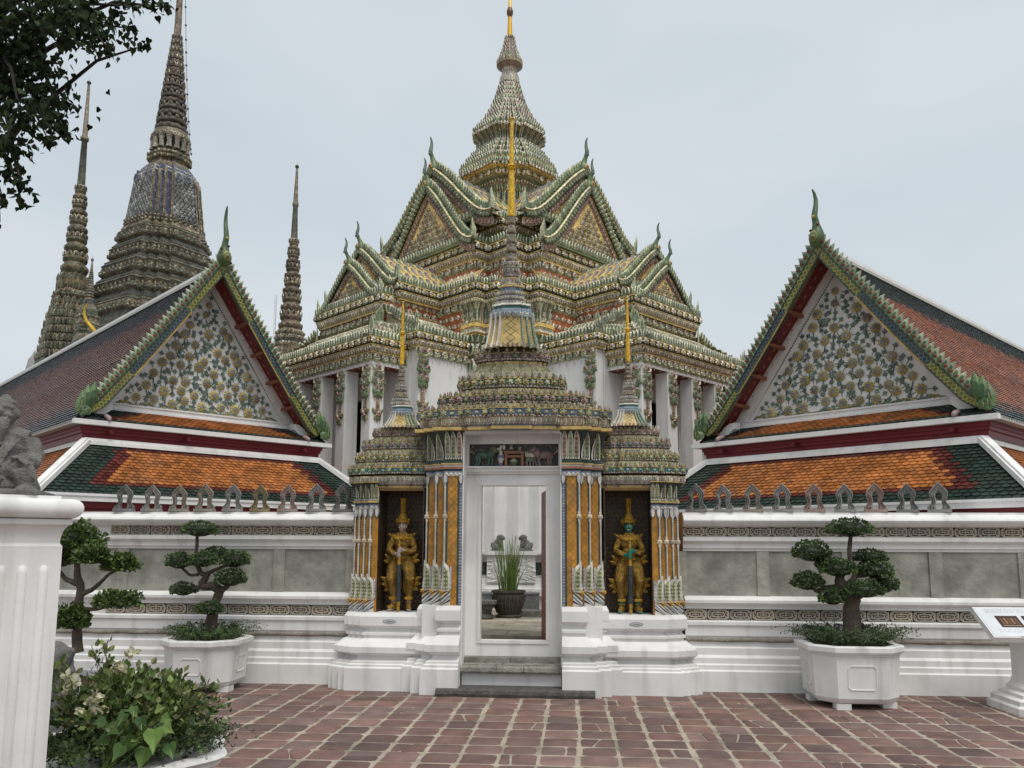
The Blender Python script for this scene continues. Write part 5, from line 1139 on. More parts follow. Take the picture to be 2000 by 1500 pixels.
# ------------------------------------------------------------------ the two tiled gallery roofs left and right
T_TILE = ([(-.48, .55, .42), (-.48, .9, .04), (-.26, 1.0, -.13), (0, 1.05, -.20), (.26, 1.0, -.13), (.48, .9, .04), (.48, .55, .42), (.48, 0, 1.15), (-.48, 0, 1.15), (-.48, .1, .04), (-.26, .1, -.13), (0, .1, -.20), (.26, .1, -.13), (.48, .1, .04)],
          [(8, 7, 6, 0), (0, 6, 5, 1), (1, 5, 4, 3, 2), (1, 2, 10, 9), (2, 3, 11, 10), (3, 4, 12, 11), (4, 5, 13, 12), (0, 1, 9), (6, 13, 5)], [0] * 9)
def tiles(b, A, B, D, Cc, w, l, colf, under=(.03, .02, .02), th=.021):
    """A,B eave corners, D,Cc ridge corners over A,B"""
    A, B, Cc, D = [np.array(v, float) for v in (A, B, Cc, D)]
    x = unit(B - A); h = np.dot(D - A, x); up = (D - A) - x * h; Ls = np.linalg.norm(up); z = up / Ls; n = np.cross(z, x); n = n if n[2] > 0 else -n
    X = x if np.dot(np.cross(x, n), z) != 0 else x
    flat(b, [A - n * .004, B - n * .004, Cc - n * .004, D - n * .004], under)
    W0 = np.linalg.norm(B - A); h1 = np.dot(Cc - A, x); rows = int(Ls / l); Ms = []; pal = []
    for j in range(rows):
        v = (j + .3) / rows; lo = h * v; hi = W0 + (h1 - W0) * v; n_ = int((hi - lo) / w)
        i0 = int(math.floor(lo / w)) - 1; i1 = int(math.ceil(hi / w)) + 1
        for i in range(i0, i1):
            u = (i + (.5 if j % 2 else 0)) * w
            if u < lo + w * .1 or u > hi - w * .1: continue
            c = colf((u - lo) , (hi - u), v, j, rows)
            Ms.append(frame(A + x * u + z * (j * l) + n * rnd.uniform(0, .004), x, n, unit(z + n * rnd.uniform(-.02, .02)), (w * .97, th, l * 1.2))); pal.append([c])
    b.inst(T_TILE, Ms, np.array(pal), .30)
TGRN, TORG, TMAR, TNVY, TBRN, TTER = (.020, .036, .029), (.385, .14, .04), (.10, .022, .018), (.020, .023, .030), (.135, .055, .038), (.33, .115, .05)
def pavilion(label, loc, ang, W, side, cols, zs=1.0):
    root = empty('gallery_pavilion', loc, rad(ang)); tag(root, label, 'pavilion')
    ZA = 2.80; LEN = 15.0; top, body, bot = cols; s = side
    def part(n_, b, m, sm=None): return b.build(n_, m, root, sm)
    # main roof
    def cm(a, c, v, j, rows):
        t = v + rnd.uniform(-.035, .035)
        return top if t > .79 else (bot if t < .10 else body)
    b = MB()
    for sg in (-1, 1):
        y0, y1 = .04, LEN
        zm = 1.24; xm = W * .53
        for (xa, za, xb, zb_, f) in ((W + .04, -.02, xm, zm, lambda v: v * .46), (xm, zm, .02, ZA - .02, lambda v: .46 + v * .54)):
            A_, B_, D_, C_ = (xa * sg, y0, za), (xa * sg, y1, za), (xb * sg, y0, zb_), (xb * sg, y1, zb_)
            tiles(b, A_, B_, D_, C_, .10, .072, lambda a, c, v, j, r, f=f: cm(a, c, f(v), j, r))
    part('tiled_roof', b, 'tile')
    b = MB(); b.box((-.075, .06, ZA - .06), (.075, LEN, ZA + .05), PLA); b.box((-.10, .06, ZA - .07), (.10, LEN, ZA - .02), (.5, .49, .46))
    part('ridge_cap', b, 'plaster_c')
    # bargeboards in three patterned lengths with flame teeth
    bw = .135; pt = lambda t, off, sg: ((W - .10) * t * sg + sg * off * .81, 0, ZA + .08 - (ZA - .02) * t - .06 * math.sin(math.pi * t) + off * .59 + (.10 * max(0, t - .93) / .07 if t > .93 else 0))
    for sg in (-1, 1):
        b = MB()
        for t0, t1, c0, c1 in ((0, .30, (.105, .125, .035), (.36, .32, .07)), (.30, .72, (.02, .035, .045), (.10, .14, .14)), (.72, 1.0, (.105, .125, .035), (.36, .32, .07))):
            N_ = max(4, int((t1 - t0) * 26))
            for i in range(N_):
                ta, tb = t0 + (t1 - t0) * i / N_, t0 + (t1 - t0) * (i + 1) / N_
                P = [np.array(pt(ta, 0, sg)), np.array(pt(tb, 0, sg)), np.array(pt(tb, -bw, sg)), np.array(pt(ta, -bw, sg))]
                if ta == 0: P[0][0] = 0; P[3] = np.array((0, 0, P[0][2] - bw * 1.6))
                bk = [p + (0, .07, 0) for p in P]; b.add(P + bk, [(0, 1, 2, 3), (4, 7, 6, 5), (0, 4, 5, 1), (2, 6, 7, 3), (1, 5, 6, 2), (3, 7, 4, 0)], c0)
                for e0, e1, cc in ((0.0, -.018, DGR), (-bw + .018, -bw, DGR if c0[0] > .1 else (.45, .27, .04))):
                    Q = [np.array(pt(ta, e0, sg)), np.array(pt(tb, e0, sg)), np.array(pt(tb, e1, sg)), np.array(pt(ta, e1, sg))]
                    b.add([q + (0, -.014, 0) for q in Q] + [q for q in Q], [(0, 1, 2, 3), (0, 4, 5, 1), (2, 6, 7, 3)], cc)
                # lozenge lattice
                M2 = lambda a, o: np.array(pt(a, o, sg)) + (0, -.006, 0)
                for k in range(2):
                    a0 = ta + (tb - ta) * k / 2; a1 = ta + (tb - ta) * (k + 1) / 2
                    for (oa, ob) in ((-.02, -bw + .02), (-bw + .02, -.02)):
                        q0, q1 = M2(a0, oa), M2(a1, ob); d = unit(q1 - q0) ; nn = np.array((d[2], 0, -d[0])) * .0065
                        b.add([q0 - nn, q0 + nn, q1 + nn, q1 - nn], [(0, 1, 2, 3)], c1)
        part('bargeboard', b, 'glaze')
        b = MB(); n = 33; A_ = []; R_ = []
        for i in range(n):
            t = (i + .6) / n * .965; p = np.array(pt(t, .0, sg)); tg = unit(np.array(pt(t + .01, 0, sg)) - np.array(pt(t - .01, 0, sg))); Z = np.array((-tg[2] * sg, 0, tg[0] * sg)); Z = Z if Z[2] > 0 else -Z
            Zl = unit(Z - tg * .35); Xl = unit(np.cross((0, -1, 0), Zl)) * sg
            A_.append(frame(p - Z * .01 + (0, .01, 0), Xl, (0, -1, 0), Zl, (.105, .11, .155))); R_.append(frame(p + Z * .055 + (0, -.022, 0), Xl, (0, -1, 0), Zl, .042))
        b.inst(T_FLAME, A_, [(.33, .37, .26), (.06, .12, .04)], .25)
        b.inst(T_FLAME, [np.c_[m_[:, :3] @ np.diag((.75, .6, .8)), m_[:, 3] + m_[:, 2] * .06 + np.array((0, -.008, 0))] for m_ in A_], [(.085, .145, .05), (.045, .09, .035)], .25)
        b.inst(T_ROS, R_, [DRD, (.20, .02, .02)])
        part('flame_teeth', b, 'glaze')
        b = MB(); p = np.array(pt(1.0, 0, sg))
        for k, (dx, dz, h, ln) in enumerate(((-.02, .0, .40, -.25), (.05, -.02, .36, -.05), (.10, -.06, .30, .18), (.08, -.10, .22, .5), (.02, -.13, .2, .9))):
            Z = unit((ln * sg * .35 - .1 * sg, -.1 + .05 * k, 1)); b.inst(T_FLAME, [frame(p + (dx * sg * .8, -.03 - .012 * k, dz), unit(np.cross((0, -1, 0), Z)) * sg, (0, -1, 0), Z, (.16, .2, h * .78))], [(.11, .185, .07), (.045, .10, .04)])
            tube(b, [p + (dx * sg * .8, -.075 - .012 * k, dz + .03), p + (dx * sg * .8, -.085 - .012 * k, dz + h * .45)], .007, 4, (.42, .36, .06))
        part('foot_finial', b, 'glaze')
        # soffit: red boards with gilt lozenges, purlin ends
        b = MB(); q = lambda t, off, y: np.array(pt(t, off, sg)) * (1, 0, 1) + (0, y, 0)
        b.add([q(0.02, -bw + .03, .02), q(.985, -bw + .03, .02), q(.985, -bw + .03, .56), q(0.02, -bw + .03, .56)], [(0, 1, 2, 3)], (.17, .012, .016))
        for i in range(22):
            for j in range(3):
                c = q((i + .5 + (.5 if j % 2 else 0)) / 23, -bw + .024, .10 + .16 * j); tg = unit(np.array(pt(.6, 0, sg)) - np.array(pt(.4, 0, sg))); nn = np.cross(tg, (0, 1, 0)); nn = nn if nn[2] < 0 else -nn
                b.inst(T_DIA, [frame(c, tg, nn, (0, 1, 0), (.075, .012, .034))], [(.40, .22, .05)])
        part('soffit', b, 'paint')
        for i, t in enumerate((.30, .46, .62, .78, .97)):
            b = MB(); c = q(t, -bw + .022, 0); b.box((c[0] - .032, .02, c[2] - .018), (c[0] + .032, .50, c[2] + .03), (.26, .08, .04)); b.box((c[0] - .026, .017, c[2] - .012), (c[0] + .026, .02, c[2] + .022), (.42, .30, .16)); part('purlin', b, 'paint')
    # apex horn
    b = MB(); tube(b, [(0, .03, ZA + .0), (0, .0, ZA + .08), (0, -.01, ZA + .16), (0, .0, ZA + .27), (0, -.02, ZA + .36), (0, -.03, ZA + .42)], (.05, .115, .125, .085, .055, .05), 9, (.075, .13, .05))
    hs = 1.0 if side < 0 else .82; tube(b, [(x, y, ZA + .40 + (z - .40) * hs) for x, y, z in ((0, -.03, .40), (0, -.055, .50), (0, -.03, .60), (0, .0, .72), (0, .01, .84), (-.005, -.02, .95), (-.015, -.06, 1.02))], (.05, .046, .042, .036, .03, .022, .010), 8, (.07, .13, .06))
    for rr, c in ((.085, (.26, .25, .07)), (.07, (.08, .13, .05)), (.046, (.26, .25, .07)), (.034, (.08, .13, .05)), (.024, DRD)): ball(b, (0, -.125 - (.10 - rr) * .22, ZA + .155 - (.1 - rr) * .35), (rr * .8, .012, rr), c, 10, 6)
    for k in range(5): ball(b, (.10 * math.cos(k * 1.3), -.06, ZA + .06 + .07 * k), .022, DRD, 6, 4)
    ball(b, (0, -.09, ZA + .46), .03, (.4, .34, .06), 6, 4); part('chofa', b, 'glaze', 45)
    # pediment
    yp = .50; TA, TB = 2.50, .40; hw = W * .675
    b = MB(); flat(b, [(-W * .86, yp + .02, .2), (W * .86, yp + .02, .2), (0, yp + .02, ZA - .1)], PLA)
    for sg in (-1, 1):      # raised frame
        for (o0, o1, y) in ((-.14, -.0, yp - .02),):
            b.add([((hw + .10) * sg, y, TB - .06), ((hw + .34) * sg, y, TB - .06), (0, y, TA + .38), (0, y, TA + .07)], [(0, 1, 2, 3)], PLA); b.add([((hw + .10) * sg, y, TB - .06), (0, y, TA + .07), (0, yp + .02, TA + .07), ((hw + .10) * sg, yp + .02, TB - .06)], [(0, 1, 2, 3)], PLA)
    part('pediment', b, 'plaster_c')
    b = MB()
    for sg in (-1, 1):
        n = 62
        for i in range(n):
            t = (i + .5) / n; x, z = (hw + .07) * t * sg, TA + .02 - (TA - TB + .02) * t; d = unit((hw * sg, 0, -(TA - TB)))
            b.inst(T_DIA, [frame((x, yp + .016, z), d, (0, -1, 0), np.cross(d, (0, -1, 0)), (.046, .03, .03))], [(.07, .11, .09)])
    fl = []; lf = []; rng_ = random.Random(3 + (side > 0)); nrow = 10
    for j in range(nrow):
        z = TB + .12 + j * .195; half = hw * (TA - z - .08) / (TA - TB) - .04; k = max(1, int(half * 2 / .265)) if half > .1 else 1
        if half < .02: break
        for i in range(k): fl.append(((0 if k == 1 else -half * .86 + 2 * half * .86 * i / (k - 1)) + rng_.uniform(-.05, .05), z + rng_.uniform(-.05, .05)))
    FR = lambda x, z, a, sc_, y=yp + .015: frame((x, y, z), (math.cos(a), 0, math.sin(a)), (0, -1, 0), (-math.sin(a), 0, math.cos(a)), sc_)
    Y1, Y2 = (.46, .36, .11), (.40, .33, .16)
    inside = lambda x, z, m_=.05: z > TB + .02 and abs(x) < hw * (TA - z) / (TA - TB) - m_
    for x, z in fl:
        r = rng_.uniform(.115, .14) if z < TA - .55 else .10
        b.inst(T_FLW, [FR(x, z, rng_.uniform(0, 6), (r, .12, r))], [(.22, .23, .24), Y1 if rng_.random() < .7 else Y2], .2)
        for q in range(8): ball(b, (x + .034 * math.cos(q * .8), yp - .028, z + .034 * math.sin(q * .8)), .011, (.30, .31, .33), 5, 3)
        for q in range(16):
            a = q * .3927 + rng_.uniform(-.25, .25); d = rng_.uniform(.12, .165); lx, lz = x + d * math.cos(a), z + d * math.sin(a)
            if not inside(lx, lz) or any(math.hypot(lx - fx, lz - fz) < .112 for fx, fz in fl) or any(math.hypot(lx - fx, lz - fz) < .062 for fx, fz in lf): continue
            lf.append((lx, lz)); g3 = rng_.choice([(.13, .20, .155), (.17, .235, .185), (.115, .175, .14)])
            for da, sc_ in ((-.95, .8), (0, 1), (.95, .8)): b.inst(T_LEAF, [FR(lx, lz, a - math.pi / 2 + da, (.045 * sc_, .07, .056 * sc_))], [g3, tuple(np.array(g3) * 1.25), g3], .2)
            tube(b, [(x + .09 * math.cos(a), yp + .012, z + .09 * math.sin(a)), (lx, yp + .008, lz)], .006, 3, g3)
        tube(b, [(x, yp + .01, z - .08), (x + rng_.uniform(-.04, .04), yp, z - .16), (x + rng_.uniform(-.08, .08), yp + .01, z - .24)], .008, 4, (.08, .12, .07))
    for i in range(70):
        x = -hw * .97 + 2 * hw * .97 * i / 69; z = TB + .015 + .022 * math.sin(i * .7) + rng_.uniform(-.012, .012)
        ball(b, (x, yp + .01, z), (rng_.uniform(.02, .045), .028, rng_.uniform(.016, .03)), rng_.choice([(.36, .28, .08), (.25, .24, .19), (.14, .19, .14), (.34, .29, .13)]), 6, 4)
    part('floral_relief', b, 'glaze')
    b = MB(); E_ = W * .80
    for z0, z1, y in ((.24, .29, .41), (.29, .355, .44), (.355, .38, .425)): b.box((-E_, y, z0), (E_, yp + .1, z1), PLA)
    for sg in (-1, 1):      # scrolled ends
        P = [(0, .30), (.10, .29), (.18, .25), (.24, .18), (.30, .13), (.40, .11), (.44, .07), (.42, .02), (.34, .0), (.22, .02), (.12, .08), (.04, .16), (0, .20)]
        prism(b, [(x, z) for x, z in P], frame((W * .74 * sg, .20, .04), (sg, 0, 0), (0, 1, 0), (0, 0, 1)), .16, PLA); prism(b, [(x * .92 + .01, z * .8 + .03) for x, z in P], frame((W * .74 * sg, .17, .04), (sg, 0, 0), (0, 1, 0), (0, 0, 1)), .03, PLA)
    part('pediment_base', b, 'plaster_c')
    b = MB(); e = W * .84
    def cstrip(a, c, v, j, rows):
        m_ = min(a, c) ; return TGRN if m_ < .30 + .05 * j or j == 0 else (TMAR if m_ < .42 + .05 * j else TORG)
    tiles(b, (-W * .97, -.03, .03), (W * .97, -.03, .03), (-e, .44, .27), (e, .44, .27), .098, .064, cstrip); part('tile_strip', b, 'tile')
    # eaves, red fascia
    b = MB(); Wf = W + .06
    for sg in (-1, 1): b.box((min(Wf * sg, (Wf - .1) * sg), -.07, -.055), (max(Wf * sg, (Wf - .1) * sg), LEN, -.005), (.42, .40, .37))
    b.box((-Wf - .003, -.10, -.058), (Wf + .003, .0, .012), PLA); part('eave_board', b, 'plaster_c')
    b = MB(); r = W - .06
    sweep(b, [(-r, .02), (r, .02), (r, LEN), (-r, LEN)], [(0, -.06, (.17, .010, .016)), (0, -.12, (.17, .010, .016)), (-.02, -.125, (.14, .010, .014)), (-.02, -.17, (.17, .010, .016)), (-.045, -.175, (.17, .010, .016)), (-.045, -.26, (.17, .010, .016))])
    part('red_fascia', b, 'paint')
    for x in (-W * .78, -W * .22, W * .78):     # rain spouts
        b = MB(); tube(b, [(x, .05, -.13), (x, -.05, -.14), (x, -.11, -.15)], .028, 8, (.15, .02, .025)); part('rain_spout', b, 'paint')
    for sg in (-1, 1):
        b = MB(); c = W * .80 * sg; tube(b, [(c, .05, .10), (c, -.06, .07), (c, -.10, .05)], .035, 8, (.38, .27, .27)); ball(b, (c, -.11, .045), (.03, .02, .04), (.34, .24, .24), 8, 5); part('drain_ornament', b, 'paint', 50)
    # lower skirt roof, hipped
    t0, zt, t1, zb_, fw = W * .93, -.33, W * .93 + .80, -1.10, .80
    def csk(a, c, v, j, rows):
        m_ = min(a, c); k = j / rows
        if j < 3: return TGRN
        lim = .44 + (.045 * (j % 2)) + .10 * (1 - k)
        if m_ < lim: return TGRN
        if m_ < lim + .20 or j < 4 or j > rows - 2: return TMAR
        return TORG
    b = MB(); tiles(b, (-t1, -fw, zb_), (t1, -fw, zb_), (-t0, 0, zt), (t0, 0, zt), .098, .067, csk)
    for sg in (-1, 1): tiles(b, (t1 * sg, -fw, zb_), (t1 * sg, LEN, zb_), (t0 * sg, 0, zt), (t0 * sg, LEN, zt), .098, .067, lambda a, c, v, j, rows: TGRN if (j < 2 or a < .3) else (TMAR if a < .5 else TORG))
    part('skirt_roof', b, 'tile')
    b = MB(); sweep(b, [(-t0 + .0, .0), (t0, .0), (t0, LEN), (-t0, LEN)], [(-.06, -.24, PLA), (.02, -.245, PLA), (.025, -.285, PLA), (.06, -.29, PLA), (.065, -.345, PLA), (-.02, -.345, PLA)])
    for sg in (-1, 1):
        P0 = np.array((t0 * sg, 0, zt + .02)); P1 = np.array(((t1 + .02) * sg, -fw - .02, zb_ + .0)); d = unit(P1 - P0); sd_ = unit(np.cross(d, (0, 0, 1))); u = unit(np.cross(sd_, d)); u = u if u[2] > 0 else -u
        for wdt, h0, h1 in ((.075, -.02, .045), (.045, .045, .07)):
            V = [P + sd_ * wdt * a + u * h for P in (P0, P1) for a, h in ((-1, h0), (1, h0), (1, h1), (-1, h1))]
            b.add(V, [(0, 1, 2, 3), (7, 6, 5, 4), (0, 4, 5, 1), (1, 5, 6, 2), (2, 6, 7, 3), (3, 7, 4, 0)], PLA)
    part('hip_ridge', b, 'plaster')
    b = MB(); e = t1 - .0; q = [(-e, -fw), (e, -fw), (e, LEN), (-e, LEN)]
    sweep(b, q, [(-.04, zb_ - .10, PLA), (.02, zb_ - .10, PLA), (.02, zb_ - .03, PLA), (.035, zb_ - .03, PLA), (.035, zb_ + .005, PLA), (-.05, zb_ + .005, PLA)]); part('lower_eave_board', b, 'plaster_c')
    b = MB(); sweep(b, offset_poly(q, -.10), [(-.0, zb_ - .55, (.15, .010, .015)), (-.0, zb_ - .30, (.15, .010, .015)), (.03, zb_ - .29, (.16, .012, .016)), (.03, zb_ - .2, (.16, .012, .016)), (.06, zb_ - .19, (.16, .012, .016)), (.06, zb_ - .09, (.16, .012, .016))]); part('red_cornice', b, 'paint')
    b = MB(); sweep(b, offset_poly(q, -.16), [(0, -loc[2], PLA), (0, zb_ - .5, PLA)]); part('wall', b, 'plaster')
    return root
u_ = np.array((math.cos(rad(48.5)), math.sin(rad(48.5)))); cL = np.array((-7.166, 11.141)) + u_ * 2.05
pavilion('tiled gallery with white floral gable, dark brown main roof, left of the hall', (cL[0], cL[1], 3.366), 48.5, 2.05, -1, (TNVY, TBRN, TNVY))
u_ = np.array((math.cos(rad(-43)), math.sin(rad(-43)))); cR = np.array((5.278, 10.624)) - u_ * 2.24
pavilion('tiled gallery with white floral gable, orange main roof, right of the hall', (cR[0], cR[1], 3.255), -43, 2.22, 1, (TGRN, TTER, TGRN))
# ------------------------------------------------------------------ chedis behind the galleries, mast, cables
def prj(v):
    q = CR.transposed() @ (Vector(v) - Vector((0, 0, EYE))); return 1000 + 1600 * q.x / -q.z, 852 - 1600 * q.y / -q.z
def z_of(x, y, py):
    lo, hi = -5, 60
    for _ in range(40):
        m_ = (lo + hi) / 2
        if prj((x, y, m_))[1] > py: lo = m_
        else: hi = m_
    return lo
SQ = redent(1, 1, [(.46, .13), (.66, .13), (.82, .13), (1, 0)])
B1, B2, B3, B4 = (.135, .12, .085), (.055, .058, .052), (.165, .135, .10), (.09, .095, .075); CB = (.29, .265, .19); BLG = (.075, .09, .16)
def chedi(name, label, px, py, D, base, rings, tip, rot=45, parts=None, cat='chedi', tint=1.0):
    p = at_d(px, py, D); x, y = p.x, p.y; k = D / 1600
    root = empty(name, (x, y, 0), rad(rot)); tag(root, label, cat)
    Z = lambda yy: z_of(x, y, yy)
    return root, Z, k
def tiers(b, poly, spec, Z, k, div, rows=True):
    """spec: (y px, half width px, colour) from the bottom up"""
    pr = [(hw * k / div, Z(y), c) for y, hw, c in spec]; loft(b, poly, pr, capt=pr[-1][2])
# great blue chedi
root, Z, k = chedi('great_chedi', 'huge dark chedi with blue glazed bell and ringed needle spire behind the left gallery', 322, 460, 32, None, None, None, 62)
div = 1.2; b = MB(); spec = [(1000, 200, B1), (760, 185, B1)]
lv = [(690, 160), (640, 141), (598, 124), (560, 113), (524, 101), (488, 90)]
for i, (y, hw) in enumerate(lv):
    h = 34 if i < 4 else 30; nx = lv[i + 1][1] if i + 1 < len(lv) else 76
    spec += [(y, hw - 6, B2), (y - h * .12, hw, B1), (y - h * .34, hw, B4), (y - h * .36, hw - 3, B2), (y - h * .42, hw - 7, B3), (y - h * .62, nx + 8, B1), (y - h * .66, nx + 9, B2), (y - h * .8, nx + 3, B4), (y - h * .86, nx + 4, B1)]
spec += [(458, 78, B3), (452, 74, B1), (448, 76, B4), (443, 72, B2)]
tiers(b, SQ, spec, Z, k, div)
fr_ = lambda a, c: True
for i, (y, hw) in enumerate(lv):
    for dy, dh, T, pal, s in ((-7, 0, T_BEAD, [CB, (.2, .18, .12)], .095), (-13, -3, T_ROS, [B2, (.19, .175, .12)], .13), (-3, -4, T_DIA, [(.16, .15, .11)], .12), (-25, -16, T_BEAD, [CB, B1], .10)):
        row(b, T, SQ * (hw + dh) * k / div, Z(y + dy), .34 if s > .15 else .26, s, pal, jit=.4)
for y in (452, 445): row(b, T_BEAD, SQ * 76 * k / div, Z(y), .22, .14, [CB, B1], jit=.4)
b.build('base', 'glaze_old', root)
b = MB(); spec = [(443, 70, BLG), (420, 67, BLG), (390, 63.5, BLG), (365, 60, BLG), (350, 57, BLG), (340, 51, BLG), (333, 45, B1), (327, 38, B3)]
tiers(b, SQ, spec, Z, k, div)
q_ = SQ; n = len(q_)
for i in range(n):      # studded strips and flowers on the bell
    a, c = q_[i], q_[(i + 1) % n]
    Lf = np.linalg.norm(c - a); m_ = max(1, int(round(Lf * 62 * k / div / .24)))
    for j in range(30):
        t = j / 29; yy = 440 - 86 * t; hw = 70 - 12 * t - (2 if t > .9 else 0)
        A_ = np.r_[a * hw * k / div, Z(yy)]; C_ = np.r_[c * hw * k / div, Z(yy)]
        if Lf > .5: place(b, T_ROS if j % 2 else T_BEAD, A_, C_, .17, .14 if j % 2 else .07, [(.16, .17, .18), (.19, .20, .20)], start=.5 if j % 4 < 2 else .1, jit=.4)
        b.inst(T_BEAD, [frame(A_, unit((c - a).tolist() + [0]), unit(A_ * (1, 1, 0)), (0, 0, 1), .12)], [CB, B1])
for y, hw in ((352, 58), (344, 54)): row(b, T_LEAF, SQ * hw * k / div, Z(y), .42, (.42, .1, -.6), [BLG, CB, BLG], jit=.2)
b.build('bell', 'glaze_old', root)
b = MB(); tiers(b, SQ, [(327, 36, B3), (322, 37, B1), (320, 41, B1), (312, 42, B4), (308, 42, B1), (304, 37, B2), (300, 34, B4)], Z, k, div)
for y in (318, 310): row(b, T_BEAD, SQ * 42 * k / div, Z(y), .24, .15, [CB, B1], jit=.4)
b.build('throne', 'glaze_old', root)
b = MB(); lathe(b, [(24 * k, Z(301), B2), (24 * k, Z(279), B2)], 20)
for i in range(14):
    a = 2 * math.pi * i / 14; tube(b, [(32 * k * math.cos(a), 32 * k * math.sin(a), Z(y)) for y in (301, 296, 290, 284, 279)], np.array((.13, .10, .09, .10, .13)), 7, (.2, .19, .16))
lathe(b, [(30 * k, Z(280), B2), (36 * k, Z(278), B1), (36 * k, Z(272), B4), (34 * k, Z(268), B3), (32 * k, Z(262), B1)], 24); row(b, T_ROS, circ(24, 35 * k), Z(274), .25, .14, [B2, CB]); b.build('colonnade', 'glaze_old', root)
def ringed(root, Z, k, y0, y1, r0, r1, n, c1, c2, tipy, tipr, orn=.16, knob=None, seg=18):
    b = MB(); pr = []; kk = .955
    hs = [kk ** i for i in range(n)]; tot = sum(hs); y = y0
    for i in range(n):
        dy = (y0 - y1) * hs[i] / tot; t = (y0 - y) / (y0 - y1); r = r0 + (r1 - r0) * t
        pr += [(r * .80 * k, Z(y), B3), (r * .97 * k, Z(y - dy * .14), c1), (r * k, Z(y - dy * .34), c2), (r * .96 * k, Z(y - dy * .62), c1), (r * .8 * k, Z(y - dy * .86), c2), (r * .77 * k, Z(y - dy), B3)]
        if orn: row(b, T_LEAF if i % 2 else T_ROS, circ(12, r * .99 * k), Z(y - dy * (.48 if i % 2 == 0 else .6)), .22, (orn, .1, orn * .9), [B2, CB, c1] if i % 2 else [B2, c1], jit=.4)
        y -= dy
    lathe(b, pr, seg); b.build('ringed_spire', 'glaze_old', root, 50)
    b = MB(); pr = [(r1 * .85 * k, Z(y1), B4)]
    if knob:
        ky, kr = knob; rm = r1 + (tipr - r1) * (y1 - ky) / (y1 - tipy)
        pr += [(rm * k * .9, Z(ky + 6), B4), (kr * k, Z(ky + 3), B2), (kr * k, Z(ky - 2), B1), (rm * k * .9, Z(ky - 5), B4)]
    pr += [(tipr * k, Z(tipy + 6), B3), (tipr * .9 * k, Z(tipy + 5), B3)]
    if tipy > 0: pr += [(tipr * 1.7 * k, Z(tipy + 3), B2), (tipr * 1.7 * k, Z(tipy), B2), (.3 * k, Z(tipy - 2), B2), (.2 * k, Z(tipy - 8), B2)]
    lathe(b, pr, 12, capt=B2); b.build('spire_tip', 'glaze_old', root, 50)
ringed(root, Z, k, 262, 74, 31, 8.5, 20, (.10, .075, .06), (.05, .05, .05), -90, 4.5, .15)
# tall slim chedi far left
GR1, GR2 = (.13, .105, .06), (.06, .075, .05)
root, Z, k = chedi('slim_chedi', 'slim green and brown ringed chedi spire leftmost in the sky by the tree', 143, 560, 30, 0, 0, 0, 50)
b = MB(); spec = [(1000, 66, GR1), (720, 58, GR1)]
for y, hw in ((700, 55), (676, 51.5), (652, 47.5), (630, 43)): spec += [(y, hw, GR2), (y - 9, hw - .5, GR1), (y - 10, hw - 3, B3), (y - 20, hw - 3.5, GR2)]
spec += [(608, 37, B3), (596, 34, GR1), (590, 32, GR1), (582, 38, B3), (576, 33, GR2), (568, 27, GR1), (560, 31, B3), (548, 30, GR1), (540, 23, GR2), (534, 20, B3)]
tiers(b, redent(1, 1, [(.4, .11), (.56, .11), (.7, .11), (.82, .11), (1, 0)]), spec, Z, k, 1.15)
q_ = redent(1, 1, [(.4, .11), (.56, .11), (.7, .11), (.82, .11), (1, 0)])
for y, hw in ((708, 57), (692, 54), (676, 52), (660, 49), (644, 46.5), (628, 43.5), (614, 39), (600, 36), (586, 34), (570, 29), (552, 29)): row(b, T_LEAF, q_ * hw * k / 1.15, Z(y), .22, (.17, .12, .26), [GR2, B1, CB], jit=.5)
b.build('base', 'glaze_old', root)
ringed(root, Z, k, 536, 366, 24, 9, 10, GR1, GR2, 160, 2.4, .17, (271, 8))
# slim chedi between gallery and hall
root, Z, k = chedi('slim_chedi', 'slim brown ringed chedi spire between left gallery and hall', 569, 600, 28, 0, 0, 0, 50)
b = MB(); tiers(b, SQ, [(1000, 60, B1), (720, 38, B1), (690, 33, B1), (672, 30, B3), (664, 29, B2), (656, 27, B1), (650, 28, B4), (644, 23, B3)], Z, k, 1.2)
for y, hw in ((676, 31), (662, 29), (652, 27)): row(b, T_ROS, SQ * hw * k / 1.2, Z(y), .2, .13, [B2, CB], jit=.4)
b.build('base', 'glaze_old', root)
ringed(root, Z, k, 646, 470, 22.5, 8, 12, (.16, .125, .085), (.10, .085, .06), 324, 2.2, .14, (399, 6))
# little dark chedi beside the slim one, tiny grey tip further off
root, Z, k = chedi('small_chedi', 'small dark chedi with thin needle, half hidden beside the slim chedi', 172, 620, 26, 0, 0, 0, 50)
b = MB(); tiers(b, SQ, [(1000, 50, B2), (720, 36, B2), (668, 26, GR2), (655, 22, B1), (640, 22, GR2), (622, 20, B1), (606, 16, GR2), (596, 12, B1), (586, 10, B2)], Z, k, 1.2)
for y in (660, 648, 634, 620): row(b, T_BEAD, SQ * 21 * k / 1.2, Z(y), .12, .09, [CB, B1], jit=.4)
b.build('base', 'glaze_old', root); ringed(root, Z, k, 588, 530, 9, 3.5, 12, B1, B2, 506, 1.6, .06)
root, Z, k = chedi('small_chedi', 'tiny pale grey chedi tip peeping over the left roof ridge', 67, 700, 34, 0, 0, 0, 45)
b = MB(); lathe(b, [(24 * k, Z(1000), (.33, .32, .32)), (16 * k, Z(735), (.33, .32, .32)), (10 * k, Z(702), (.33, .32, .32)), (6 * k, Z(697), (.3, .29, .29)), (3.5 * k, Z(692), (.34, .33, .33)), (.5 * k, Z(684), (.3, .3, .3))], 12); b.build('spire_tip', 'plaster_c', root, 50)
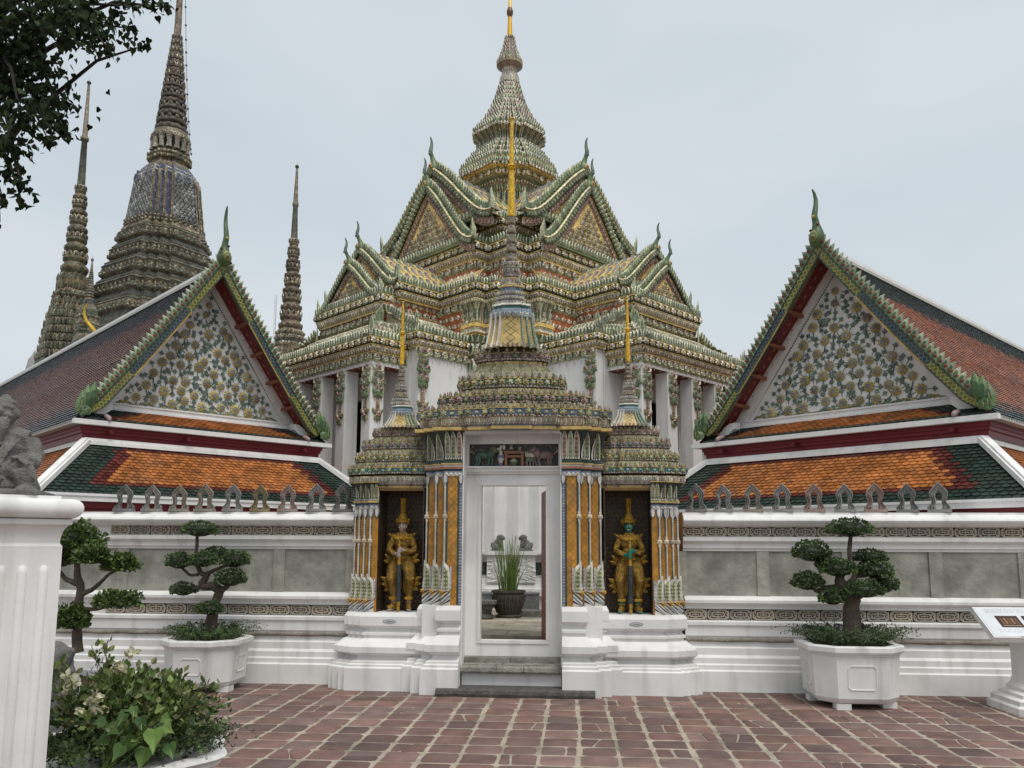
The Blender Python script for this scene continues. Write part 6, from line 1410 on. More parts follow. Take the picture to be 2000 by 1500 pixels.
# gilded roof horn beyond the ridge
b = MB(); P_ = [at_d(x, y, 25) for x, y in ((188, 660), (184, 646), (176, 636), (168, 626), (164, 612), (166, 600), (172, 592))]
tube(b, P_, (.08, .07, .06, .05, .04, .03, .015), 7, (.50, .33, .05)); o = b.build('roof_horn', 'goldm', None, 50); tag(o, 'curved gilded roof horn rising behind the left ridge', 'roof horn')
# lattice mast
p0 = at_d(535, 668, 60); b = MB(); zt = z_of(p0.x, p0.y, 575)
for dx, dy in ((-.07, 0), (.07, 0), (0, .1)): tube(b, [(dx, dy, 0), (dx, dy, zt)], .012, 4, (.45, .45, .46))
for i in range(int(zt / .35)):
    z = i * .35; s_ = 1 if i % 2 else -1; tube(b, [(-.07 * s_, 0, z), (.07 * s_, 0, z + .35)], .009, 3, (.45, .45, .46)); tube(b, [(.07 * s_, 0, z), (0, .1, z + .35)], .009, 3, (.45, .45, .46))
o = b.build('lattice_mast', 'plain', None, loc=(p0.x, p0.y, 0)); tag(o, 'thin grey lattice mast in the sky left of the hall', 'mast')
# cables on the great chedi
def cable(name, pts, label, beads=0, r=.012):
    b = MB(); tube(b, pts, r, 4, (.12, .12, .12))
    for i in range(beads): t = (i + .5) / beads * (len(pts) - 1); j = int(t); p = np.array(pts[j]) * (1 - t + j) + np.array(pts[j + 1]) * (t - j); ball(b, p, .045, (.10, .10, .11), 6, 4)
    o = b.build(name, 'plain'); tag(o, label, 'cable')
cable('string_light_cable', [tuple(at_d(x, y, 31)) for x, y in ((362, -40), (363, 60), (364, 130), (367, 210), (371, 280), (374, 305))], 'string of lamps hanging down the right side of the great chedi spire', 14)
cable('stay_cable', [tuple(at_d(x, y, 31)) for x, y in ((296, 306), (282, 345), (258, 420), (225, 510), (190, 590))], 'thin stay cable running from the great chedi down to the left roof')
# ------------------------------------------------------------------ seen through the doorway: balustrade, lions, planter with reeds, marble blocks
b = MB(); by = 14.75; bal = empty('balustrade', (-1.0, by, 0)); tag(bal, 'low white balustrade with carved pedestals seen through the doorway', 'balustrade')
for z0, z1, y, c in ((.46, .72, -.12, PLA), (.72, .84, -.20, PLA), (.84, .90, -.12, PLA), (.90, 1.02, -.08, PLA), (1.02, 1.40, 0, PLA), (1.40, 1.44, -.05, PLA), (1.44, 1.50, -.09, PLA)): b.box((-3.2, y, z0), (3.2, .35, z1), c)
b.build('masonry', 'plaster', bal)
pedx = [at_y(x, 1100, by - .1).x + 1.0 for x in (917, 970, 1027, 1081)]
for x in pedx:
    b = MB(); b.box((x - .17, -.14, .95), (x + .17, .1, 1.43), PLA); b.box((x - .21, -.2, 1.43), (x + .21, .12, 1.50), PLA)
    for q in range(16): tube(b, [(x + rnd.uniform(-.13, .13) + .05 * math.cos(t), -.145, 1.2 + rnd.uniform(-.01, .01) + (q - 8) * .025 + .04 * math.sin(t)) for t in np.linspace(0, 4, 6)], .014, 4, PLA)
    b.build('carved_pedestal', 'plaster', bal)
for x0, x1 in zip(pedx[:-1], pedx[1:]):
    c = (x0 + x1) / 2; b = MB(); b.box((c - .08, -.012, 1.08), (c + .08, -.005, 1.30), (.03, .045, .045))
    for q in range(4): tube(b, [(c - .06 + .04 * q, -.02, 1.09), (c - .06 + .04 * (3 - q), -.02, 1.29)], .008, 4, (.06, .10, .10))
    for q in range(5): ball(b, (c + rnd.uniform(-.06, .06), -.02, 1.1 + .045 * q), .018, (.05, .085, .085), 6, 4)
    b.build('grille', 'glaze', bal)
lion = None
for i, (px, s) in enumerate(((972, 1), (1027, -1), (1079, -1))):
    p = at_y(px, 1078, by - .03)
    if lion is None:
        b = MB(); c = (.10, .098, .092)
        ball(b, (-.05, 0, .09), (.10, .078, .09), c); ball(b, (0, 0, .15), (.085, .07, .10), c); ball(b, (.05, 0, .16), (.07, .072, .12), c); ball(b, (.06, 0, .275), (.080, .075, .072), c); ball(b, (.13, 0, .255), (.038, .05, .036), c, 8, 5); ball(b, (.125, 0, .285), (.03, .03, .02), c, 8, 5)
        for dy in (-.05, .05): tube(b, [(.08, dy, .16), (.10, dy, .08), (.105, dy, .01)], (.034, .028, .032), 7, c); ball(b, (-.04, dy * 1.4, .06), (.075, .035, .06), c); ball(b, (.05, dy * 1.3, .018), (.055, .028, .022), c, 8, 5); ball(b, (.04, dy * 1.35, .30), (.02, .015, .022), c, 6, 4)
        for q in range(16): a_ = q * 1.13; ball(b, (.02 + .03 * math.cos(a_), .066 * math.sin(a_), .25 + .05 * math.cos(a_ * 2.1)), .022, c, 6, 4)
        ball(b, (-.13, 0, .12), (.03, .03, .06), c, 7, 5); b.box((-.15, -.085, -.01), (.14, .085, .02), c)
        o = lion = remesh(b, 'stone_lion', stone_tint('grey_lion_stone', (.16, .155, .145)), .010, 2)
    else: o = lion.copy(); COL.objects.link(o)
    o.location = (p.x, p.y, 1.51); o.scale = (.82, .82, .82); o.rotation_euler = (0, 0, 0 if s > 0 else math.pi)
    tag(o, ('small dark stone lion facing right on the left pedestal through the doorway', 'small dark stone lion facing left behind the reeds through the doorway', 'small stone lion half hidden by the red door edge')[i], 'stone lion', 'stone lions on the balustrade')
for i, (x0, x1, yy) in enumerate(((941, 958, 13.9), (1001, 1052, 13.95))):
    a, c = at_y(x0, 1160, yy), at_y(x1, 1160, yy); b = MB(); b.box((a.x, yy, .46), (c.x, yy + .3, .80), (.17, .175, .18)); b.box((a.x - .01, yy - .012, .785), (c.x + .01, yy + .3, .815), (.24, .245, .25))
    o = b.build('marble_block', 'stone'); tag(o, ('grey marble block left of the planter in the court', 'grey marble block right of the planter in the court')[i], 'stone block')
p = at_y(1038, 1190, 13.5); b = MB(); b.box((p.x - .25, 13.3, .46), (p.x + .5, 13.7, .56), (.17, .165, .15)); o = b.build('stone_step', 'rough_stone'); tag(o, 'low dark stone step beside the reed planter', 'step')
p = at_y(945, 1190, 12.9); b = MB()
for r, z in ((.16, .0), (.13, .1), (.17, .16)): lathe(b, [(r * .8, z, (.16, .16, .15)), (r, z + .03, (.16, .16, .15)), (r * .95, z + .07, (.15, .15, .14)), (r * .7, z + .1, (.15, .15, .14))], 10)
b.box((-.2, -.2, .24), (.2, .2, .29), (.15, .15, .14)); o = b.build('carved_stone_base', 'rough_stone', loc=(p.x, 12.9, .46)); tag(o, 'carved stone base left of the reed planter', 'stone base')
p = at_y(993, 1198, 13.2); b = MB(); c = (.085, .075, .062)
lathe(b, [(.0, 0, c), (.20, 0, c), (.21, .04, c), (.165, .06, c), (.20, .14, c), (.245, .26, c), (.26, .36, c), (.245, .39, c), (.275, .40, c), (.275, .43, c), (.25, .435, c), (.235, .40, BRN), (0, .39, BRN)], 26)
for i in range(26): a = 2 * math.pi * i / 26; tube(b, [(r * math.cos(a), r * math.sin(a), z) for r, z in ((.18, .08), (.212, .15), (.25, .26), (.262, .35))], .012, 4, c, cap=False)
pot = b.build('reed_planter', 'rough_stone', loc=(p.x, 13.2, .46), smooth=40); tag(pot, 'round dark ribbed planter standing in the court behind the doorway', 'planter')
b = MB()
for i in range(95):
    a, r = rnd.uniform(0, 6.28), .15 * math.sqrt(rnd.random()); x, y = r * math.cos(a), r * math.sin(a); h = rnd.uniform(.35, .95); lx, ly = x * rnd.uniform(.2, 1.3) + rnd.uniform(-.05, .05), y * rnd.uniform(.2, 1.0)
    g_ = rnd.choice([(.09, .17, .03), (.12, .21, .04), (.16, .23, .06), (.06, .12, .025), (.22, .2, .08)]); tube(b, [(x, y, .37), (x + lx * .3, y + ly * .3, .37 + h * .5), (x + lx, y + ly, .37 + h)], (.006, .005, .0025), 4, g_)
o = b.build('reeds', 'leaf', loc=(p.x, 13.2, .46)); tag(o, 'thin upright green reeds growing in the dark round planter', 'reeds')
# ------------------------------------------------------------------ foreground: pillar with stone figure, planters, bonsais, bush, tree, sign
pa = rad(36.5); pc = at_d(-31, 1066, 4.35); pil = empty('gate_pillar', (pc.x, pc.y, 0), pa); tag(pil, 'broad white fluted pillar cut by the left edge of the photo', 'pillar')
hw = .345; TOPZ = 1.845
def sqp(h): return [(-h, -h), (h, -h), (h, h), (-h, h)]
b = MB(); loft(b, sqp(1), [(hw + .10, 0, PLA), (hw + .10, .22, PLA), (hw + .05, .27, PLA), (hw, .32, PLA), (hw, 1.585, PLA)])
b.build('shaft', 'plaster', pil)
b = MB(); pr = [(hw, 1.585, PLA), (hw - .012, 1.60, PLA)] + [(hw - .012 + .045 * (1 - math.cos(t)), 1.60 + .095 * math.sin(t), PLA) for t in np.linspace(.2, math.pi / 2, 6)] + [(hw + .036, 1.70, PLA), (hw + .036, 1.722, PLA), (hw + .018, 1.726, PLA)] + [(hw + .03 + .052 * math.sin(t), 1.728 + .05 * (1 - math.cos(t)), PLA) for t in np.linspace(0, math.pi, 10)] + [(hw - .02, 1.83, PLA), (hw - .02, TOPZ, PLA)]
loft(b, sqp(1), pr, capt=PLA); b.build('capital', 'plaster', pil, 40)
for i in range(6):
    x = .268 - .094 * i; b = MB(); P_ = []
    for j in range(9): t = math.pi * j / 8; P_.append((x + .030 * math.cos(t), 1.46 + .03 * math.sin(t)))
    n = 9; tube(b, [(x, -hw + .006, .42), (x, -hw + .006, 1.45), (x, -hw + .008, 1.475), (x, -hw + .014, 1.49)], (.024, .024, .021, .010), 14, PLA, flat=1); b.build('flute', 'plaster', pil, 50)
# seated stone figure on the pillar
b = MB(); c = (.17, .165, .15)
ball(b, (0, .01, .15), (.15, .13, .15), c, 14, 9); ball(b, (0, .01, .26), (.125, .10, .13), c, 14, 9); ball(b, (0, -.035, .18), (.11, .10, .10), c, 12, 8); tube(b, [(-.125, .01, .335), (0, .005, .365), (.125, .01, .335)], (.05, .065, .05), 9, c)
tube(b, [(0, 0, .36), (0, -.02, .44)], .052, 9, c); ball(b, (0, -.025, .475), (.068, .076, .085), c, 14, 9); tube(b, [(0, -.07, .43), (0, -.085, .37), (0, -.09, .30)], (.05, .042, .016), 9, c); ball(b, (0, -.015, .535), (.064, .066, .03), c, 10, 6); ball(b, (0, 0, .565), (.03, .03, .025), c, 8, 5)
ball(b, (0, -.102, .475), (.016, .02, .024), c, 6, 4)
for s in (-1, 1):
    ball(b, (.068 * s, -.015, .475), (.013, .02, .032), c, 6, 4); tube(b, [(.008 * s, -.094, .503), (.03 * s, -.092, .510), (.055 * s, -.065, .498)], .009, 6, c); ball(b, (.036 * s, -.082, .458), (.022, .018, .018), c, 6, 4)
    tube(b, [(.13 * s, .01, .325), (.165 * s, -.015, .24), (.16 * s, -.05, .195), (.125 * s, -.13, .205)], (.052, .05, .048, .04), 10, c)
    for k in range(4): tube(b, [(.155 * s + .03 * s * math.cos(t), -.045 - .02 * k + .042 * math.sin(t) * .4, .20 + .042 * math.sin(t)) for t in np.linspace(-1.6, 1.9, 7)], .008, 5, c)
ball(b, (.115, -.165, .205), (.034, .036, .020), c, 8, 5)
for k in range(4): tube(b, [(.125 + .012 * k, -.185, .212 - .005 * k), (.138 + .012 * k, -.215, .200 - .007 * k), (.142 + .012 * k, -.222, .183 - .007 * k)], (.0085, .008, .006), 5, c)
tube(b, [(.105, -.17, .21), (.098, -.205, .207)], (.010, .007), 5, c)
tube(b, [(.05, -.03, .09), (.12, -.13, .14), (.145, -.165, .135)], (.085, .075, .064), 11, c); tube(b, [(.145, -.16, .14), (.165, -.17, .085), (.175, -.165, .02)], (.062, .055, .05), 10, c); tube(b, [(.17, -.10, .09), (.195, -.12, .04), (.19, -.14, .01)], (.035, .035, .02), 8, c)
ball(b, (.175, -.235, .028), (.042, .075, .030), c, 10, 6); ball(b, (.178, -.285, .026), (.034, .03, .024), c, 8, 5)
tube(b, [(-.05, -.03, .08), (-.16, -.12, .085), (-.05, -.19, .06), (.06, -.2, .05)], (.085, .07, .058, .05), 10, c); ball(b, (.0, -.12, .05), (.15, .10, .055), c, 12, 6)
for k in range(6): tube(b, [(.10 + .012 * k, -.06 - .026 * k, .165 - .004 * k), (.155 + .012 * k, -.11 - .022 * k, .115 - .004 * k), (.19 + .006 * k, -.12 - .018 * k, .04)], .008, 5, c)
for k in range(4): tube(b, [(.105 - .03 * k, -.085 - .004 * k, .33 - .01 * k), (.06 - .02 * k, -.115, .25), (.03 - .02 * k, -.14, .165)], .008, 5, c)
tube(b, [(.10, -.09, .14), (.0, -.142, .15), (-.1, -.09, .14)], .014, 6, c)
b.box((-.24, -.30, -.002), (.25, .16, .03), c)
st = remesh(b, 'stone_figure', stone_tint('weathered_figure_stone', (.175, .17, .155)), .0062, 1); st.location = (pc.x + .035, pc.y + .02, TOPZ + .001); st.rotation_euler = (0, 0, pa + rad(-14)); st.scale = (1.0, .95, .95)
tag(st, 'grey carved stone figure in robes seated on the white pillar', 'statue')

T_LF = ([(0, 0, 0), (-.36, .10, .42), (-.2, .06, .8), (0, .0, 1), (.2, .06, .8), (.36, .10, .42), (0, -.02, .5)], [(0, 6, 1), (1, 6, 2), (2, 6, 3), (3, 6, 4), (4, 6, 5), (5, 6, 0)], [0] * 6)
T_HRT = ([(0, 0, 0), (-.30, .05, -.08), (-.5, .09, .14), (-.42, .08, .42), (-.18, .04, .72), (0, 0, 1.15), (.18, .04, .72), (.42, .08, .42), (.5, .09, .14), (.30, .05, -.08), (0, -.03, .45)],
         [(0, 10, 2, 1), (2, 10, 3), (3, 10, 4), (4, 10, 5), (5, 10, 6), (6, 10, 7), (7, 10, 8), (8, 10, 0, 9)], [0] * 8)
T_QD = ([(0, 0, 0), (-.4, .08, .5), (0, 0, 1), (.4, .08, .5)], [(0, 3, 2, 1)], [0])
def rot_frames(P, Zd, size, rg_, roll=None):
    """leaf frames: P (n,3) positions, Zd (n,3) directions of growth"""
    P = np.asarray(P, float); Z = Zd / (np.linalg.norm(Zd, axis=1, keepdims=True) + 1e-9); r = rg_.normal(size=P.shape); X = np.cross(r, Z); X /= np.linalg.norm(X, axis=1, keepdims=True) + 1e-9; Y = np.cross(Z, X)
    s = np.broadcast_to(np.asarray(size, float), (len(P),))[:, None]
    return np.stack([X * s, Y * s, Z * s, P], axis=2)
def pals(n, cols, rg_, jit=.3): c = np.array(cols)[rg_.integers(0, len(cols), n)]; return (c * rg_.uniform(1 - jit, 1 + jit, (n, 1)))[:, None, :]
LFG = [(.055, .095, .028), (.075, .125, .036), (.042, .075, .024), (.09, .14, .045), (.06, .10, .04)]
def pad(b, c, r, n, size, cols=LFG, seed=0, rough=.10, flatb=.35):
    """one clipped cushion of leaves"""
    g_ = np.random.default_rng(seed); u = g_.normal(size=(n, 3)); u /= np.linalg.norm(u, axis=1, keepdims=True); u[:, 2] = np.where(u[:, 2] < -flatb, -flatb * g_.uniform(.3, 1, n), u[:, 2])
    lump = 1 + rough * (np.sin(u[:, 0] * 5 + seed) * np.sin(u[:, 1] * 6 + seed * 2) + .6 * np.sin(u[:, 0] * 11 + u[:, 2] * 9 + seed))
    d = g_.uniform(.86, 1.03, n) * lump; P = u * np.asarray(r) * d[:, None] + np.asarray(c)
    Z = u * np.array((1, 1, .8)) + g_.normal(size=(n, 3)) * .55 + np.array((0, 0, .25)); b.inst(T_LF, rot_frames(P, Z, g_.uniform(.7, 1.25, n) * size, g_), pals(n, cols, g_, .4))
    # solid near-black green core inside the cushion
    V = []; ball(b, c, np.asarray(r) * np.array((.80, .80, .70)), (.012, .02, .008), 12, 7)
def spray(b, o, n, R, H, seed, cols=LFG, size=.016, droop=.6):
    """feathery ground cover spilling over a rim"""
    g_ = np.random.default_rng(seed); P = []; Z = []
    for i in range(n):
        a = g_.uniform(0, 6.283); r0 = R * math.sqrt(g_.random()) * .85; L = g_.uniform(.5, 1.2) * H * 1.6; base = np.array((math.cos(a) * r0, math.sin(a) * r0, 0)) + o; dr = np.array((math.cos(a), math.sin(a), 0)) * g_.uniform(.2, 1.0); m_ = 9; pts = []
        for j in range(m_): t = j / (m_ - 1); pts.append(base + dr * L * t * .8 + np.array((0, 0, L * (t * .9 - droop * t * t * (1.0 + r0 / R * .6)))))
        tube(b, pts[::2], .0016, 3, (.04, .06, .02), cap=False)
        for j in range(1, m_):
            for k in range(4): P.append(pts[j] + g_.normal(size=3) * .006); Z.append(np.cross(pts[j] - pts[j - 1], g_.normal(size=3)) + (0, 0, .01))
    P = np.array(P); b.inst(T_QD, rot_frames(P, np.array(Z), g_.uniform(.7, 1.3, len(P)) * size, g_), pals(len(P), cols, g_, .4))
def planter(loc, a, ch, h, label, rz=0):
    root = empty('white_planter', loc, rz); tag(root, label, 'planter')
    pol = lambda s: [(-s + ch, -s), (s - ch, -s), (s, -s + ch), (s, s - ch), (s - ch, s), (-s + ch, s), (-s, s - ch), (-s, -s + ch)]
    b = MB(); P = np.array(pol(a)); k = lambda d: offset_poly(P, d)
    prof = [(-.09, .055), (-.05, .07), (-.03, .10), (-.022, .115), (-.022, .13), (.0, h - .10), (.012, h - .095), (.012, h - .08), (.035, h - .072), (.045, h - .055), (.045, h - .012), (.035, h), (-.035, h), (-.04, h - .05)]
    sweep(b, P, [(o, z, PLA) for o, z in prof], capb=PLA); b.build('body', 'plaster', root)
    b = MB(); q = k(-.04); b.add([(x, y, h - .045) for x, y in q], [tuple(range(8))], BRN); b.build('soil', 'rough_stone', root)
    for i in range(0, 8):
        m0, m1 = P[i], P[(i + 1) % 8]; mid_ = (m0 + m1) / 2; d = unit(m1 - m0); nr = np.array((d[1], -d[0])); L = np.linalg.norm(m1 - m0) * .5
        if i % 2 == 0:
            b = MB(); w = L * .55; z0, z1 = .20, h - .19; c_ = .025
            oc = [(-w + c_, z0), (w - c_, z0), (w, z0 + c_), (w, z1 - c_), (w - c_, z1), (-w + c_, z1), (-w, z1 - c_), (-w, z0 + c_), (-w + c_, z0)]
            tube(b, [(*(mid_ + d * x + nr * (.022 * ((z - .13) / (h - .23)) - .020)), z) for x, z in oc], .0075, 5, PLA); b.build('raised_panel', 'plaster', root)
    for i in (0, 1, 2, 3, 4, 5, 6, 7):
        if i % 2: continue
        v = P[i] * .72; b = MB(); b.box((v[0] - .07, v[1] - .07, 0), (v[0] + .07, v[1] + .07, .06), PLA); b.build('foot', 'plaster', root)
    return root
def bonsai(base, Yd, pads, trunks, label, seed, leafsz=.024, n0=900, cols=LFG, rough=.09):
    root = empty('bonsai_tree', base); tag(root, label, 'bonsai'); o = np.array(base)
    for i, (x, y, w_, h_, dy) in enumerate(pads):
        b = MB(); c = np.array(at_y(x, y, Yd + dy)) - o; k = Yd / 1600
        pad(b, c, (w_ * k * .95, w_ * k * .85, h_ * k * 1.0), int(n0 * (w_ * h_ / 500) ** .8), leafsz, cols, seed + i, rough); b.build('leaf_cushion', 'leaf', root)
    b = MB()
    for pts, rr in trunks:
        P = np.array([np.array(at_y(x, y, Yd + dy)) - o for x, y, dy in pts]); Q = []; R_ = []
        for i in range(len(P) - 1):
            for t in np.linspace(0, 1, 5)[:-1]: Q.append(P[i] * (1 - t) + P[i + 1] * t + rg.normal(size=3) * .003); R_.append((rr[i] * (1 - t) + rr[i + 1] * t) * rnd.uniform(.92, 1.1))
        Q.append(P[-1]); R_.append(rr[-1]); Q = np.array(Q); Q[1:-1] = (Q[:-2] + Q[1:-1] * 2 + Q[2:]) / 4
        tube(b, Q, R_, 8, (.115, .092, .07))
    b.build('trunk', 'bark', root, 60)
    return root
YL, YR = 9.15, 8.98
pl = at_y(403, 1300, YL); planter((pl.x, YL, 0), .40, .20, .56, 'white octagonal planter holding the bonsai left of the gate')
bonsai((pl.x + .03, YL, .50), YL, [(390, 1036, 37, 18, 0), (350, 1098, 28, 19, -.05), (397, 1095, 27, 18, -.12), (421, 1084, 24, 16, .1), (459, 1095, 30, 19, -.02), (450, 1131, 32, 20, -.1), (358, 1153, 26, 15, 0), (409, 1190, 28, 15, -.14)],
       [([(410, 1240, 0), (414, 1205, 0), (422, 1172, 0), (430, 1153, 0), (418, 1144, 0), (405, 1146, 0), (392, 1144, 0), (400, 1130, 0), (408, 1118, 0)], (.075, .06, .05, .055, .05, .05, .04, .035, .03)), ([(397, 1140, 0), (405, 1124, 0), (392, 1120, 0), (385, 1105, 0), (384, 1080, 0), (385, 1045, 0)], (.035, .033, .028, .024, .022, .018)), ([(388, 1122, 0), (370, 1124, 0), (354, 1108, 0)], (.018, .017, .014)), ([(404, 1122, 0), (420, 1112, 0), (440, 1106, 0), (455, 1102, 0)], (.025, .02, .017, .014)), ([(430, 1153, 0), (442, 1148, -.05), (450, 1138, -.08)], (.04, .026, .02)), ([(394, 1146, 0), (378, 1150, 0), (362, 1156, 0)], (.025, .02, .015))],
       'clipped cloud bonsai with dark cushions left of the gate', 10)
b = MB(); spray(b, np.array((0, 0, 0)), 210, .38, .27, 5, droop=.42); o = b.build('fern_cover', 'leaf', loc=(pl.x, YL, .515)); tag(o, 'feathery green ground cover spilling over the left bonsai planter', 'ground cover', kind='stuff')
pr_ = at_y(1657, 1300, YR); planter((pr_.x, YR, 0), .43, .185, .62, 'white octagonal planter holding the bonsai right of the gate')
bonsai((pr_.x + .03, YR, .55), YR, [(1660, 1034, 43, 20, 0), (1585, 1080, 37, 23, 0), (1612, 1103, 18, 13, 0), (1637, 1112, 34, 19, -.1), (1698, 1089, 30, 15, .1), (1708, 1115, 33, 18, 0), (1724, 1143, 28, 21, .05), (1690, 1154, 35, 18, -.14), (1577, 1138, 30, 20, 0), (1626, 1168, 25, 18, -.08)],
       [([(1665, 1248, 0), (1664, 1215, 0), (1662, 1189, 0), (1664, 1168, 0), (1652, 1152, 0), (1640, 1138, 0), (1641, 1120, 0)], (.10, .085, .08, .085, .075, .06, .04)), ([(1648, 1150, 0), (1668, 1132, 0), (1673, 1114, 0), (1660, 1096, 0), (1658, 1075, 0), (1663, 1042, 0)], (.04, .034, .03, .027, .024, .02)), ([(1640, 1146, 0), (1615, 1147, 0), (1596, 1156, 0), (1585, 1146, 0)], (.04, .03, .022, .018)), ([(1670, 1124, 0), (1690, 1124, 0), (1708, 1118, 0)], (.03, .022, .018)), ([(1664, 1170, 0), (1680, 1164, -.08), (1692, 1158, -.1)], (.04, .03, .02)), ([(1641, 1122, 0), (1615, 1108, 0), (1592, 1094, 0)], (.035, .025, .018)), ([(1655, 1165, 0), (1640, 1172, -.05)], (.03, .02))],
       'clipped cloud bonsai with thick trunk right of the gate', 40, .026)
b = MB(); spray(b, np.array((0, 0, 0)), 280, .41, .31, 6, [(.05, .085, .03), (.035, .065, .022), (.07, .10, .04)], .017, .42); o = b.build('fern_cover', 'leaf', loc=(pr_.x, YR, .575)); tag(o, 'feathery green ground cover spilling over the right bonsai planter', 'ground cover', kind='stuff')
# looser bonsai behind the pillar
Y3 = 6.3; p3 = at_y(150, 1200, Y3); planter((p3.x, Y3, 0), .42, .2, .56, 'white octagonal planter behind the white pillar, mostly hidden by the bush')
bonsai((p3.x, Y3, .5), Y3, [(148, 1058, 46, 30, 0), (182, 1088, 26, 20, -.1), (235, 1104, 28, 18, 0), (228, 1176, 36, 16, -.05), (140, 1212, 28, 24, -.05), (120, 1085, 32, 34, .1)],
       [([(152, 1275, 0), (150, 1230, 0), (154, 1180, 0), (158, 1150, 0), (150, 1120, 0), (150, 1080, 0)], (.045, .036, .033, .033, .027, .02)), ([(158, 1160, 0), (185, 1150, 0), (210, 1125, 0), (232, 1108, 0)], (.022, .017, .013, .01)), ([(155, 1190, 0), (190, 1190, 0), (225, 1182, 0)], (.02, .015, .01)), ([(150, 1140, 0), (125, 1130, 0), (112, 1110, 0)], (.022, .017, .013))],
       'loose leafy bonsai half hidden behind the white pillar', 80, .036, 1000, [(.10, .155, .045), (.075, .12, .034), (.13, .18, .055), (.06, .10, .03)], .34)
# stone beast behind the bush
lp = at_y(112, 1330, 5.6); o = lion.copy(); COL.objects.link(o); o.location = (lp.x, 5.6, .35); o.scale = (1.5, 1.5, 1.7); o.rotation_euler = (0, 0, rad(-80)); tag(o, 'grey stone beast between the white pillar and the flowering bush', 'stone beast')
b = MB(); loft(b, sqp(.24), [(1.1, 0, PLA), (1.1, .1, PLA), (.9, .14, PLA), (.9, .28, PLA), (1, .35, PLA)], capt=PLA); o = b.build('plinth', 'plaster', loc=(lp.x, 5.6, 0)); tag(o, 'low white plinth under the grey stone beast', 'plinth')
# ---- flowering bush in its round planter
bx = at_y(248, 1420, 5.15); ox, oy = bx.x, 5.15
b = MB(); n = 14
pol = [((.60 + .03 * math.cos(7 * 2 * math.pi * i / 56)) * math.cos(2 * math.pi * i / 56), (.60 + .03 * math.cos(7 * 2 * math.pi * i / 56)) * math.sin(2 * math.pi * i / 56)) for i in range(56)]
loft(b, pol, [(.74, 0, PLA), (.76, .08, PLA), (.80, .30, PLA), (.82, .36, PLA), (.92, .38, PLA), (.96, .41, PLA), (.93, .44, PLA), (.99, .455, PLA), (1.02, .485, PLA), (1.0, .515, PLA), (.93, .53, PLA), (.86, .525, PLA), (.84, .46, PLA)]); b.add([(x * .85, y * .85, .475) for x, y in pol], [tuple(range(56))], BRN); b.V = [v * np.array((1.0, 1.0, .60), np.float32) for v in b.V]
o = b.build('round_planter', 'plaster', loc=(ox, oy, 0), smooth=50); tag(o, 'white round planter with scalloped rim at the bottom left corner', 'planter')
bush = empty('flowering_bush', (ox, oy, .29)); tag(bush, 'green bush with cream white flowers in the round planter', 'bush')
g_ = np.random.default_rng(21); stems = MB(); P = []; Z = []; tips = []
for i in range(170):
    a = g_.uniform(0, 6.283); sp = g_.uniform(.05, .58) * (1.0 if math.cos(a) > 0 else .8); h = g_.uniform(.18, .46) * (1.05 - .62 * sp) + .05; e = np.array((math.cos(a) * sp, math.sin(a) * sp, h)); mid_ = e * (.45, .45, .62) + g_.normal(size=3) * .03; m_ = 12; pts = []
    for j in range(m_): t = j / (m_ - 1); pts.append(2 * t * (1 - t) * mid_ + t * t * e + (1 - t) ** 2 * np.array((math.cos(a) * .1, math.sin(a) * .1, 0)))
    tube(stems, pts[::2] + [pts[-1]], np.linspace(.006, .0022, len(pts[::2]) + 1), 4, (.085, .07, .04), cap=False); tips.append(pts[-1])
    for j in range(3, m_):
        for k in range(int(g_.integers(3, 7))): d = g_.normal(size=3) * .022; P.append(pts[j] + d); Z.append(d * 12 + (pts[j] - pts[j - 1]) * 6 + np.array((0, 0, .25)))
for i in range(12):      # long thin shoots
    a = g_.uniform(0, 6.283); e = np.array((-.22 + .32 * math.cos(a), -.1 + .2 * math.sin(a), g_.uniform(.42, .68))); pts = [e * (t, t, t ** .8) + (.05 * math.sin(3 * t + i), 0, 0) for t in np.linspace(.15, 1, 12)]
    tube(stems, pts[::2] + [pts[-1]], .0022, 4, (.085, .09, .04), cap=False)
    for j in range(4, 12):
        for k in range(3): d = g_.normal(size=3) * .014; P.append(pts[j] + d); Z.append(d * 14 + np.array((0, 0, .3)))
stems.build('stems', 'bark', bush)
b = MB(); P = np.array(P); b.inst(T_LF, rot_frames(P, np.array(Z), g_.uniform(.03, .062, len(P)), g_), pals(len(P), [(.095, .15, .038), (.13, .185, .05), (.07, .115, .03), (.17, .215, .06), (.11, .135, .045), (.14, .145, .06)], g_, .35))
P = g_.normal(size=(1700, 3)) * (.27, .25, .10) + (0.05, 0, .16); P = P[np.hypot(P[:, 0], P[:, 1]) < .62]; b.inst(T_LF, rot_frames(P, g_.normal(size=P.shape) + (0, 0, .6), g_.uniform(.03, .055, len(P)), g_), pals(len(P), LFG, g_, .4)); b.build('leaves', 'leaf', bush)
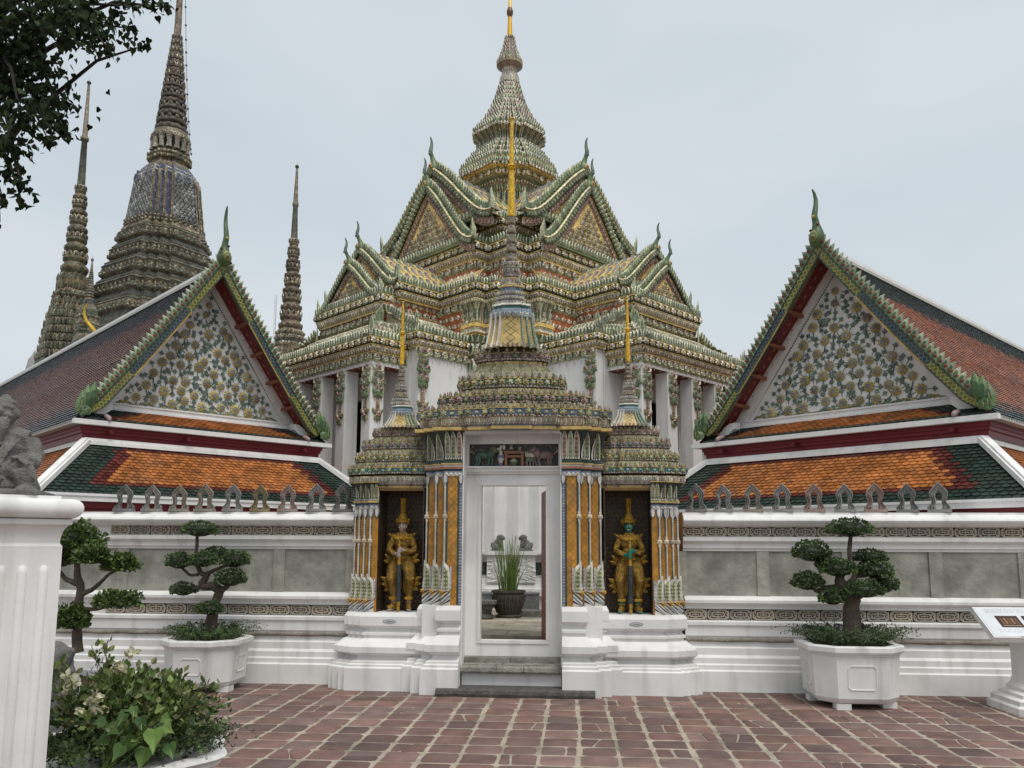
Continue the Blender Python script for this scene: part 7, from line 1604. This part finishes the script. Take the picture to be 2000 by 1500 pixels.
# fine trailing sprays at the right side
b = MB(); spray(b, np.array((.30, -.02, .05)), 170, .24, .24, 9, [(.04, .065, .022), (.055, .085, .03), (.03, .05, .018)], .017, .55); spray(b, np.array((-.05, -.34, .10)), 130, .22, .18, 12, [(.05, .08, .025), (.07, .105, .03)], .022, .7); b.build('trailing_sprays', 'leaf', bush)
for (x, y, r, n) in ((143, 1332, 17, 9), (182, 1376, 20, 14), (232, 1312, 16, 7), (262, 1280, 9, 3)):
    b = MB(); c = np.array(at_y(x, y, oy - .42)) - np.array((ox, oy, .29))
    for k in range(n):
        q = c + g_.normal(size=3) * r * .5 * oy / 1600; d = g_.normal(size=3) + np.array((0, -.8, .2)); ball(b, q, .012, (.4, .42, .2), 5, 3)
        for w_ in range(3): b.inst(T_LF, rot_frames(q[None], (d + g_.normal(size=3) * .9)[None], .05, g_), [(.62, .58, .43) if k % 3 else (.55, .53, .33)])
    b.build('flower_cluster', 'leaf', bush)

# heart leaved sapling in front
sap = empty('heart_leaf_sapling', (ox + .12, oy - .50, .27)); tag(sap, 'young plant with large heart shaped leaves in front of the bush', 'sapling'); so = np.array(sap.location)
b = MB(); s2 = MB(); base = np.array((0, .05, 0))
for (x, y, s, a, c) in ((302, 1455, 62, 10, (.17, .29, .06)), (262, 1470, 66, -30, (.12, .23, .05)), (240, 1440, 44, -60, (.09, .18, .05)), (318, 1440, 44, 70, (.20, .31, .08)), (212, 1462, 40, -70, (.10, .2, .05)), (275, 1420, 40, 20, (.07, .15, .04)), (244, 1412, 38, -20, (.08, .16, .045)), (225, 1440, 36, -95, (.12, .2, .05)), (305, 1400, 30, 100, (.22, .3, .08)), (330, 1475, 44, 30, (.1, .2, .05)), (285, 1490, 60, -5, (.14, .25, .055)), (240, 1480, 48, -25, (.09, .18, .05)), (298, 1445, 22, 40, (.42, .42, .16)), (205, 1425, 32, -80, (.07, .15, .04)), (262, 1395, 30, 10, (.1, .18, .05)), (318, 1418, 34, 80, (.16, .27, .07))):
    q = np.array(at_y(x, y - s * .5, oy - .50 + rnd.uniform(-.08, .06))) - so; k = s * 3.1 / 1600; aa = rad(a); Zl = np.array((math.sin(aa), -.35, -math.cos(aa))); Zl = unit(Zl); X = unit(np.cross((0, -1, .5), Zl)); Yv = np.cross(Zl, X)
    b.inst(T_HRT, [frame(q, X, Yv, Zl, k)], [tuple(np.array(c) * .72)], .1); tube(s2, [base, (base + q) / 2 + (0, 0, .06), q], (.005, .004, .0025), 4, (.10, .14, .04)); tube(b, [q + Yv * -.004, q + Zl * k * .5 - Yv * k * .03, q + Zl * k], .0018, 3, (.26, .34, .12))
b.build('leaves', 'leaf', sap); s2.build('stems', 'bark', sap)
# ---- overhanging tree, trunk outside the frame on the left
tr = empty('bodhi_tree', (-6.2, 6.6, 0)); tag(tr, 'dark leafy tree overhanging the top left corner', 'tree'); to = np.array((-6.2, 6.6, 0)); g_ = np.random.default_rng(5)
b = MB(); tube(b, [(0, 0, 0), (.1, .05, 1.4), (.05, -.1, 3), (.3, -.1, 4.6), (.5, -.1, 6.2), (.9, 0, 7.6)], (.34, .27, .24, .2, .15, .08), 12, (.07, .06, .05)); b.build('trunk', 'bark', tr, 60)
cl = [(60, 30, 95, 55, 420), (140, 45, 66, 38, 260), (30, 100, 60, 40, 200), (185, 75, 26, 24, 70), (215, 100, 18, 14, 26), (60, 165, 85, 45, 360), (100, 200, 34, 24, 100), (40, 225, 60, 36, 200), (128, 200, 12, 10, 12), (20, 290, 40, 34, 120), (110, 245, 28, 22, 50), (95, 275, 24, 12, 26), (130, 262, 14, 10, 12), (45, 365, 22, 26, 42), (20, 340, 26, 20, 40), (45, 400, 10, 12, 10), (225, 12, 20, 16, 26), (252, 55, 12, 34, 34), (285, 88, 16, 12, 16), (262, 10, 22, 10, 20), (320, 14, 20, 16, 34), (295, 6, 16, 10, 16), (-60, 60, 120, 90, 500), (-80, 230, 100, 110, 420), (40, -60, 150, 50, 500), (180, -70, 110, 40, 160), (5, 385, 12, 14, 8), (-40, 350, 50, 60, 120), (90, 130, 40, 20, 60), (0, 432, 6, 8, 4), (175, 22, 30, 20, 60), (205, 45, 18, 16, 22)]
b = MB(); br = MB(); P = []; Z = []
for (x, y, rx, ry, n) in cl:
    D0 = 5.7 + g_.uniform(-.4, .4)
    c = np.array(at_d(x, y, D0))
    st = np.array((-5.7 + g_.uniform(-.1, .3), 6.5, 4.0 + g_.uniform(0, 2.4)))
    mid_ = (st + c) / 2 + (0, 0, .35); tube(br, [p_ - to for p_ in (st, st * .7 + mid_ * .3 + (0, 0, .05), mid_, mid_ * .4 + c * .6 + (0, 0, .12), c)], (.05, .035, .022, .012, .004), 5, (.05, .045, .04), cap=False)
    k = D0 / 1600; n = int(n * .92); t = g_.normal(size=(n, 3)) * .46
    q = c + np.outer(t[:, 0] * rx * k * 1.05, CR.col[0]) + np.outer(t[:, 1] * ry * k * 1.05, (0, 0, 1)) + np.outer(t[:, 2] * max(rx, ry) * k * .9, (.1, 1, 0))
    P.append(q); Z.append(np.tile((0, 0, -1.0), (n, 1)) + g_.normal(size=(n, 3)) * .55)
P = np.vstack(P) - to; Z = np.vstack(Z); n = len(P); b.inst(T_HRT, rot_frames(P, Z, g_.uniform(.030, .058, n), g_), pals(n, [(.018, .030, .012), (.026, .042, .015), (.012, .022, .010), (.035, .05, .02)], g_, .4))  # leaf colours lowered to near black, painting in the backlight
b.build('leaves', 'leaf_backlit', tr); br.build('branches', 'bark', tr)
# ---- information lectern at the right edge
sp = at_y(2030, 1376, 8.75); sg_ = empty('information_stand', (sp.x, 8.75, 0), rad(2)); tag(sg_, 'white information stand with sloping picture panel at the right edge', 'information stand')
b = MB(); loft(b, [(-1, -.8), (-.8, -1), (.8, -1), (1, -.8), (1, .8), (.8, 1), (-.8, 1), (-1, .8)], [(.36, 0, PLA), (.36, .07, PLA), (.33, .09, PLA), (.33, .13, PLA), (.27, .15, PLA), (.27, .18, PLA), (.22, .20, PLA), (.22, .23, PLA), (.185, .27, PLA), (.17, .34, PLA), (.17, .62, PLA), (.19, .68, PLA), (.24, .72, PLA), (.24, .745, PLA)], capt=PLA); b.build('pedestal', 'plaster', sg_)
def tilt(P, z=0): a = rad(33); return [(x, y * math.cos(a) - z * math.sin(a), .86 + y * math.sin(a) + z * math.cos(a)) for x, y in P]
def slab(b, x0, x1, y0, y1, z0, z1, c):
    V = tilt([(x0, y0), (x1, y0), (x1, y1), (x0, y1)], z0) + tilt([(x0, y0), (x1, y0), (x1, y1), (x0, y1)], z1); b.add(V, [(0, 3, 2, 1), (4, 5, 6, 7), (0, 1, 5, 4), (1, 2, 6, 5), (2, 3, 7, 6), (3, 0, 4, 7)], c)
b = MB(); slab(b, -.49, .49, -.24, .24, -.06, 0, PLA); slab(b, -.43, .43, -.2, .2, -.10, -.06, PLA); b.build('panel_board', 'plaster', sg_)
b = MB(); slab(b, -.475, .475, -.225, .225, .001, .004, (.66, .68, .70)); b.build('panel_face', 'plain', sg_)
for i, x in enumerate((-.34, -.08, .18)):
    b = MB(); slab(b, x - .0, x + .22, -.09, .09, .0045, .007, (.05, .028, .02))
    for k in range(5): slab(b, x + .03 + .035 * k, x + .05 + .035 * k, -.05 + .01 * (k % 2), .05, .0075, .009, (.28, .16, .08) if k % 2 else (.16, .08, .05))
    slab(b, x + .02, x + .20, -.075, -.06, .0075, .009, (.3, .2, .12)); b.build('photo_print', 'plain', sg_)
for j, y in enumerate((.19, .155, -.125, -.16)):
    b = MB(); x = -.40
    while x < .38:
        w = rnd.uniform(.012, .05); slab(b, x, min(x + w, .41), y - .0025, y + .0025, .0045, .006, (.42, .43, .46)); x += w + rnd.uniform(.008, .02)
    b.build('text_line', 'plain', sg_)
